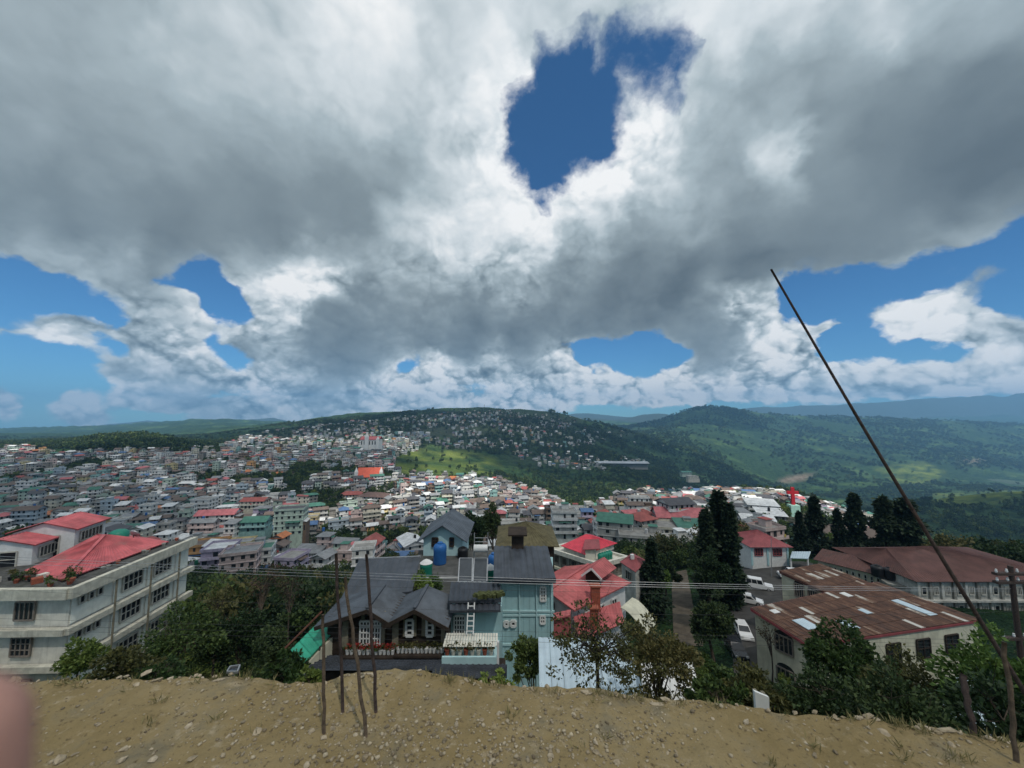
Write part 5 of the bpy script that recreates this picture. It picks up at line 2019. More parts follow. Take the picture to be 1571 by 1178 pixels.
def teal_house():
    D = 25.0
    zt, zb = z_at(888, D), -19
    root = empty('teal_house', (ray_at(800, 950, D).x, D, -18), 0, 'teal painted house with slate roofs and a roof terrace full of water tanks', 'house')
    block((root.location.x, D + 4), 8)
    l, r = ray_at(766, 930, D), ray_at(849, 930, D)
    prism_wall(root, 'wall', 'teal', [(l.x, D, 0), (r.x, D, 0), (r.x + .4, D + 3.9, 0), (l.x + .2, D + 3.9, 0)], zb - 3, zt - .05)
    # wall boards proud of each other
    n = 9
    for i in range(n):
        x0, x1 = l.x + (r.x - l.x) * i / n, l.x + (r.x - l.x) * (i + 1) / n
        mb = MB()
        mb.b2(x0 + .015, D - .03, zb, x1 - .015, D + .01, zt - .1)
        put(mb, 'board', MT['teal'], root)
    for px in (797, 823, 846):
        p = ray_at(px, 930, D - .1)
        mb = MB()
        mb.tube([(p.x, D - .1, zb), (p.x, D - .1, zt - .3)], .05, 6)
        put(mb, 'drain_pipe', MT['teal_trim'], root)
    for y in (937, 943, 988):
        z = z_at(y, D)
        mb = MB()
        mb.b2(l.x, D - .10, z - .06, r.x + .06, D - .02, z + .06)
        put(mb, 'moulding', MT['teal_trim'], root)
    win_px(root, 829, 900, 837, 921, D - .03, nx=2, ny=4, fm='white', fw=.09)
    win_px(root, 829, 944, 836, 956, D - .03, nx=2, ny=2, fm='white', fw=.08)
    win_px(root, 774, 953, 780, 960, D - .03, nx=1, ny=1, fm='white', fw=.11)
    win_px(root, 784, 952, 791, 960, D - .03, nx=1, ny=1, fm='white', fw=.11)
    e0, e1 = ray_at(757, 888, D - .7), ray_at(853, 891, D - .7)
    t0, t1 = ray_at(758, 838, 29.2), ray_at(840, 835, 29.2)
    e1.z = e0.z
    t1.z = t0.z
    roof_part(root, 'roof', 'slate', e0, e1, t0, t1, .45, .05)
    mb = MB()
    for k in range(3):
        z = e0.z + .0 - .09 * k
        mb.bar(Vector((e0.x, e0.y + .05 * k, z - .08)), Vector((e1.x, e1.y + .05 * k, z - .081)), .10, .06)
    put(mb, 'fascia', MT['slate'], root)
    c = ray_at(794, 838, 29.0)
    mb = MB()
    mb.b2(c.x - .45, 28.7, c.z - .8, c.x + .45, 29.3, c.z + 1.0)
    mb.slab([(c.x - .7, 28.3, c.z + 1.05), (c.x + .7, 28.3, c.z + 1.05), (c.x + .7, 29.7, c.z + 1.25), (c.x - .7, 29.7, c.z + 1.25)], .12)
    put(mb, 'chimney', MT['timber'], root)
    # annex: teal wall, french window, stepped sheet roofs
    Da = 22.9
    l, r = ray_at(690, 950, Da), ray_at(770, 950, Da)
    z1 = z_at(930, Da)
    prism_wall(root, 'annex_wall', 'teal', [(l.x, Da, 0), (r.x, Da, 0), (r.x, Da + 2.8, 0), (l.x, Da + 2.8, 0)], zb - 3, z1)
    win_px(root, 697, 944, 713, 972, Da - .03, nx=4, ny=4, fm='white', fw=.07)
    roof_part(root, 'roof', 'slate', ray_at(688, 923, 22.6), ray_at(769, 922, 22.6), ray_at(692, 893, 25.4), ray_at(768, 892, 25.4), .3, .055, False)
    roof_part(root, 'roof', 'slate', ray_at(690, 938, 22.0), ray_at(768, 937, 22.0), ray_at(690, 926, 22.7), ray_at(768, 925, 22.7), .3, .055, False)
    mb = MB()
    a, b = ray_at(732, 917, 22.75), ray_at(768, 916, 22.75)
    for k in range(26):
        t = k / 25
        p = a.lerp(b, t)
        mb.box(p.x, p.y + random.uniform(-.1, .1), p.z + .16, .16, .5, random.uniform(.1, .3), random.uniform(0, 3))
    put(mb, 'moss_strip', MT['moss'], root)
    # balcony: sloping lattice screen, planter
    Db = 20.9
    a, b = ray_at(679, 992, Db + .2), ray_at(764, 992, Db + .2)
    c, d_ = ray_at(684, 971, Db + .9), ray_at(764, 971, Db + .9)
    for k in range(20):
        t0, t1 = k / 20 + .004, (k + 1) / 20 - .004
        mb = MB()
        mb.slab([a.lerp(b, t0), a.lerp(b, t1), c.lerp(d_, t1), c.lerp(d_, t0)], .03)
        put(mb, 'screen_slat', MT['plaster_grey'], root)
    a, b = ray_at(678, 1007, Db), ray_at(764, 1007, Db)
    zb2 = z_at(1020, Db)
    mb = MB()
    mb.b2(a.x, Db - .06, zb2, b.x, Db + .06, a.z)
    mb.b2(a.x, Db + .062, zb2, b.x, Da, zb2 + .12)
    put(mb, 'balcony', MT['teal_trim'], root)
    mb = MB()
    mb.b2(b.x - .06, Db - .07, zb2, b.x + .06, Db + .07, z_at(984, Db))
    put(mb, 'balcony_post', MT['white'], root)
    for i in range(8):
        p = ray_at(686 + i * 9.6, 1007, Db + .35)
        flower_pot((p.x, Db + .35, zb2 + .3), 'flower pot on the teal balcony under the slatted screen, ' + POT_ORD[i], 'olive', 'pots on the teal balcony', 1.15, 'plaster_grey' if i % 3 else 'brick', False, 90 + i)
    # roof terrace
    zf = -12.9
    p0, p1, p2, p3 = ray_at(640, 905, 27.3), ray_at(760, 905, 27.3), ray_at(757, 843, 37), ray_at(640, 843, 37)
    mb = MB()
    mb.slab([(p0.x, 25.6, zf), (p1.x, 25.6, zf), (p2.x, 37.5, zf), (p3.x, 37.5, zf)], .35)
    put(mb, 'terrace_floor', MT['dark_floor'], root)
    mb = MB()
    mb.bar((ray_at(653, 868, 30).x, 30.3, zf + .4), (ray_at(706, 868, 30).x, 30.3, zf + .4), .06, .07)
    put(mb, 'rail', MT['white'], root)
    prism_wall(root, 'terrace_wall', 'timber', [(p0.x, 25.8, 0), (p1.x, 25.8, 0), (p2.x, 37.3, 0), (p3.x, 37.3, 0)], -24, zf - .36)
    for i, (px0, px1) in enumerate(((703, 724), (725.5, 747))):       # two tilted solar collectors
        a, b = ray_at(px0, 893, 26.0), ray_at(px1, 893, 26.0)
        c, d_ = ray_at(px0 + 2, 857, 28.3), ray_at(px1 + 1, 857, 28.3)
        s = empty('solar_collector', (a.x, a.y, a.z), 0, ('left' if i == 0 else 'right') + ' of the two tilted solar collectors on the roof terrace', 'solar collector')
        mb = MB()
        mb.slab([a, b, d_, c], .08)
        put(mb, 'glass_panel', MT['solar'], s)
        mb = MB()
        for u, v in ((a, c), (b, d_), (a, b), (c, d_)):
            mb.bar(u + Vector((0, 0, .01)), v + Vector((0, 0, .01)), .07, .10)
        mb.bar(c - Vector((0, 0, .05)), (c.x, c.y, zf), .06, .06)
        mb.bar(d_ - Vector((0, 0, .05)), (d_.x, d_.y, zf), .06, .06)
        put(mb, 'frame', MT['steel'], s)
    a, b = ray_at(727, 841, 28.8), ray_at(748, 841, 28.8)
    s = empty('water_heater', (a.x, a.y, zf), 0, 'white horizontal drum of the solar water heater on its stand', 'water heater')
    mb = MB()
    mb.tube([a, b], .26, 16)
    put(mb, 'drum', MT['white'], s, False)
    mb = MB()
    for q in (a, b):
        mb.bar((q.x, q.y, q.z - .2), (q.x, q.y + .3, zf), .05, .05)
        mb.bar((q.x, q.y + .35, zf), (q.x, q.y + .35, z_at(818, 29)), .05, .05)
    mb.bar((a.x, a.y + .35, z_at(826, 29)), (b.x, b.y + .35, z_at(826, 29)), .04, .04)
    mb.bar((a.x, a.y + .35, z_at(832, 29)), (b.x, b.y + .35, z_at(832, 29)), .04, .04)
    put(mb, 'stand', MT['steel'], s)
    p = ray_at(675, 852, 34.2)
    tank((p.x, 34.2, zf), .58, 1.75, 'blue_tank', 'large blue water tank in front of the slate-roofed pavilion')
    p = ray_at(654, 865, 31.6)
    tank((p.x, 31.6, zf), .5, 1.2, 'green_tank', 'green water tank with a white cone lid at the terrace corner', True)
    p = ray_at(710, 845, 35.5)
    tank((p.x, 35.5, zf), .48, .95, 'black_tank', 'squat black water tank right of the pavilion')
    p = ray_at(757, 850, 31.5)
    tank((p.x, 31.6, zf), .45, 1.75, 'blue_tank', 'blue water tank behind the solar water heater')
    p = ray_at(752, 860, 29.6)
    tank((p.x, 29.9, zf), .42, 1.45, 'green_tank', 'green water tank with pale lid beside the white heater drum', True)
    for k, (px, py, D_) in enumerate(((668, 868, 29.9), (702, 907, 26.2), (700, 897, 26.8))):
        p = ray_at(px, py, D_)
        flower_pot((p.x, D_, zf), ('pot at the foot of the green tank', 'pot low beside the left solar collector', 'pot against the left solar collector')[k] + ' on the roof terrace', 'mid', 'pots on the roof terrace', 1.6, 'plaster_grey', False, 120 + k)
    for k, (px, py, D_, hh, rr) in enumerate(((641, 905, 26.6, 2.1, 1.15), (657, 893, 27.6, 1.9, .9), (622, 910, 25.9, 1.3, .8), (590, 912, 24.9, .6, .45))):
        p = ray_at(px, py, D_)
        broad_tree('terrace_shrub', (p.x, D_, zf if k < 3 else p.z - .3), hh, (rr, rr * .8, hh * .5), 'fern', 1900 if k < 3 else 350, .15, ('yellow green shrub at the middle of the roof terrace', 'yellow green shrub behind the others on the roof terrace', 'yellow green shrub by the left edge of the terrace', 'small potted bush on the edge of the dark sheet roof')[k], 'shrub', 'shrubs on the roof terrace', 200 + k, 18, .03, spread=.34)
    # ladder against the annex roof
    lad = empty('ladder', ray_at(722, 972, 21.9), 0, 'white ladder leaning on the sheet roof of the teal annex', 'ladder')
    a, b, c, d_ = ray_at(716, 973, 21.6), ray_at(726, 973, 21.6), ray_at(718.5, 924, 22.3), ray_at(728, 924, 22.3)
    for u, v in ((a, c), (b, d_)):
        mb = MB()
        mb.bar(u, v, .06, .06)
        put(mb, 'rail', MT['white'], lad)
    for k in range(6):
        mb = MB()
        t = (k + .6) / 6.4
        mb.bar(a.lerp(c, t), b.lerp(d_, t), .05, .05)
        put(mb, 'rung', MT['white'], lad)


teal_house()


def gable_house(root, name_roof, m_roof, m_wall, px_l, px_r, y_eave, D, depth, rise, z0, ov=.5, ridge_dir='y', gable=True):
    l, r = ray_at(px_l, y_eave, D), ray_at(px_r, y_eave, D)
    z = l.z
    pts = [(l.x, D, 0), (r.x, D, 0), (r.x, D + depth, 0), (l.x, D + depth, 0)]
    prism_wall(root, 'wall', m_wall, pts, z0, z)
    mx = (l.x + r.x) / 2
    if ridge_dir == 'y':
        mb = MB()
        for y in (D, D + depth):
            mb.poly((l.x, y, z), (r.x, y, z), (mx, y, z + rise))
        put(mb, 'gable', MT[m_wall], root)
        a, b = Vector((mx, D - ov, z + rise + .05)), Vector((mx, D + depth + ov, z + rise + .05))
        k = rise / (mx - l.x)
        roof_part(root, name_roof, m_roof, (l.x - ov, D - ov, z - ov * k + .05), (l.x - ov, D + depth + ov, z - ov * k + .05), a, b, .4, .03)
        roof_part(root, name_roof, m_roof, (r.x + ov, D - ov, z - ov * k + .05), (r.x + ov, D + depth + ov, z - ov * k + .05), a, b, .4, .03)
    else:                                               # hipped
        h = min(depth, r.x - l.x) / 2
        c = [Vector(q) for q in ((l.x - ov, D - ov, z), (r.x + ov, D - ov, z), (r.x + ov, D + depth + ov, z), (l.x - ov, D + depth + ov, z))]
        w, d = r.x - l.x, depth
        if w >= d:
            a, b = Vector((l.x + d / 2, D + d / 2, z + rise)), Vector((r.x - d / 2, D + d / 2, z + rise))
            faces = [(c[0], c[1], a, b), (c[1], c[2], b, b + Vector((.02, 0, 0))), (c[2], c[3], b, a), (c[3], c[0], a, a - Vector((.02, 0, 0)))]
        else:
            a, b = Vector((mx, D + w / 2, z + rise)), Vector((mx, D + d - w / 2, z + rise))
            faces = [(c[0], c[1], a, a + Vector((.02, 0, 0))), (c[1], c[2], a, b), (c[2], c[3], b, b - Vector((.02, 0, 0))), (c[3], c[0], b, a)]
        for q in faces:
            roof_part(root, name_roof, m_roof, *q, .45, .03)
    return l, r, z


def pavilion():
    root = empty('pavilion', (ray_at(680, 843, 36).x, 36, -13), 0, 'small pale pavilion with a slate gable roof behind the blue tank', 'pavilion')
    l, r, z = gable_house(root, 'roof', 'slate_light', 'teal_trim', 650, 709, 824, 36, 5.5, 1.15, -14, .55)
    win_px(root, 663, 825, 672, 838, 35.96, nx=2, ny=3, fm='timber', fw=.08)
    win_px(root, 690, 825, 696, 838, 35.96, nx=1, ny=2, fm='timber', fw=.08)
    root = empty('olive_house', (ray_at(812, 838, 42).x, 42, -17), 0, 'house with a mossy olive brown hipped roof behind the teal house', 'house')
    block((root.location.x, 45), 7)
    gable_house(root, 'roof', 'olive_roof', 'timber', 768, 850, 836, 41.5, 6.5, 1.5, -24, .5, 'hip')


pavilion()


def stair_roof():
    root = empty('stair_roof', ray_at(480, 1015, 22), 0, 'bright green plastic sheet roof over a stair, left of the timber house', 'roof')
    b0, b1, t1, t0 = ray_at(446, 997, 21.2), ray_at(466, 1018, 20.4), ray_at(513, 968, 22.2), ray_at(497, 946, 23.2)
    for k in range(4):
        u0, u1 = k / 4, (k + 1) / 4 - .01
        roof_part(root, 'sheet', 'green_sheet', b0.lerp(t0, u0), b0.lerp(t0, u1), b1.lerp(t1, u0), b1.lerp(t1, u1), .3, .02)
    mb = MB()
    a, b = ray_at(466, 1020, 20.6), ray_at(512, 972, 22.2)
    mb.slab([a, b, (b.x, b.y, b.z - 1.0), (a.x, a.y, a.z - 1.2)], .15)
    put(mb, 'stair_wall', MT['cream'], root)
    mb = MB()
    for f in (.1, .5, .9):
        p = b0.lerp(t0, f)
        mb.bar(p, (p.x, p.y, p.z - 4), .08, .08)
        p = b1.lerp(t1, f)
        mb.bar(p, (p.x, p.y, p.z - 4), .08, .08)
    put(mb, 'frame', MT['dark_metal'], root)
    mb = MB()
    mb.tube([ray_at(436, 996, 21.6), ray_at(494, 938, 23.6)], .06, 6)
    put(mb, 'eave_pipe', MT['rusty_pipe'], root)


stair_roof()


# ------------------------------------------------------------------ red-roofed house with chimney, centre right
def red_house():
    root = empty('red_roofed_house', ray_at(905, 985, 34), 0, 'white house under a big salmon red roof with a brick chimney', 'house')
    block(ray_at(905, 950, 36), 9.5)
    R0, R1 = ray_at(840, 907, 32.5), ray_at(903, 869, 38.2)
    R1.z = R0.z
    E0, E1 = ray_at(882, 937, 30.8), ray_at(969, 902, 35.8)
    E1.z = E0.z
    back0 = R0 + (R0 - E0) * 1.0
    back1 = R1 + (R1 - E1) * .6
    back0.z = back1.z = E0.z
    roof_part(root, 'roof', 'salmon_roof', E0, E1, R0, R1, .4, .05)
    roof_part(root, 'roof', 'salmon_roof', back0, back1, R0, R1, .4, .05)
    far = E1 + (R1 - R0) * .5
    roof_part(root, 'roof', 'salmon_roof', E1, E1 + (back1 - E1) * .95, R1 + (R1 - R0) * .04, R1, .35, .03)
    mb = MB()
    mb.bar(R0 + Vector((0, 0, .06)), R1 + Vector((0, 0, .06)), .25, .08)
    put(mb, 'ridge_cap', MT['salmon_roof'], root)
    d = (R1 - R0).normalized()
    s = Vector((d.y, -d.x, 0))
    w0, w1 = E0 - s * .5 + d * .4, E1 - s * .5 - d * .3
    v0, v1 = back0 + s * .5 + d * .4, back1 + s * .5
    prism_wall(root, 'wall', 'white', [w0, w1, v1, v0], -27, E0.z - .05)
    mb = MB()
    mb.poly((w0.x, w0.y, E0.z - .06), (v0.x, v0.y, E0.z - .06), (R0.x + d.x * .4, R0.y + d.y * .4, R0.z - .12))
    put(mb, 'gable', MT['white'], root)
    gz = E0.z
    q0, q1 = w0.lerp(v0, .62) - d * .05, w0.lerp(v0, .40) - d * .05
    window(root, (q0.x, q0.y, gz - 1.5), (q1.x, q1.y, gz - 1.5), (q1.x, q1.y, gz - .2), (q0.x, q0.y, gz - .2), nx=2, ny=2, fm='timber', fw=.08)
    for k in range(3):
        q0, q1 = w0.lerp(w1, .2 + .25 * k) + s * .05, w0.lerp(w1, .30 + .25 * k) + s * .05
        window(root, (q0.x, q0.y, gz - 2.4), (q1.x, q1.y, gz - 2.4), (q1.x, q1.y, gz - .9), (q0.x, q0.y, gz - .9), nx=2, ny=2, fm='white', fw=.08)
    # lower roofs in front
    a, b, c, e = ray_at(888, 986, 28.6), ray_at(958, 955, 31.6), ray_at(951, 917, 34.2), ray_at(880, 940, 31.2)
    roof_part(root, 'lower_roof', 'salmon_roof', a, b, e - Vector((0, 0, .3)), c - Vector((0, 0, .3)), .35, .03)
    prism_wall(root, 'porch_wall', 'white', [a + Vector((.2, .4, 0)), b + Vector((-.4, .3, 0)), c, e], -27, a.z - .1)
    a, b, c, e = ray_at(843, 952, 29.6), ray_at(874, 944, 29.8), ray_at(876, 935, 30.8), ray_at(843, 942, 30.6)
    roof_part(root, 'lower_roof', 'salmon_roof', a, b, e, c, .35, .03)
    prism_wall(root, 'porch_wall', 'salmon_roof', [a + Vector((.2, .3, 0)), b + Vector((-.1, .3, 0)), c + Vector((0, .2, 0)), e], -27, a.z - .12)
    # gabled dormer on the ridge
    g0, g1 = ray_at(907, 871, 34.4), ray_at(927, 857, 37.0)
    g1.z = g0.z
    ea, eb = ray_at(923, 888, 34.0), ray_at(946, 872, 36.4)
    eb.z = ea.z
    la, lb = g0 + (g0 - ea), g1 + (g1 - eb)
    la.z = lb.z = ea.z
    roof_part(root, 'dormer_roof', 'salmon_roof', ea, eb, g0, g1, .3, .025)
    roof_part(root, 'dormer_roof', 'salmon_roof', la, lb, g0, g1, .3, .025)
    mb = MB()
    mb.bar(ea - Vector((0, 0, .08)), g0 - Vector((0, 0, .08)), .06, .16)
    mb.bar(la - Vector((0, 0, .08)), g0 - Vector((0, .01, .081)), .06, .16)
    put(mb, 'barge_board', MT['white'], root)
    mb = MB()
    k = (g1 - g0) * .12
    p0, p1, p2 = ea.lerp(g0, .25) + k, la.lerp(g0, .25) + k, g0 + k
    mb.poly(p0 - Vector((0, 0, .1)), p1 - Vector((0, 0, .1)), p2 - Vector((0, 0, .1)))
    mb.poly(p0 - Vector((0, 0, .1)), p1 - Vector((0, 0, .1)), p1 - Vector((0, 0, 1.2)), p0 - Vector((0, 0, 1.2)))
    put(mb, 'dormer_wall', MT['timber'], root)
    # chimneys
    for px, y0, y1, D_, w in ((913, 899, 928, 32.6, .35), (911, 933, 944, 30.4, .28)):
        t, b = ray_at(px, y0, D_), ray_at(px, y1, D_)
        mb = MB()
        mb.b2(t.x - w, D_ - w * .8, b.z - 1.2, t.x + w, D_ + w * .8, t.z)
        ch = put(mb, 'chimney', MT['brick'], root)
        mb = MB()
        mb.b2(t.x - w - .09, D_ - w * .8 - .09, t.z + .003, t.x + w + .09, D_ + w * .8 + .09, t.z + .12)
        put(mb, 'cap', MT['brick'], ch)
    # barrel awning
    a, b = ray_at(952, 932, 33.2), ray_at(970, 918, 35.0)
    b.z = a.z
    mb = MB()
    dd = Vector((b.y - a.y, -(b.x - a.x), 0)).normalized()
    if dd.x < 0:
        dd = -dd
    prev = None
    for k in range(9):
        t = k / 8
        off = dd * (2.1 * t) + Vector((0, 0, -1.5 * t * t))
        cur = (a + off, b + off)
        if prev:
            mb.slab([prev[0], prev[1], cur[1], cur[0]], .04)
        prev = cur
    put(mb, 'barrel_awning', MT['cream'], root)


red_house()


# ------------------------------------------------------------------ bigger houses of the middle distance
def grey_block():
    root = empty('apartment_block', ray_at(900, 890, 76), 0, 'grey beige apartment block with a bright red hipped roof and five green tanks', 'building')
    zt = -27.4
    N0, Lc, Rc = ray_at(917, 857, 72), ray_at(846, 836, 79.7), ray_at(956, 849, 75.2)
    N0.z = Lc.z = Rc.z = zt
    Bk = Lc + (Rc - N0)
    block((N0 + Bk) / 2, 10)
    prism_wall(root, 'wall', 'concrete', [N0, Rc, Bk, Lc], -42, zt)
    mid = (N0 + Bk) / 2
    for z in (zt, zt - 3.1, zt - 6.2):
        mb = MB()
        pts = [N0, Rc, Bk, Lc]
        ex = [p + (p - mid).normalized() * .75 for p in pts]
        for i in range(4):
            p, q = ex[i], ex[(i + 1) % 4]
            mb.bar((p.x, p.y, z + .1 + .002 * i), (q.x, q.y, z + .1 + .002 * i), .5, .8 if z == zt else .45)
        if z == zt:
            mb.slab([(p.x, p.y, z + .02) for p in ex], .2)
        put(mb, 'floor_band', MT['cream'] if z != zt else MT['plaster_grey'], root)
    for fa, fb in ((Lc, N0), (N0, Rc)):
        d = (fb - fa)
        n = Vector((d.y, -d.x, 0)).normalized()
        if n.dot(fa) > 0:
            n = -n
        for f in range(3):
            for t in ((.08, .16), (.26, .34), (.46, .56), (.68, .76), (.86, .92)):
                p, q = fa + d * t[0] + n * .05, fa + d * t[1] + n * .05
                z = zt - 3.1 * (f + 1)
                window(root, (p.x, p.y, z + 1.0), (q.x, q.y, z + 1.0), (q.x, q.y, z + 2.35), (p.x, p.y, z + 2.35), nx=3, ny=1, fm='frame_brown', fw=.09)
        for t in (.21, .40, .62):
            p = fa + d * t + n * .06
            mb = MB()
            mb.box(p.x, p.y, zt - 6, .35, .35, 11.6, math.atan2(d.y, d.x))
            put(mb, 'pilaster', MT['concrete'], root)
    c = [ray_at(860, 830, 78.5), ray_at(897, 842, 73.6), ray_at(947, 829, 80), ray_at(905, 822, 86)]
    for p in c:
        p.z = zt + 1.25
    ap = (c[0] + c[2]) / 2 + Vector((0, 0, 1.9))
    a2 = ap + (c[1] - c[0]) * .12
    ap = ap - (c[1] - c[0]) * .12
    for q in ((c[0], c[1], ap, a2), (c[1], c[2], a2, a2 + Vector((.02, 0, 0))), (c[2], c[3], a2, ap), (c[3], c[0], ap, ap + Vector((.02, 0, 0)))):
        roof_part(root, 'roof', 'bright_red', *q, .5, .04)
    prism_wall(root, 'penthouse_wall', 'plaster_grey', [p.lerp(ap, .12) for p in c], zt + .1, zt + 1.2)
    s0, s1 = ray_at(898, 853, 73.8), ray_at(913, 851, 74.2)
    prism_wall(root, 'stair_head', 'plaster_grey', [s0, s1, s1 + Vector((1, 3, 0)), s0 + Vector((1, 3, 0))], zt, zt + 2.0)
    mb = MB()
    mb.slab([s0 + Vector((-.6, -.6, 0)) + Vector((0, 0, zt + 2.3 - s0.z)), s1 + Vector((.9, -.5, zt + 2.3 - s1.z)), s1 + Vector((1.6, 3.4, zt + 2.9 - s1.z)), s0 + Vector((.6, 3.4, zt + 2.9 - s0.z))], .12)
    put(mb, 'stair_head_roof', MT['maroon_roof'], root)
    for k in range(5):
        p = ray_at(921 + 3.6 * k, 852 - .8 * k, 73.6 + .35 * k)
        t = tag(link('water_tank', None, None, (p.x, p.y, zt + .1)), ('leftmost', 'second from left', 'middle', 'second from right', 'rightmost')[k] + ' of five green tanks beside the bright red roof', 'water tank', 'green tanks on the apartment block')
        mb = MB()
        mb.lathe([(.5, 0), (.54, .1), (.5, .5), (.54, .55), (.54, 1.1), (.3, 1.35)], 12)
        mb.build('drum', MT['green_tank'], t, True)
        mb = MB()
        mb.lathe([(.2, 1.35), (.2, 1.45), (.05, 1.48)], 10)
        mb.build('lid', MT['green_tank'], t)


grey_block()


def small_houses():
    root = empty('maroon_cottage', ray_at(970, 875, 62), 0, 'cottage under a patched maroon roof right of the salmon red roof', 'house')
    c = [ray_at(951, 862, 62), ray_at(975, 873, 58), ray_at(992, 858, 62.5), ray_at(970, 848, 66)]
    z = c[0].z
    for p in c:
        p.z = z
    ap = (c[0] + c[2]) / 2 + Vector((0, 0, .8))
    block(ap, 5)
    for i in range(4):
        roof_part(root, 'roof', 'maroon_roof', c[i], c[(i + 1) % 4], ap, ap + Vector((.02, 0, 0)), .4, .03)
    prism_wall(root, 'wall', 'dirty_white', [p.lerp(ap, .12) for p in c], z - 6, z - .05)
    mb = MB()
    mb.b2(ap.x - .6, ap.y - .9, ap.z - .2, ap.x - .1, ap.y - .4, ap.z + .5)
    put(mb, 'chimney', MT['white'], root)
    a, b = c[0].lerp(c[1], .3).lerp(ap, .1), c[0].lerp(c[1], .7).lerp(ap, .1)
    window(root, (a.x, a.y - .1, z - 2), (b.x, b.y - .1, z - 2), (b.x, b.y - .1, z - .6), (a.x, a.y - .1, z - .6), nx=3, ny=1, fm='frame', fw=.08)

    root = empty('bungalow', ray_at(1180, 860, 84), 0, 'white bungalow with green corner trim under a dusky pink roof by the car park', 'house')
    block(ray_at(1180, 858, 88), 8)
    l, r, z = gable_house(root, 'roof', 'maroon_roof', 'white', 1153, 1209, 838, 84, 8, 2.4, -38, .7, 'hip')
    for x0, x1 in ((1158, 1170), (1186, 1199)):
        win_px(root, x0, 841.5, x1, 852, 83.95, nx=3, ny=3, fm='maroon_roof', fw=.12)
    for px in (1153.5, 1178, 1208.5):
        p = ray_at(px, 848, 83.9)
        mb = MB()
        mb.b2(p.x - .2, 83.86, z - 4, p.x + .2, 83.97, z - .05)
        put(mb, 'corner_trim', MT['teal'], root)
    root = empty('shed', ray_at(1228, 868, 82), 0, 'open shed with a pale blue sheet roof beside the bungalow', 'shed')
    roof_part(root, 'roof', 'pale_blue_sheet', ray_at(1212, 856, 80), ray_at(1240, 857, 79), ray_at(1215, 846, 85), ray_at(1244, 846, 84), .4, .04)
    for px, D_ in ((1213, 80.3), (1239, 79.4)):
        p = ray_at(px, 857, D_)
        mb = MB()
        mb.bar(p, (p.x, p.y, p.z - 3), .25, .25)
        put(mb, 'post', MT['white'], root)


small_houses()


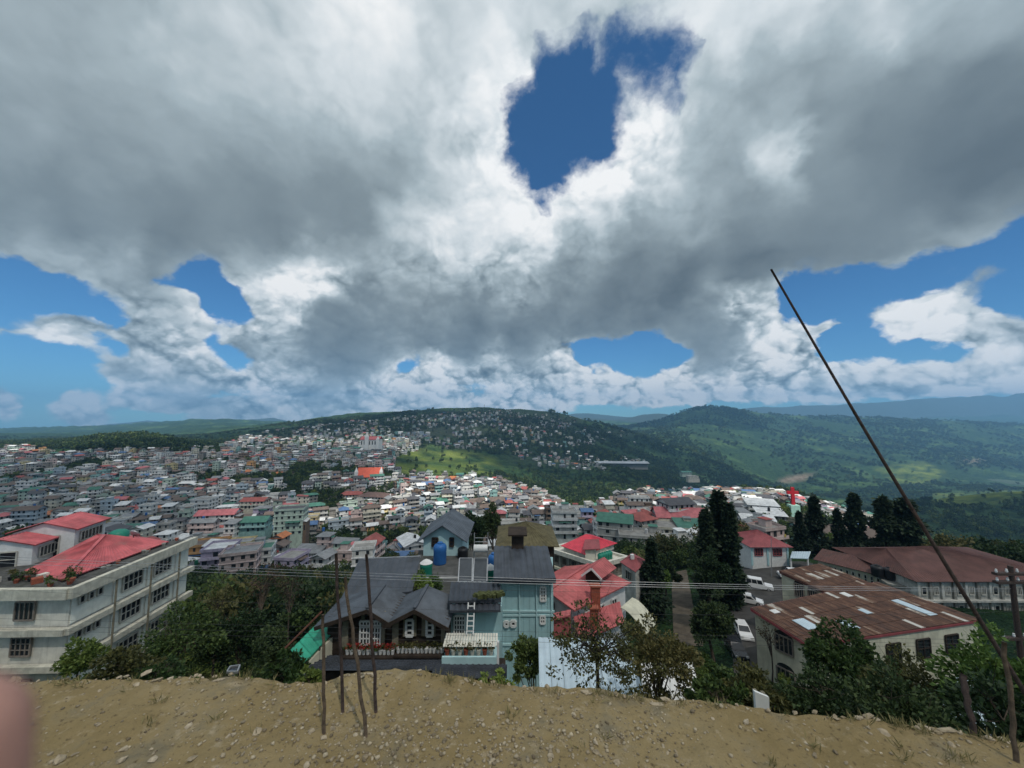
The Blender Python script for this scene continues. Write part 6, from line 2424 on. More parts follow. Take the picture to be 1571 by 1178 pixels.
# ------------------------------------------------------------------ rusty-roofed hall
def rusty_hall():
    root = empty('rusty_hall', ray_at(1300, 1000, 45), 0, 'cream hall under two big patched rusty sheet roofs beside the car park', 'building')
    g = random.Random(4)
    specs = [
        (ray_at(1152, 933, 45.2), ray_at(1345, 896, 52.0), ray_at(1506, 958, 45.4), ray_at(1240, 989, 40.6), 40, 5),
        (ray_at(1196, 876, 54.0), ray_at(1258, 865, 56.6), ray_at(1345, 899, 52.3), ray_at(1280, 914, 49.3), 16, 4),
    ]
    block((43, 46.5), 14)
    block((52, 49), 9)
    for k, (t0, t1, e1, e0, nx, ny) in enumerate(specs):
        t1.z = t0.z
        e1.z = e0.z
        nrm = (e1 - e0).cross(t0 - e0).normalized()
        if nrm.z < 0:
            nrm = -nrm
        for i in range(nx):
            for j in range(ny):
                u0, u1 = i / nx, (i + 1) / nx + .004
                v0, v1 = j / ny, min(1.0, (j + 1) / ny + .03)
                lift = nrm * (.012 * j + .01 * (i % 2) + g.uniform(0, .025))
                A = e0.lerp(e1, u0).lerp(t0.lerp(t1, u0), v0) + lift
                Bq = e0.lerp(e1, u1).lerp(t0.lerp(t1, u1), v0) + lift
                Cq = e0.lerp(e1, u1).lerp(t0.lerp(t1, u1), v1) + lift
                Dq = e0.lerp(e1, u0).lerp(t0.lerp(t1, u0), v1) + lift
                mb = MB()
                mb.corr(A, Bq, Dq, Cq, .28, .025, trap=False)
                put(mb, 'roof_sheet', MT['rust'], root)
        mb = MB()
        mb.bar(e0 - Vector((0, 0, .18)), e1 - Vector((0, 0, .18)), .12, .22)
        mb.bar(e0 - Vector((0, 0, .18)), t0 - Vector((0, 0, .18)), .12, .26)
        mb.bar(e1 - Vector((0, 0, .18)), t1 - Vector((0, 0, .18)), .14, .3)
        mb.bar(t0 - Vector((0, 0, .1)), t1 - Vector((0, 0, .1)), .14, .24)
        put(mb, 'fascia', MT['maroon_roof'] if k == 0 else MT['brown_roof'], root)
        mid = (t0 + t1 + e0 + e1) / 4
        pl = [p.lerp(mid, .035) for p in (e0, e1, t1, t0)]
        back = [Vector((t1.x, t1.y + 6 - 4 * k, 0)), Vector((t0.x, t0.y + 6 - 4 * k, 0))]
        # walls up to the slope: prism with sloping top
        mb = MB()
        zb = -33
        top = [Vector((p.x, p.y, p.z - .22)) for p in pl]
        bot = [Vector((p.x, p.y, zb)) for p in pl]
        mb.add(top + bot, [(0, 1, 2, 3), (4, 5, 1, 0), (5, 6, 2, 1), (6, 7, 3, 2), (7, 4, 0, 3)])
        put(mb, 'wall', MT['cream'], root)
        # arched windows on the left wall
        a, b = pl[0], pl[3]
        d = (b - a)
        n = Vector((-d.y, d.x, 0)).normalized()
        if n.dot(a) > 0:
            n = -n
        for (s0, s1, zo) in ((.30, .62, -1.2), (.30, .62, -4.6)) if k == 0 else ((.30, .48, -.9), (.56, .74, -.9)):
            zt_ = a.z + (b.z - a.z) * s0 + zo + .4
            p, q = a + d * s0 + n * .06, a + d * s1 + n * .06
            h = 1.7
            window(root, (p.x, p.y, zt_ - h), (q.x, q.y, zt_ - h), (q.x, q.y, zt_), (p.x, p.y, zt_), nx=4, ny=1, fm='frame_brown', fw=.10)
            mb = MB()
            c = (p + q) / 2
            pts = []
            for m in range(9):
                an = math.pi * m / 8
                v = c + (q - p) * .5 * math.cos(an) + n * .015
                pts.append((v.x, v.y, zt_ + .55 * math.sin(an)))
            mb.poly(*pts)
            put(mb, 'arch_light', MT['glass'], root)
        # openings of the front wall
        a, b = pl[0], pl[1]
        for s in (.25, .42, .6, .78):
            p, q = a.lerp(b, s), a.lerp(b, s + .08)
            window(root, (p.x, p.y - .06, a.z - 3.2), (q.x, q.y - .06, a.z - 3.2), (q.x, q.y - .06, a.z - 1.2), (p.x, p.y - .06, a.z - 1.2), nx=2, ny=2, fm='timber', fw=.1)
    # loose patches of clear sheeting
    t0, t1, e1, e0 = specs[0][:4]
    for (u, v, w, h) in ((.10, .28, .07, .26), (.30, .15, .05, .22), (.07, .75, .04, .1), (.52, .40, .035, .12), (.80, .18, .05, .4), (.62, .8, .04, .12)):
        q = [e0.lerp(e1, a).lerp(t0.lerp(t1, a), b) + Vector((0, 0, .12)) for a, b in ((u, v), (u + w, v), (u + w, v + h), (u, v + h))]
        mb = MB()
        mb.corr(q[0], q[1], q[3], q[2], .28, .02)
        put(mb, 'patch_sheet', MT['pale_blue_sheet'] if v < .6 else MT['white'], root)


rusty_hall()


def stained_block():
    root = empty('stained_block', ray_at(1490, 935, 66), 0, 'stained white two-storey block with a wide brown roof at the right', 'building')
    z0 = -27.7
    D = 66
    l, r = ray_at(1406, 885, D), ray_at(1660, 885, D)
    block(((l.x + r.x) / 2 - 6, D + 6), 13)
    block(((l.x + r.x) / 2 + 10, D + 6), 13)
    prism_wall(root, 'wall', 'dirty_white', [(l.x, D, 0), (r.x, D, 0), (r.x, D + 14, 0), (l.x, D + 14, 0)], -42, z0)
    n = 14
    for i in range(n + 1):
        x = l.x + (r.x - l.x) * i / n
        mb = MB()
        mb.b2(x - .22, D - .3, -41, x + .22, D - .01, z0 - .1)
        put(mb, 'pilaster', MT['concrete'] if i % 2 else MT['dirty_white'], root)
    for i in range(n):
        for f in range(2):
            x0 = l.x + (r.x - l.x) * (i + .3) / n
            x1 = l.x + (r.x - l.x) * (i + .7) / n
            z = z0 - 1.0 - 3.0 * f
            window(root, (x0, D - .04, z - 1.3), (x1, D - .04, z - 1.3), (x1, D - .04, z), (x0, D - .04, z), nx=3 if i % 3 else 1, ny=1, fm='frame', fw=.1)
    for z in (z0 - 3.1, z0 - 6.1):
        mb = MB()
        mb.b2(l.x - .3, D - .8, z - .15, r.x, D - .02, z + .12)
        put(mb, 'floor_band', MT['dirty_white'], root)
    a, b = Vector((l.x - .8, D - .7, z0 + .05)), Vector((r.x, D - .7, z0 + .05))
    t0, t1 = Vector((l.x + 3, D + 8, z0 + 2.6)), Vector((r.x - 18, D + 8, z0 + 3.0))
    roof_part(root, 'roof', 'brown_roof', a, b, t0, t1, .5, .04)
    c, d_ = Vector((l.x - .8, D + 16, z0 + .05)), Vector((r.x, D + 16, z0 + .05))
    roof_part(root, 'roof', 'brown_roof', c, d_, t0, t1, .5, .04)
    roof_part(root, 'roof', 'brown_roof', c, a, t0, t0 + Vector((.02, 0, 0)), .5, .04)
    roof_part(root, 'roof', 'brown_roof', d_, b, t1, t1 + Vector((.02, 0, 0)), .5, .04)

    root = empty('side_wing', ray_at(1300, 880, 75), 0, 'low white wing with a brown roof between conifers and rusty hall', 'building')
    z = -28.9
    A, B = ray_at(1254, 850, 78.7), ray_at(1356, 874, 71)
    A.z = B.z = z
    d = (B - A).normalized()
    s = Vector((-d.y, d.x, 0))
    if s.y < 0:
        s = -s
    block((A + B) / 2 + s * 3, 7)
    prism_wall(root, 'wall', 'cream', [A, B, B + s * 7, A + s * 7], -38, z)
    roof_part(root, 'roof', 'brown_roof', A - s * .8 - d * .6, B - s * .8, A + s * 3.5 + Vector((0, 0, 1.4)), B + s * 3.5 + Vector((0, 0, 1.4)), .45, .035)
    roof_part(root, 'roof', 'brown_roof', A + s * 7.8 - d * .6, B + s * 7.8, A + s * 3.5 + Vector((0, 0, 1.4)), B + s * 3.5 + Vector((0, 0, 1.4)), .45, .035)
    for k in range(10):
        p, q = A.lerp(B, .08 + .09 * k) - s * .05, A.lerp(B, .125 + .09 * k) - s * .05
        window(root, (p.x, p.y, z - 2.2), (q.x, q.y, z - 2.2), (q.x, q.y, z - .7), (p.x, p.y, z - .7), nx=1, ny=2, fm='frame', fw=.1)
    C, E = ray_at(1356, 876, 70), ray_at(1404, 880, 67)
    C.z = E.z = z - .6
    prism_wall(root, 'link_wall', 'concrete', [C, E, E + Vector((2, 6, 0)), C + Vector((2, 6, 0))], -40, z - .6)
    mb = MB()
    mb.slab([C + Vector((-.6, -1, .05)), E + Vector((.3, -1, .05)), E + Vector((2, 6, .05)), C + Vector((2, 6, .05))], .3)
    put(mb, 'flat_roof', MT['concrete'], root)
    for k, px in enumerate((1346, 1365)):
        p = ray_at(px, 874, 71.5 - k)
        tank((p.x, p.y, z - .3), .95, 1.9, 'black_tank', ('left', 'right')[k] + ' black water tank on the flat roof left of the brown-roofed block')


stained_block()


# ------------------------------------------------------------------ sheds just under the terrace on the right
def near_sheds():
    for k, (a, b, c, e, m, lab) in enumerate((
            ((828, 1060, 15.6), (992, 1070, 15.2), (966, 1008, 18.0), (826, 1000, 18.2), 'pale_blue_sheet', 'pale blue corrugated shed roof behind the leafless shrub'),
            ((986, 1082, 14.6), (1082, 1084, 14.6), (1064, 1046, 16.2), (984, 1043, 16.2), 'white', 'low white sheet roof right of the pale blue shed'),
            ((1440, 1108, 12.6), (1535, 1125, 12.2), (1528, 1078, 14.0), (1452, 1072, 14.2), 'pale_blue_sheet', 'pale sheet roof glimpsed under the right-hand trees'))):
        a, b, c, e = (ray_at(*q) for q in (a, b, c, e))
        root = empty('shed', ((a.x + c.x) / 2, (a.y + c.y) / 2, a.z - 3), 0, lab, 'shed')
        block(root.location, 3.2)
        zl = min(a.z, b.z, c.z, e.z)
        a.z = b.z = zl
        c.z = e.z = zl + .75
        n = 8 if k == 0 else 4
        for i in range(n):
            u0, u1 = i / n, (i + 1) / n - .004
            roof_part(root, 'roof_sheet', m, a.lerp(b, u0), a.lerp(b, u1), e.lerp(c, u0), e.lerp(c, u1), .2, .018, False)
        mid = (a + b + c + e) / 4
        prism_wall(root, 'wall', 'cream', [p.lerp(mid, .06) for p in (a, b, c, e)], zl - 5, zl - .08)
    p = ray_at(1168, 1092, 8.0)
    root = empty('notice_board', p, 0, 'blank white board standing at the terrace edge by the olive bushes', 'board')
    a, b, c, e = ray_at(1161, 1094, 6.2), ray_at(1181, 1100, 6.2), ray_at(1180, 1070, 6.2), ray_at(1158, 1061, 6.2)
    mb = MB()
    mb.add([a, b, c, e] + [q + Vector((0, .05, 0)) for q in (a, b, c, e)], [(0, 1, 2, 3), (7, 6, 5, 4), (0, 4, 5, 1), (1, 5, 6, 2), (2, 6, 7, 3), (3, 7, 4, 0)])
    put(mb, 'panel', MT['white'], root)
    mb = MB()
    for q in (a.lerp(b, .2), a.lerp(b, .8)):
        mb.bar((q.x, q.y + .08, q.z - 5), (q.x, q.y + .08, q.z + .3), .05, .05)
    put(mb, 'post', MT['post'], root)


near_sheds()


# ------------------------------------------------------------------ car park, track, cars
def sheet(name, poly, d0, d1, m, lift=.06, label=None):
    """Ground sheet over the land inside an outline of the photograph."""
    us = np.linspace(min(p[0] for p in poly), max(p[0] for p in poly), 60)
    us = (us - CX) / FPX
    ds = np.linspace(d0, d1, 70)
    U, D = np.meshgrid(us, ds, indexing='ij')
    X, Y = U * D, D
    Z = land(X, Y) + lift
    px, py = pix_arr(X, Y, Z)
    ok = inside(poly, px, py)
    idx = {}
    v, f = [], []
    for i in range(X.shape[0] - 1):
        for j in range(X.shape[1] - 1):
            if ok[i, j] or ok[i + 1, j] or ok[i, j + 1] or ok[i + 1, j + 1]:
                q = []
                for a, b in ((i, j), (i + 1, j), (i + 1, j + 1), (i, j + 1)):
                    if (a, b) not in idx:
                        idx[(a, b)] = len(v)
                        v.append((X[a, b], Y[a, b], Z[a, b]))
                    q.append(idx[(a, b)])
                f.append(tuple(q))
    me = bpy.data.meshes.new(name)
    me.from_pydata(v, [], f)
    me.materials.append(MT[m])
    o = tag(link(name, me), label, None, None, 'structure')
    for i in range(0, len(v), 9):
        block(v[i], 2.6)
    return o


sheet('parking_lot', [(1105, 1045), (1122, 985), (1120, 905), (1122, 878), (1150, 862), (1215, 858), (1262, 868), (1262, 890), (1235, 920), (1190, 945), (1165, 1045)], 36, 90, 'asphalt', .1)
sheet('track', [(1020, 990), (1028, 930), (1035, 870), (1052, 870), (1062, 925), (1078, 990)], 48, 96, 'track', .1)


def car(p, rz, paint, label, kind='sedan', name='parked_car'):
    root = empty(name, p, rz, label, 'car')
    L, W = (4.5, 1.75) if kind == 'suv' else (4.0, 1.65)
    Hb, Ht = (.95, 1.85) if kind == 'suv' else (.80, 1.42)
    # body: side outline swept across the width (front towards +x)
    if kind == 'suv':
        side = [(-L / 2, .35), (-L / 2, 1.0), (L / 2 - 1.1, 1.0), (L / 2 - .05, .92), (L / 2, .4)]
        cab = [(-L / 2 + .05, 1.0), (-L / 2 + .16, Ht), (.55, Ht), (1.0, 1.0)]
    else:
        side = [(-L / 2, .3), (-L / 2 + .05, .85), (L / 2 - .9, .84), (L / 2 - .08, .68), (L / 2, .32)]
        cab = [(-L / 2 + .1, .85), (-L / 2 + .65, Ht), (.30, Ht + .02), (1.05, .84)]
    mb = MB()

    def sweep(out, poly, w0, w1, inset_top=None):
        n = len(poly)
        ztop = max(q[1] for q in poly)
        zbot = min(q[1] for q in poly)
        vs = []
        for sgn in (-1, 1):
            for x, z in poly:
                t = (z - zbot) / max(ztop - zbot, 1e-6)
                vs.append((x, sgn * (w0 * (1 - t) + w1 * t), z))
        out.add(vs, [tuple(range(n)), tuple(reversed(range(n, 2 * n)))] + [(i, i + n, (i + 1) % n + n, (i + 1) % n) for i in range(n)])
    sweep(mb, side, W / 2, W / 2 * .97)
    sweep(mb, cab, W / 2 * .95, W / 2 * .80)
    body = mb.build('body', MT[paint], root)
    # glass: windscreen, rear, sides, 1.5 cm proud
    def glass(pts):
        g = MB()
        g.poly(*pts)
        g.build('window', MT['glass'], root)
    (x0, z0), (x1, z1), (x2, z2), (x3, z3) = cab
    o = .015
    wb, wt = W / 2 * .90, W / 2 * .76
    f = lambda a, b, t: a + (b - a) * t
    glass([(f(x3, x2, .1) + o, -wb * .93, f(z3, z2, .1) + o), (f(x3, x2, .1) + o, wb * .93, f(z3, z2, .1) + o), (f(x3, x2, .9) + o, wt * .95, f(z3, z2, .9) + o), (f(x3, x2, .9) + o, -wt * .95, f(z3, z2, .9) + o)])
    glass([(f(x0, x1, .2) - o, wb * .9, f(z0, z1, .2) + o), (f(x0, x1, .2) - o, -wb * .9, f(z0, z1, .2) + o), (f(x0, x1, .88) - o, -wt * .95, f(z0, z1, .88) + o), (f(x0, x1, .88) - o, wt * .95, f(z0, z1, .88) + o)])
    for sgn in (-1, 1):
        cuts = 3 if kind == 'suv' else 2
        for k in range(cuts):
            lo0, lo1 = f(x0 + .25, x3 - .3, k / cuts) + .05, f(x0 + .25, x3 - .3, (k + 1) / cuts) - .05
            hi0, hi1 = f(x1 + .12, x2 - .05, k / cuts) + .05, f(x1 + .12, x2 - .05, (k + 1) / cuts) - .05
            yb, yt = W / 2 * .93 + o, W / 2 * .82 + o
            glass([(lo0, sgn * yb, z0 + .12), (lo1, sgn * yb, z0 + .12), (hi1, sgn * yt, z1 - .1), (hi0, sgn * yt, z1 - .1)])
        for fx, nm, mm in ((L / 2 - .02, 'headlight', 'lamp_glass'), (-L / 2 + .0, 'tail_light', 'lamp_red')):
            g = MB()
            g.box(fx, sgn * W * .36, .66 if kind != 'suv' else .78, .08, .3, .16)
            g.build(nm, MT[mm], root)
        for wx in (-L / 2 + .75, L / 2 - .78):
            w = MB()
            w.tube([(wx, sgn * (W / 2 - .20), .32), (wx, sgn * (W / 2 + .01), .32)], .33, 14)
            wo = w.build('wheel', MT['tyre'], root)
            w = MB()
            w.tube([(wx, sgn * (W / 2 - .02), .32), (wx, sgn * (W / 2 + .03), .32)], .19, 10)
            w.build('rim', MT['steel'], wo)
    g = MB()
    for s_ in (-1, 1):
        g.box(s_ * L / 2, 0, .42, .14, W * .98, .2)
    g.build('bumper', MT['dark_metal'] if kind == 'suv' else MT[paint], root)
    if kind == 'suv':
        g = MB()
        g.tube([(-L / 2 - .12, .1, .95), (-L / 2 + .02, .1, .95)], .32, 12)
        g.build('spare_wheel', MT['tyre'], root)
    return root


for px, py, D, rz, paint, kind, lab in (
        (1163, 888, 72, R(-28), 'car_white', 'suv', 'white off-road car parked alone in the middle of the car park'),
        (1148, 899, 66, R(-30), 'car_white', 'sedan', 'white car half hidden under the trees behind the off-road car'),
        (1138, 940, 55, R(-105), 'car_white', 'sedan', 'white car facing the camera at the edge of the trees'),
        (1127, 962, 50, R(-100), 'car_dark', 'sedan', 'dark car in the shade of the trees nearest the camera'),
        (1214, 873, 76, R(165), 'car_white', 'suv', 'white car by the shed at the far end of the car park')):
    p = ray_at(px, py, D)
    car((p.x, D, float(land(p.x, D)) + .1), rz, paint, lab, kind)
pole = empty('flagpole', ray_at(1183, 872, 78), 0, 'slim pale pole standing in front of the white bungalow', 'pole')
mb = MB()
a, b = ray_at(1183, 872, 78), ray_at(1183, 826, 78)
a.z = float(land(a.x, 78))
mb.tube([a, b], [.09, .05], 8)
put(mb, 'shaft', MT['steel'], pole)


# ------------------------------------------------------------------ landmarks far off
def far_landmarks():
    D = 415
    p = ray_at(568, 742, D)
    root = empty('church', p, R(6), 'white church with a bright orange red gable roof above the town', 'church')
    mb = MB()
    mb.b2(-12, -7, -6, 12, 7, 9)
    mb.add([(-12, -7, 9), (-12, 7, 9), (-12, 0, 17), (12, -7, 9), (12, 7, 9), (12, 0, 17)], [(0, 2, 1), (3, 4, 5)])
    mb.build('nave', MT['white'], root)
    for s in (-1, 1):
        m2 = MB()
        m2.slab([(-13, s * 8.2, 8.2), (13, s * 8.2, 8.2), (13, 0, 17.6), (-13, 0, 17.6)], .3)
        m2.build('roof', mat('church_roof', (.55, .10, .055), .6, .15, .5), root)
    for k in range(7):
        m2 = MB()
        m2.b2(-10.6 + 3.4 * k, -7.12, 2, -9.2 + 3.4 * k, -7.02, 7)
        m2.build('window', MT['glass'], root)
    for x in (-13, 13):
        m2 = MB()
        m2.b2(x - 1.6, -8.6, -6, x + 1.6, -5.4, 14)
        m2.add([(x - 1.6, -8.6, 14), (x + 1.6, -8.6, 14), (x + 1.6, -5.4, 14), (x - 1.6, -5.4, 14), (x, -7, 19)], [(0, 1, 4), (1, 2, 4), (2, 3, 4), (3, 0, 4)])
        m2.build('turret', MT['white'], root)
    m2 = MB()
    m2.b2(-15, -13, -8, 15, -8.6, 3)
    m2.build('porch', MT['white'], root)
    TOWN_SPOTS.append((p.x, p.y, 17))

    D = 760
    p = ray_at(572, 683, D)
    root = empty('cathedral', p, 0, 'white cathedral with a pointed tower on the ridge of the town', 'cathedral')
    mb = MB()
    mb.b2(-22, -10, -8, 16, 10, 12)
    mb.build('nave', MT['white'], root)
    mb = MB()
    mb.slab([(-23, -11, 11.8), (17, -11, 11.8), (17, 0, 18), (-23, 0, 18)], .4)
    mb.slab([(-23, 11, 11.8), (17, 11, 11.8), (17, 0, 18), (-23, 0, 18)], .4)
    mb.build('roof', MT['salmon_roof'], root)
    for x, h, w in ((-8, 26, 3.6), (14, 19, 2.6)):
        mb = MB()
        mb.b2(x - w, -14, -8, x + w, -10.2, h * .7)
        mb.add([(x - w, -14, h * .7), (x + w, -14, h * .7), (x + w, -10.2, h * .7), (x - w, -10.2, h * .7), (x, -12, h)], [(0, 1, 4), (1, 2, 4), (2, 3, 4), (3, 0, 4)])
        mb.build('tower', MT['white'], root)
    mb = MB()
    for k in range(6):
        mb.b2(-20 + 5.4 * k, -10.15, 2, -18 + 5.4 * k, -10.05, 9)
    tag(mb.build('window_openings', MT['glass'], root), kind='stuff')

    p = ray_at(1217, 774, 235)
    root = empty('red_cross', p, R(-6), 'tall red cross standing on a pale green tower behind the conifers', 'cross')
    mb = MB()
    mb.b2(-.9, -.6, 0, .9, .6, 10.5)
    mb.build('upright', MT['red_cross'], root)
    mb = MB()
    mb.b2(-3.3, -.55, 6.4, -.9, .55, 8.2)
    mb.build('arm', MT['red_cross'], root)
    mb = MB()
    mb.b2(.9, -.55, 6.4, 3.3, .55, 8.2)
    mb.build('arm', MT['red_cross'], root)
    mb = MB()
    mb.b2(-2.6, -2.2, -14, 2.6, 2.2, -.02)
    mb.build('tower_base', mat('mint_paint', (.36, .58, .50), .8, .15, .5), root)

    D = 1000
    p = ray_at(950, 713, D)
    root = empty('grandstand', p, R(-3), 'long grey stand with a low roof across the far green hillside', 'grandstand')
    mb = MB()
    mb.b2(-75, 0, -12, 75, 12, 4)
    mb.build('wall', MT['concrete'], root)
    mb = MB()
    mb.slab([(-78, -6, 4.6), (78, -6, 4.6), (78, 14, 8), (-78, 14, 8)], .6)
    mb.build('roof', mat('stand_roof', (.30, .33, .36), .6, .2, .05), root)
    mb = MB()
    mb.b2(-90, 8, -6, -78, 20, 12)
    mb.build('end_block', MT['cream'], root)

    for px, y0, y1, D, lab in ((493, 657, 638, 1850, 'lattice mast on the ridge left of the hilltop town'), (743, 634, 620, 1850, 'lattice mast on the hilltop above the town'), (871, 646, 632, 1900, 'lattice mast on the ridge right of the hilltop')):
        a, b = ray_at(px, y0, D), ray_at(px, y1, D)
        h = b.z - a.z
        root = empty('lattice_mast', a, 0, lab, 'mast')
        mb = MB()
        w = 2.2
        for sx, sy in ((-1, -1), (1, -1), (1, 1), (-1, 1)):
            mb.bar((sx * w, sy * w, -10), (sx * .4, sy * .4, h), .5, .5)
        mb.build('legs', MT['dark_metal'], root)
        mb = MB()
        for k in range(6):
            f0, f1 = k / 6, (k + 1) / 6
            r0, r1 = w + (.4 - w) * f0, w + (.4 - w) * f1
            mb.bar((-r0, -r0, h * f0), (r1, -r1, h * f1), .3, .3)
            mb.bar((r0, -r0, h * f0), (-r1, -r1, h * f1), .3, .3)
        mb.build('bracing', MT['dark_metal'], root)


far_landmarks()


# ------------------------------------------------------------------ dirt terrace in front
TZ = -1.6


def on_terrace(px, py):
    return ray_at(px, py, TZ / z_at(py, 1.0))


EDGE = [(-260, 1052), (-120, 1049), (0, 1045), (60, 1047), (120, 1045), (200, 1040), (250, 1041), (330, 1041), (400, 1036), (440, 1041), (480, 1041), (520, 1038), (560, 1034), (620, 1032), (680, 1036), (740, 1043), (800, 1050), (860, 1052), (900, 1055), (960, 1062), (1030, 1070), (1090, 1078), (1150, 1086), (1200, 1091), (1260, 1100), (1330, 1108), (1400, 1117), (1450, 1122), (1500, 1128), (1571, 1135), (1700, 1150), (1900, 1170)]
_ex = [on_terrace(*p).x for p in EDGE]
_ey = [on_terrace(*p).y for p in EDGE]


def edge_y(x):
    return np.interp(x, _ex, _ey)


def terrace_z(x, y):
    x, y = np.asarray(x, float), np.asarray(y, float)
    return TZ + .055 * fbm(x * 1.6 + 4, y * 1.6 + 8, 3) + .022 * fbm(x * 7, y * 7, 3) + .007 * fbm(x * 30, y * 30, 2)


def dirt_material():
    m, nt, N, L, P = new_mat('dry_dirt')
    geo = N.new('ShaderNodeNewGeometry')

    def nz(scale, detail=6, rough=.65):
        n = N.new('ShaderNodeTexNoise')
        n.inputs['Scale'].default_value = scale
        n.inputs['Detail'].default_value = detail
        n.inputs['Roughness'].default_value = rough
        L.new(geo.outputs['Position'], n.inputs['Vector'])
        return n.outputs['Fac']

    def ramp(v, a, b):
        n = N.new('ShaderNodeMapRange')
        n.interpolation_type = 'SMOOTHSTEP'
        L.new(v, n.inputs[0])
        n.inputs[1].default_value, n.inputs[2].default_value = a, b
        return n.outputs[0]

    def mix(f, a, b):
        n = N.new('ShaderNodeMix')
        n.data_type = 'RGBA'
        L.new(f, n.inputs[0])
        for s, v in ((n.inputs[6], a), (n.inputs[7], b)):
            if hasattr(v, 'links'):
                L.new(v, s)
            else:
                s.default_value = (*v, 1)
        return n.outputs[2]
    c = mix(ramp(nz(1.3), .35, .65), (.240, .180, .086), (.315, .245, .130))
    c = mix(ramp(nz(2.6, 7), .50, .68), c, (.190, .165, .112))
    c = mix(ramp(nz(14, 6), .55, .75), c, (.40, .33, .22))
    c = mix(ramp(nz(38, 4), .56, .72), c, (.12, .088, .05))
    L.new(c, P.inputs['Base Color'])
    P.inputs['Roughness'].default_value = .97
    P.inputs['Specular IOR Level'].default_value = .1
    b = N.new('ShaderNodeBump')
    b.inputs['Strength'].default_value = .9
    b.inputs['Distance'].default_value = .012
    L.new(nz(55, 7, .75), b.inputs['Height'])
    L.new(b.outputs[0], P.inputs['Normal'])
    return m


def stone_mesh(g, flat=.6):
    t = (1 + 5 ** .5) / 2
    v = np.array([(-1, t, 0), (1, t, 0), (-1, -t, 0), (1, -t, 0), (0, -1, t), (0, 1, t), (0, -1, -t), (0, 1, -t), (t, 0, -1), (t, 0, 1), (-t, 0, -1), (-t, 0, 1)], float) / 1.9
    f = [(0, 11, 5), (0, 5, 1), (0, 1, 7), (0, 7, 10), (0, 10, 11), (1, 5, 9), (5, 11, 4), (11, 10, 2), (10, 7, 6), (7, 1, 8), (3, 9, 4), (3, 4, 2), (3, 2, 6), (3, 6, 8), (3, 8, 9), (4, 9, 5), (2, 4, 11), (6, 2, 10), (8, 6, 7), (9, 8, 1)]
    v = v * (1 + g.uniform(-.34, .34, (12, 1))) * np.array([1, g.uniform(.6, 1), flat * g.uniform(.7, 1.1)])
    return v, np.array(f)


def stone_mat(name, dark, light):
    m, nt, N, L, P = new_mat(name)
    geo = N.new('ShaderNodeNewGeometry')
    oi = N.new('ShaderNodeObjectInfo')
    ad = N.new('ShaderNodeMath')
    ad.operation = 'ADD'
    L.new(geo.outputs['Random Per Island'], ad.inputs[0])
    L.new(oi.outputs['Random'], ad.inputs[1])
    fr = N.new('ShaderNodeMath')
    fr.operation = 'FRACT'
    L.new(ad.outputs[0], fr.inputs[0])
    mx = N.new('ShaderNodeMix')
    mx.data_type = 'RGBA'
    L.new(fr.outputs[0], mx.inputs[0])
    mx.inputs[6].default_value = (*dark, 1)
    mx.inputs[7].default_value = (*light, 1)
    n = N.new('ShaderNodeTexNoise')
    n.inputs['Scale'].default_value = 60
    n.inputs['Detail'].default_value = 5
    L.new(geo.outputs['Position'], n.inputs['Vector'])
    m2 = N.new('ShaderNodeMix')
    m2.data_type = 'RGBA'
    m2.blend_type = 'OVERLAY'
    m2.inputs[0].default_value = .7
    L.new(mx.outputs[2], m2.inputs[6])
    L.new(n.outputs['Fac'], m2.inputs[7])
    L.new(m2.outputs[2], P.inputs['Base Color'])
    P.inputs['Roughness'].default_value = .9
    return m


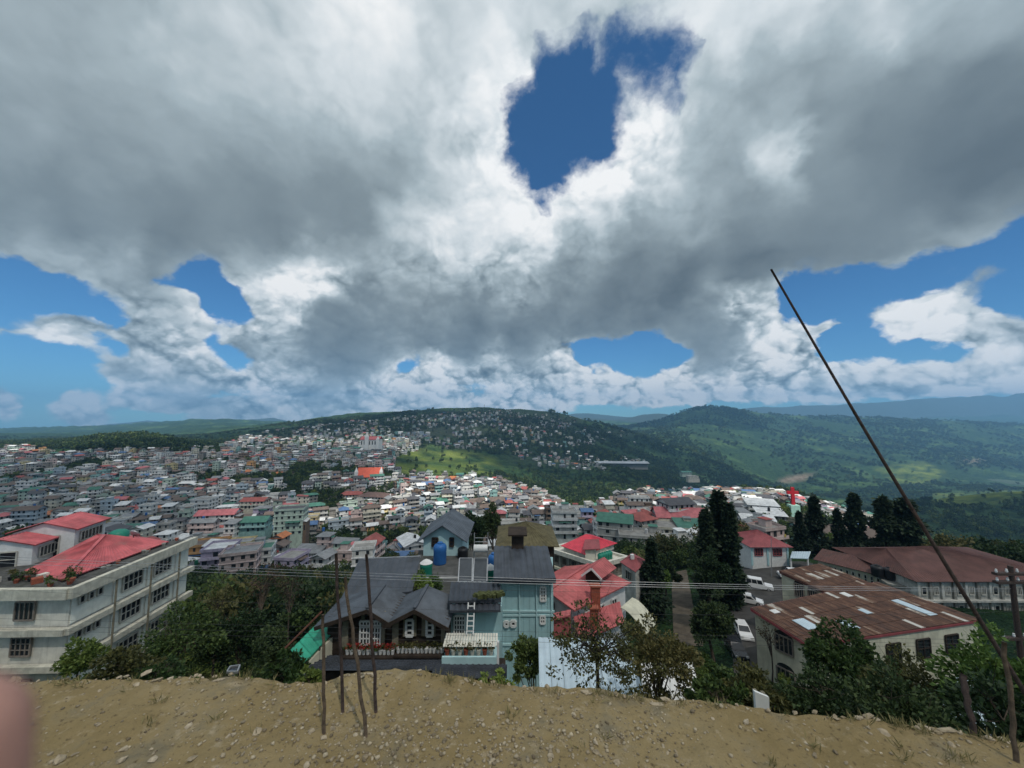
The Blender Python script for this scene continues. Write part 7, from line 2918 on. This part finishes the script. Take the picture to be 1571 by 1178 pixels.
def build_terrace():
    xs = np.concatenate([np.linspace(-9, -4.1, 30), np.linspace(-4, 4, 640), np.linspace(4.1, 9, 30)])
    tt = np.concatenate([np.linspace(-4, 1.45, 30), np.linspace(1.46, 2.62, 110)])
    ov = [(.0, 0.0), (.015, -.012), (.03, -.05), (.05, -.13), (.06, -.4), (.10, -1.4), (.5, -4)]
    n, m = len(xs), len(tt) + len(ov)
    X = np.repeat(xs[:, None], m, 1)
    Y = np.zeros((n, m))
    Z = np.zeros((n, m))
    ey = edge_y(xs) + .022 * fbm(xs * 9, xs * 3, 3) + .025 * fbm(xs * 2.5, xs * 2 + 9, 2)
    f = (tt + 4) / (2.62 + 4)
    Y[:, :len(tt)] = -4 + (ey[:, None] + 4) * np.clip(tt[None, :] + 4, 0, None) / 6.62
    Z[:, :len(tt)] = terrace_z(X[:, :len(tt)], Y[:, :len(tt)])
    for k, (dy, dz) in enumerate(ov):
        Y[:, len(tt) + k] = ey + dy + .002
        Z[:, len(tt) + k] = terrace_z(xs, ey) + dz
    ground = tag(link('dirt_ground', grid_mesh('dirt_ground', X, Y, Z, dirt_material())), 'bare yellow-brown dirt terrace strewn with gravel', None, None, 'structure')
    # gravel: too many to count
    g = np.random.default_rng(9)
    pale = stone_mat('gravel_stone', (.13, .098, .058), (.42, .35, .24))
    N_ = 30000
    x = g.uniform(-4.2, 4.2, N_)
    y = g.uniform(1.5, 2.6, N_)
    px, py = pix_arr(x, y, np.full(N_, TZ))
    dens = .10 + .55 * np.clip(fbm(x * 1.7 + 3, y * 1.7, 3) * 2.2, 0, 1)
    for cx, cy, rx, ry, v in ((640, 1150, 190, 45, .75), (560, 1130, 80, 50, .6), (880, 1120, 160, 40, .45), (780, 1165, 200, 30, .6), (920, 1125, 60, 14, .9), (1000, 1126, 60, 14, .9), (300, 1110, 90, 40, .35), (330, 1160, 200, 20, .35), (860, 1060, 70, 12, .5), (200, 1044, 90, 6, .7)):
        dens += v * np.exp(-(((px - cx) / rx) ** 2 + ((py - cy) / ry) ** 2))
    keep = (g.random(N_) < dens * .5) & (y < edge_y(x) - .004)
    x, y = x[keep], y[keep]
    z = terrace_z(x, y)
    kinds = [stone_mesh(g, g.uniform(.45, .8)) for _ in range(10)]
    k = g.integers(0, 10, len(x))
    s = .0038 + .0095 * g.random(len(x)) ** 3.0
    an = g.uniform(0, 6.283, len(x))
    V = np.array([kinds[i][0] for i in k])
    ca, sa = np.cos(an)[:, None], np.sin(an)[:, None]
    W = np.stack([V[:, :, 0] * ca - V[:, :, 1] * sa, V[:, :, 0] * sa + V[:, :, 1] * ca, V[:, :, 2]], -1) * s[:, None, None]
    W += np.stack([x, y, z + s * .25], -1)[:, None, :]
    F = kinds[0][1][None] + (np.arange(len(x)) * 12)[:, None, None]
    me = bpy.data.meshes.new('gravel')
    me.vertices.add(W.shape[0] * 12)
    me.vertices.foreach_set('co', W.astype(np.float32).ravel())
    F = F.reshape(-1, 3).astype(np.int32)
    me.loops.add(F.size)
    me.loops.foreach_set('vertex_index', F.ravel())
    me.polygons.add(len(F))
    me.polygons.foreach_set('loop_start', np.arange(0, F.size, 3, dtype=np.int32))
    me.update(calc_edges=True)
    me.materials.append(pale)
    tag(link('gravel', me, ground), kind='stuff')
    # stones one can pick out, each its own piece of the ground
    big = stone_mat('pale_stone', (.23, .18, .11), (.42, .35, .25))
    meshes = []
    for i in range(9):
        v, f = stone_mesh(g, g.uniform(.4, .75))
        mm = bpy.data.meshes.new('stone')
        mm.from_pydata([tuple(q) for q in v], [], [tuple(int(c) for c in q) for q in f])
        mm.materials.append(big)
        meshes.append(mm)

    def stone(x, y, size, zz=None, sink=.2, stretch=1.0):
        o = link('stone', meshes[g.integers(0, 9)], ground, (x, y, (float(terrace_z(x, y)) if zz is None else zz) + size * (.35 - sink)))
        o.rotation_euler = (g.uniform(-.25, .25), g.uniform(-.25, .25), g.uniform(0, 6.28) if stretch == 1 else g.uniform(-.25, .25))
        o.scale = (size * stretch, size, size)
        return o
    x = -4.1
    while x < 4.0:                                       # the ragged row of stones along the edge
        flat = 330 < pix((x, 2.4, TZ))[0] < 2000 and g.random() < .25
        s = g.uniform(.008, .021)
        if g.random() < .42:
            stone(x, float(edge_y(x)) - g.uniform(-.012, .035), s, None, .15, g.uniform(1.4, 2.6) if flat else 1)
        x += s * g.uniform(1.2, 3.2)
    for px, py, s in ((478, 1127, .028), (497, 1133, .026), (510, 1118, .022), (545, 1126, .020), (556, 1120, .020), (540, 1086, .028), (590, 1127, .014), (607, 1115, .014), (634, 1096, .014), (660, 1105, .016), (690, 1084, .016), (765, 1101, .024), (738, 1112, .02), (700, 1119, .026), (635, 1149, .018), (560, 1160, .026), (470, 1176, .03), (395, 1123, .03), (290, 1113, .022), (190, 1151, .03), (235, 1166, .03), (295, 1168, .03), (90, 1168, .04), (115, 1158, .02), (185, 1170, .03), (350, 1130, .02), (210, 1051, .034), (240, 1044, .03), (260, 1042, .026), (300, 1040, .022), (330, 1039, .024), (225, 1034, .034), (880, 1098, .022), (915, 1155, .026), (947, 1169, .026), (913, 1141, .022), (845, 1165, .024), (1145, 1111, .03), (1000, 1101, .016), (1158, 1166, .02), (1250, 1160, .024), (1356, 1130, .03), (1440, 1128, .03), (1460, 1150, .028), (1220, 1094, .024), (1280, 1104, .024), (1317, 1109, .026), (1345, 1110, .022), (1420, 1119, .03), (22, 1042, .05), (35, 1088, .026)):
        p = on_terrace(px, py)
        stone(p.x, p.y, s * .72)
    for k in range(60):
        px, py = g.uniform(0, 1571), g.uniform(1050, 1178)
        p = on_terrace(px, py)
        if p.y < edge_y(p.x) - .03:
            stone(p.x, p.y, g.uniform(.007, .013))

    # dry grass in tufts along the edge and here and there on the dirt
    P, O = [], []
    for k in range(110):
        px = g.uniform(0, 1571)
        py = float(np.interp(px, [e[0] for e in EDGE], [e[1] for e in EDGE])) + (g.uniform(2, 9) if k % 3 else g.uniform(8, 120))
        c = on_terrace(px, min(py, 1176))
        if fbm(np.array(c.x * 1.3), np.array(c.y * 2 + 7), 3) < -.02:
            continue
        for q in range(int(g.integers(6, 22))):
            a = c + Vector((g.normal(0, .018), g.normal(0, .012), 0))
            P.append((a.x, a.y, float(terrace_z(a.x, a.y)) - .003))
            O.append((g.normal(0, .5), g.normal(0, .5), 1.0))
    q = leaf_quads(np.array(P), unit(np.array(O)) * 2.0, .045, g, .10)
    tag(link('dry_grass', quads_mesh('dry_grass', q, LEAF['straw']), ground), kind='stuff')


build_terrace()


# ------------------------------------------------------------------ rods and poles standing on the terrace
def rod(name, label, cat, foot, top, r0, r1, m, dt=0.0, wob=.006, seed=1, n=9):
    a = on_terrace(*foot)
    b = ray_at(top[0], top[1], a.y + dt)
    g = random.Random(seed)
    root = empty(name, a, 0, label, cat)
    pts, rr = [], []
    for k in range(n + 1):
        t = k / n
        p = a.lerp(b, t) + Vector((g.uniform(-wob, wob), g.uniform(-wob, wob), 0)) * (0 if k in (0, n) else 1)
        pts.append(p - (Vector((0, 0, .05)) if k == 0 else Vector()))
        rr.append((r0 + (r1 - r0) * t) * g.uniform(.92, 1.08))
    mb = MB()
    mb.tube(pts, rr, 9)
    put(mb, 'shaft', MT[m], root, True)
    return root, pts, rr


def rings(root, pts, rr, m, every):
    """Knots or ribs along a shaft."""
    L = (pts[-1] - pts[0]).length
    k = every
    while k < L:
        t = k / L * (len(pts) - 1)
        i = min(int(t), len(pts) - 2)
        p = pts[i].lerp(pts[i + 1], t - i)
        d = (pts[i + 1] - pts[i]).normalized()
        r = rr[i]
        mb = MB()
        mb.tube([p - d * .006, p, p + d * .006], [r * .98, r * 1.16, r * .98], 9)
        put(mb, 'joint', MT[m], root, True)
        k += every


q = rod('wooden_stick', 'short weathered stick standing on the dirt, leftmost of the four', 'stick', (497.6, 1127), (495.5, 943), .0090, .0075, 'stick', .02, .005, 1)
rings(*q, 'stick', .17)
q = rod('iron_rod', 'thin dark iron rod second from left of the four on the dirt', 'rod', (527, 1089), (515.5, 849), .0082, .0088, 'iron', .05, .004, 2)
rings(*q, 'iron', .3)
q = rod('wooden_stick', 'grey stick leaning left, third of the four standing on the dirt', 'stick', (562.6, 1128), (530, 885), .0098, .0068, 'stick', .04, .008, 3)
rings(*q, 'stick', .21)
q = rod('iron_rod', 'tall dark iron rod rightmost of the four standing on the dirt', 'rod', (578, 1090), (562, 850), .0090, .0082, 'iron', .03, .004, 4)
rings(*q, 'iron', .3)

root = empty('leaning_pole', ray_at(1600, 1110, 2.05), 0, 'long dark pole leaning across the sky at the right', 'pole')
a, b = ray_at(1608, 1120, 2.03), ray_at(1183, 413, 2.35)
pts = [a.lerp(b, k / 14) + Vector((0, 0, -.035 * math.sin(math.pi * k / 14))) for k in range(15)]
mb = MB()
mb.tube(pts, [.0112 - .0048 * k / 14 for k in range(15)], 10)
put(mb, 'shaft', MT['iron'], root, True)
for k in (3, 6, 9, 12):
    mb = MB()
    d = (pts[k + 1] - pts[k]).normalized()
    r = .0112 - .0048 * k / 14
    mb.tube([pts[k] - d * .008, pts[k], pts[k] + d * .008], [r, r * 1.14, r], 10)
    put(mb, 'joint', MT['iron'], root, True)
rod('wooden_stick', 'brown stake at the right end of the terrace edge', 'stick', (1559, 1174), (1541, 985), .010, .009, 'stick', .05, .006, 6)
rod('wooden_stick', 'dark stake before the trees near the right end', 'stick', (1492, 1122), (1478, 1035), .014, .014, 'iron', .10, .006, 8)

# small solar lamp behind the edge on the left
root = empty('solar_lamp', ray_at(373, 1045, 4.2), 0, 'small solar lamp panel poking up behind the terrace edge', 'solar lamp')
a, b, c, d_ = ray_at(348, 1032, 4.2), ray_at(364, 1032, 4.2), ray_at(368, 1022, 4.3), ray_at(353, 1024, 4.3)
mb = MB()
mb.slab([a, b, c, d_], .012)
put(mb, 'panel', MT['solar'], root)
mb = MB()
for u, v in ((a, b), (b, c), (c, d_), (d_, a)):
    mb.bar(u + Vector((0, 0, .006)), v + Vector((0, 0, .006)), .012, .022)
put(mb, 'frame', MT['steel'], root)
mb = MB()
m_ = (a + b + c + d_) / 4
mb.tube([m_, (m_.x, m_.y, m_.z - 2.5)], .012, 6)
put(mb, 'post', MT['steel'], root)


# ------------------------------------------------------------------ power pole and wires
def utility():
    p = ray_at(1556, 905, 17)
    root = empty('utility_pole', (p.x, 17, float(land(p.x, 17))), 0, 'dark utility pole with crossarms at the far right', 'utility pole')
    block(root.location, 1.0)
    mb = MB()
    mb.tube([(p.x, 17, root.location.z - 1), (p.x - .05, 17, z_at(868, 17))], [.13, .09], 9)
    put(mb, 'post', MT['iron'], root)
    for y in (880, 893, 979):
        z = z_at(y, 17)
        mb = MB()
        mb.b2(p.x - .8, 16.9, z - .05, p.x + .8, 17.1, z + .05)
        put(mb, 'crossarm', MT['iron'], root)
        for k in range(4):
            mb = MB()
            mb.lathe([(.03, 0), (.05, .06), (.03, .1), (.04, .14), (.01, .16)], 8, (p.x - .7 + .46 * k, 17, z + .05))
            put(mb, 'insulator', MT['white'], root)
    runs = [(856, 886, 903), (860, 890, 905), (866, 894, 907), (884, 905, 916), (905, 938, 938), (955, 968, 982), (965, 976, 988), (971, 984, 992)]
    names = ['topmost', 'second', 'third', 'fourth', 'fifth', 'sixth', 'seventh', 'lowest']
    for k, (yl, ym, yr) in enumerate(runs):
        D = 17.0 + .16 * (k % 4)
        a, m, b = ray_at(-140, yl - 10, D), ray_at(760, ym, D), ray_at(1556, yr, D)
        mb = MB()
        pts = []
        for i in range(33):
            t = i / 32
            pts.append(a * ((1 - t) * (1 - 2 * t)) + m * (4 * t * (1 - t)) + b * (t * (2 * t - 1)))
        r = .007 if k < 3 else .0045
        mb.tube(pts, r, 5)
        o = mb.build('power_line', MT['steel'] if k < 3 else MT['dark_metal'])
        tag(o, f'{names[k]} of the eight thin wires crossing in front of the houses', 'wire', 'overhead wires')


utility()


# ------------------------------------------------------------------ trees and shrubs near the camera
def near_tree(name, label, px, ytop, D, halfw, leaf, n, size, seed, cat='tree', zc=None, low=None, clumps=40, spread=.26, r0=.1, lean=0.0, limbs=8, tm=None):
    top = ray_at(px, ytop, D)
    zb = float(land(top.x, D)) - .2
    if low is not None:
        zb = z_at(low, D)
    h = top.z - zb
    rx = halfw / FPX * D
    rz = min(h * .5, rx * (1.5 if D > 40 else 1.25))
    block((top.x, D), rx * .6)
    return broad_tree(name, (top.x, D, zb), h, (rx, rx * .85, rz), leaf, n, size, label, cat, None, seed, clumps, r0, lean, spread, limbs, tm)


near_tree('leafy_tree', 'leafy tree right of the institution building', 280, 935, 26, 48, 'mid', 7000, .20, 31, clumps=55, r0=.14)
near_tree('leafy_tree', 'dark bushy tree between the institution and the green stair roof', 370, 925, 29, 46, 'dark', 6500, .20, 32, clumps=55, r0=.14)
near_tree('leafy_tree', 'low dark tree left of the green stair roof', 425, 962, 25, 34, 'dark', 4200, .18, 33, clumps=36, r0=.10)
near_tree('shrub', 'bright green shrub in front of the institution wall', 130, 978, 15, 30, 'light', 2600, .12, 34, 'shrub', clumps=30, r0=.05, low=1075)
near_tree('shrub', 'yellowish shrub right of the bright green one by the institution', 195, 992, 14, 32, 'olive', 2600, .12, 35, 'shrub', clumps=30, r0=.05, low=1075)
near_tree('shrub', 'low dark shrub at the foot of the leafy tree', 245, 1012, 13, 28, 'mid', 1800, .11, 36, 'shrub', clumps=24, r0=.04, low=1080)
near_tree('shrub', 'fern-like shrub below the green stair roof', 440, 1005, 12, 30, 'mid', 1900, .11, 37, 'shrub', clumps=24, r0=.04, low=1080)
near_tree('shrub', 'small bright shrub at the lower left corner of the timber house', 478, 1022, 10, 16, 'light', 900, .09, 38, 'shrub', clumps=16, r0=.03, low=1085)
near_tree('leafy_tree', 'dense green tree at the lower right corner of the teal house', 810, 974, 18.5, 25, 'mid', 6000, .13, 39, clumps=46, r0=.08)
near_tree('shrub', 'small yellow green shrub beneath the teal balcony', 760, 1030, 12, 22, 'fern', 1200, .09, 40, 'shrub', clumps=18, r0=.03, low=1080)
near_tree('leafless_shrub', 'half leafless shrub with dark branches before the pale blue roof', 915, 928, 10.5, 75, 'olive', 3200, .085, 41, 'shrub', clumps=70, spread=.16, r0=.06, limbs=30, tm=bark_dark, low=1100)
near_tree('leafy_tree', 'olive green tree right of the half leafless shrub', 1010, 945, 13.5, 56, 'olive', 7000, .11, 42, clumps=60, spread=.2, r0=.09, limbs=14)
near_tree('shrub', 'olive bush behind the blank white board', 1150, 1026, 10, 48, 'olive', 4200, .10, 43, 'shrub', clumps=40, r0=.05, low=1120)
near_tree('shrub', 'low leafy bush left of the blank white board', 1100, 1042, 9, 34, 'mid', 2600, .09, 44, 'shrub', clumps=30, r0=.04, low=1120)
near_tree('leafy_tree', 'rich green tree in front of the rusty roof', 1288, 960, 16.5, 46, 'mid', 8000, .16, 45, clumps=48, spread=.3, r0=.14)
near_tree('shrub', 'dark brownish thicket below the rich green tree', 1275, 1035, 9.5, 62, 'dark', 4200, .10, 46, 'shrub', clumps=44, r0=.05, low=1150)
near_tree('shrub', 'grey green thicket in front of the hall wall', 1395, 1012, 13, 54, 'olive', 4800, .12, 47, 'shrub', clumps=46, r0=.06, low=1150)
near_tree('shrub', 'dark thicket right of the brownish one at the terrace edge', 1390, 1050, 8.5, 60, 'dark', 4200, .10, 48, 'shrub', clumps=40, r0=.05, low=1160)
near_tree('leafy_tree', 'spreading bright-topped tree at the right edge', 1520, 985, 11.5, 62, 'fern', 5200, .14, 49, clumps=46, spread=.26, r0=.12)
near_tree('leafy_tree', 'dark tree under the bright-topped one at the right edge', 1545, 1030, 9.5, 75, 'dark', 5600, .13, 50, clumps=46, r0=.10)
near_tree('shrub', 'bare twiggy shrub beside the cream wall of the hall', 1178, 950, 20, 16, 'rust', 260, .09, 51, 'shrub', clumps=30, r0=.05, limbs=14, tm=bark_dark, low=1075)
near_tree('leafy_tree', 'broad dark tree between the track and the car park', 1092, 850, 56, 24, 'dark', 6500, .36, 52, clumps=60, r0=.25)
near_tree('leafy_tree', 'round dark tree left of the parked dark car', 1090, 915, 47, 27, 'dark', 7000, .32, 53, clumps=55, r0=.2)
near_tree('leafy_tree', 'dark tree above the track beside the maroon cottage', 1020, 848, 72, 18, 'dark', 5000, .4, 54, clumps=45, r0=.2)
near_tree('leafy_tree', 'yellow green bush beside the slim conifer', 1015, 868, 61, 14, 'fern', 1500, .3, 55, clumps=20, r0=.1)
near_tree('leafy_tree', 'dark tree behind the pavilion', 726, 788, 62, 17, 'dark', 4200, .35, 56, clumps=36, r0=.2)
near_tree('leafy_tree', 'tall dark round tree right of the pavilion', 751, 780, 66, 17, 'dark', 4600, .35, 57, clumps=36, r0=.2)


near_tree('bare_tree', 'tall thin half bare tree standing in the dark wood', 408, 862, 40, 20, 'rust', 420, .2, 81, clumps=40, r0=.11, limbs=18)
near_tree('bare_tree', 'second half bare tree, right of the tall thin one in the wood', 448, 868, 44, 22, 'rust', 500, .2, 82, clumps=40, r0=.11, limbs=18)
near_tree('bare_tree', 'grey twiggy tree at the left side of the wood', 335, 895, 38, 20, 'olive', 600, .2, 83, clumps=40, r0=.10, limbs=18)


def near_conifer(label, px, ytop, D, halfw, seed, n=4200, slim=.75, bare=.04):
    top = ray_at(px, ytop, D)
    zb = float(land(top.x, D))
    h = top.z - zb
    block((top.x, D), halfw / FPX * D * .6)
    conifer('conifer', (top.x, D, zb), h, halfw / FPX * D, n, max(.45, h * .05), label, seed, 'dark conifers', slim, bare)


near_conifer('slim dark conifer above the track, right of the maroon cottage', 999, 830, 60, 24, 61)
near_conifer('tallest conifer between the track and the car park', 1102, 758, 66, 25, 62, 7000, .62)
near_conifer('conifer leaning on the tallest one, its right-hand neighbour', 1117, 776, 64, 16, 63, 5200, .65)
near_conifer('conifer left of the tallest one above the track', 1082, 785, 64, 18, 64, 5200, .65)
near_conifer('shorter conifer left of the bungalow roof', 1225, 786, 98, 14, 65)
near_conifer('pointed conifer second from left behind the car park', 1248, 764, 99, 19, 66, 5200, .6)
near_conifer('slender conifer in the middle of the row behind the car park', 1284, 782, 97, 14, 67)
near_conifer('tall pointed conifer left of the pair with blunt tops', 1309, 759, 98, 20, 68, 5600, .6)
near_conifer('blunt-topped conifer, left one of the pair', 1354, 764, 95, 21, 69, 5600, .42)
near_conifer('blunt-topped conifer, rightmost of the row', 1386, 766, 94, 28, 70, 6800, .40)


# ------------------------------------------------------------------ fingertip at the lens
def finger():
    D = .045
    c0, c1, c2, c3 = ray_at(-96, 1150, D), ray_at(-104, 1260, D), ray_at(-122, 1430, D * 1.02), ray_at(-170, 1800, D * 1.1)
    root = empty('finger', c3, 0, 'blurred fingertip intruding at the lower left corner', 'finger')
    r = 88 / FPX * D
    up = (c0 - c1).normalized()
    pts = [c3, c2, c1, c0]
    rr = [r * 1.12, r * 1.06, r * 1.0, r * .98]
    for t in (.35, .6, .8, .92, .985):
        pts.append(c0 + up * r * t)
        rr.append(r * .98 * math.sqrt(1 - t * t))
    mb = MB()
    mb.tube(pts, rr, 28)
    put(mb, 'skin', MT['skin'], root, True)
    mb = MB()
    s = Vector((0, 1, 0))
    v = []
    for i in range(7):
        for j in range(5):
            a = (j - 2) / 2 * .8
            t = i / 6
            ce = c1.lerp(c0, .35 + .75 * t)
            v.append(ce + (s * math.cos(a) + Vector((1, 0, 0)) * math.sin(a) * .95) * r * 1.015)
    mb.add(v, [(i * 5 + j, i * 5 + j + 1, (i + 1) * 5 + j + 1, (i + 1) * 5 + j) for i in range(6) for j in range(4)])
    put(mb, 'nail', MT['nail'], root, True)


finger()


# ------------------------------------------------------------------ clouds added overhead, out of view: shaped to shade the foreground, town and hills
def build_shade_clouds():
    m = bpy.data.materials.new('shade_cloud_vapour')
    m.use_nodes = True
    nt = m.node_tree
    nt.nodes.clear()
    tl = nt.nodes.new('ShaderNodeBsdfTranslucent')
    tl.inputs['Color'].default_value = (.92, .93, .95, 1)
    tr = nt.nodes.new('ShaderNodeBsdfTransparent')
    mx = nt.nodes.new('ShaderNodeMixShader')
    mx.inputs[0].default_value = .48
    out = nt.nodes.new('ShaderNodeOutputMaterial')
    nt.links.new(tr.outputs[0], mx.inputs[1])
    nt.links.new(tl.outputs[0], mx.inputs[2])
    nt.links.new(mx.outputs[0], out.inputs['Surface'])
    H = 3000.0
    off = TO_SUN * (H / TO_SUN.z)
    for k, (x, y, rx, ry) in enumerate(((40, 30, 420, 150), (-440, 430, 360, 330), (-560, 60, 420, 330), (480, 1130, 760, 470), (1500, 3250, 560, 520), (-700, 1250, 420, 240), (900, 520, 420, 160), (60, 1750, 800, 420))):
        n, q = 64, 24
        th, ph = np.meshgrid(np.linspace(0, 2 * np.pi, n), np.linspace(-np.pi / 2, np.pi / 2, q), indexing='ij')
        lump = 1 + .42 * fbm(np.cos(th) * 1.6 + 10 * k + 3, np.sin(th) * 1.6 + 5, 4) + .12 * fbm(np.cos(th) * 6 + np.cos(ph) * 3, np.sin(th) * 6 + 31 + 4 * np.sin(ph), 3)
        X = x + off.x + rx * lump * np.cos(th) * np.cos(ph)
        Y = y + off.y + ry * lump * np.sin(th) * np.cos(ph)
        Z = H + np.where(np.sin(ph) > 0, 190, 60) * np.sin(ph) * lump
        me = grid_mesh('shade_cloud', X, Y, Z, m)
        tag(link('shade_cloud', me), 'one of the clouds added out of view to shade the ground', None, None, 'stuff')


build_shade_clouds()


build_forests()
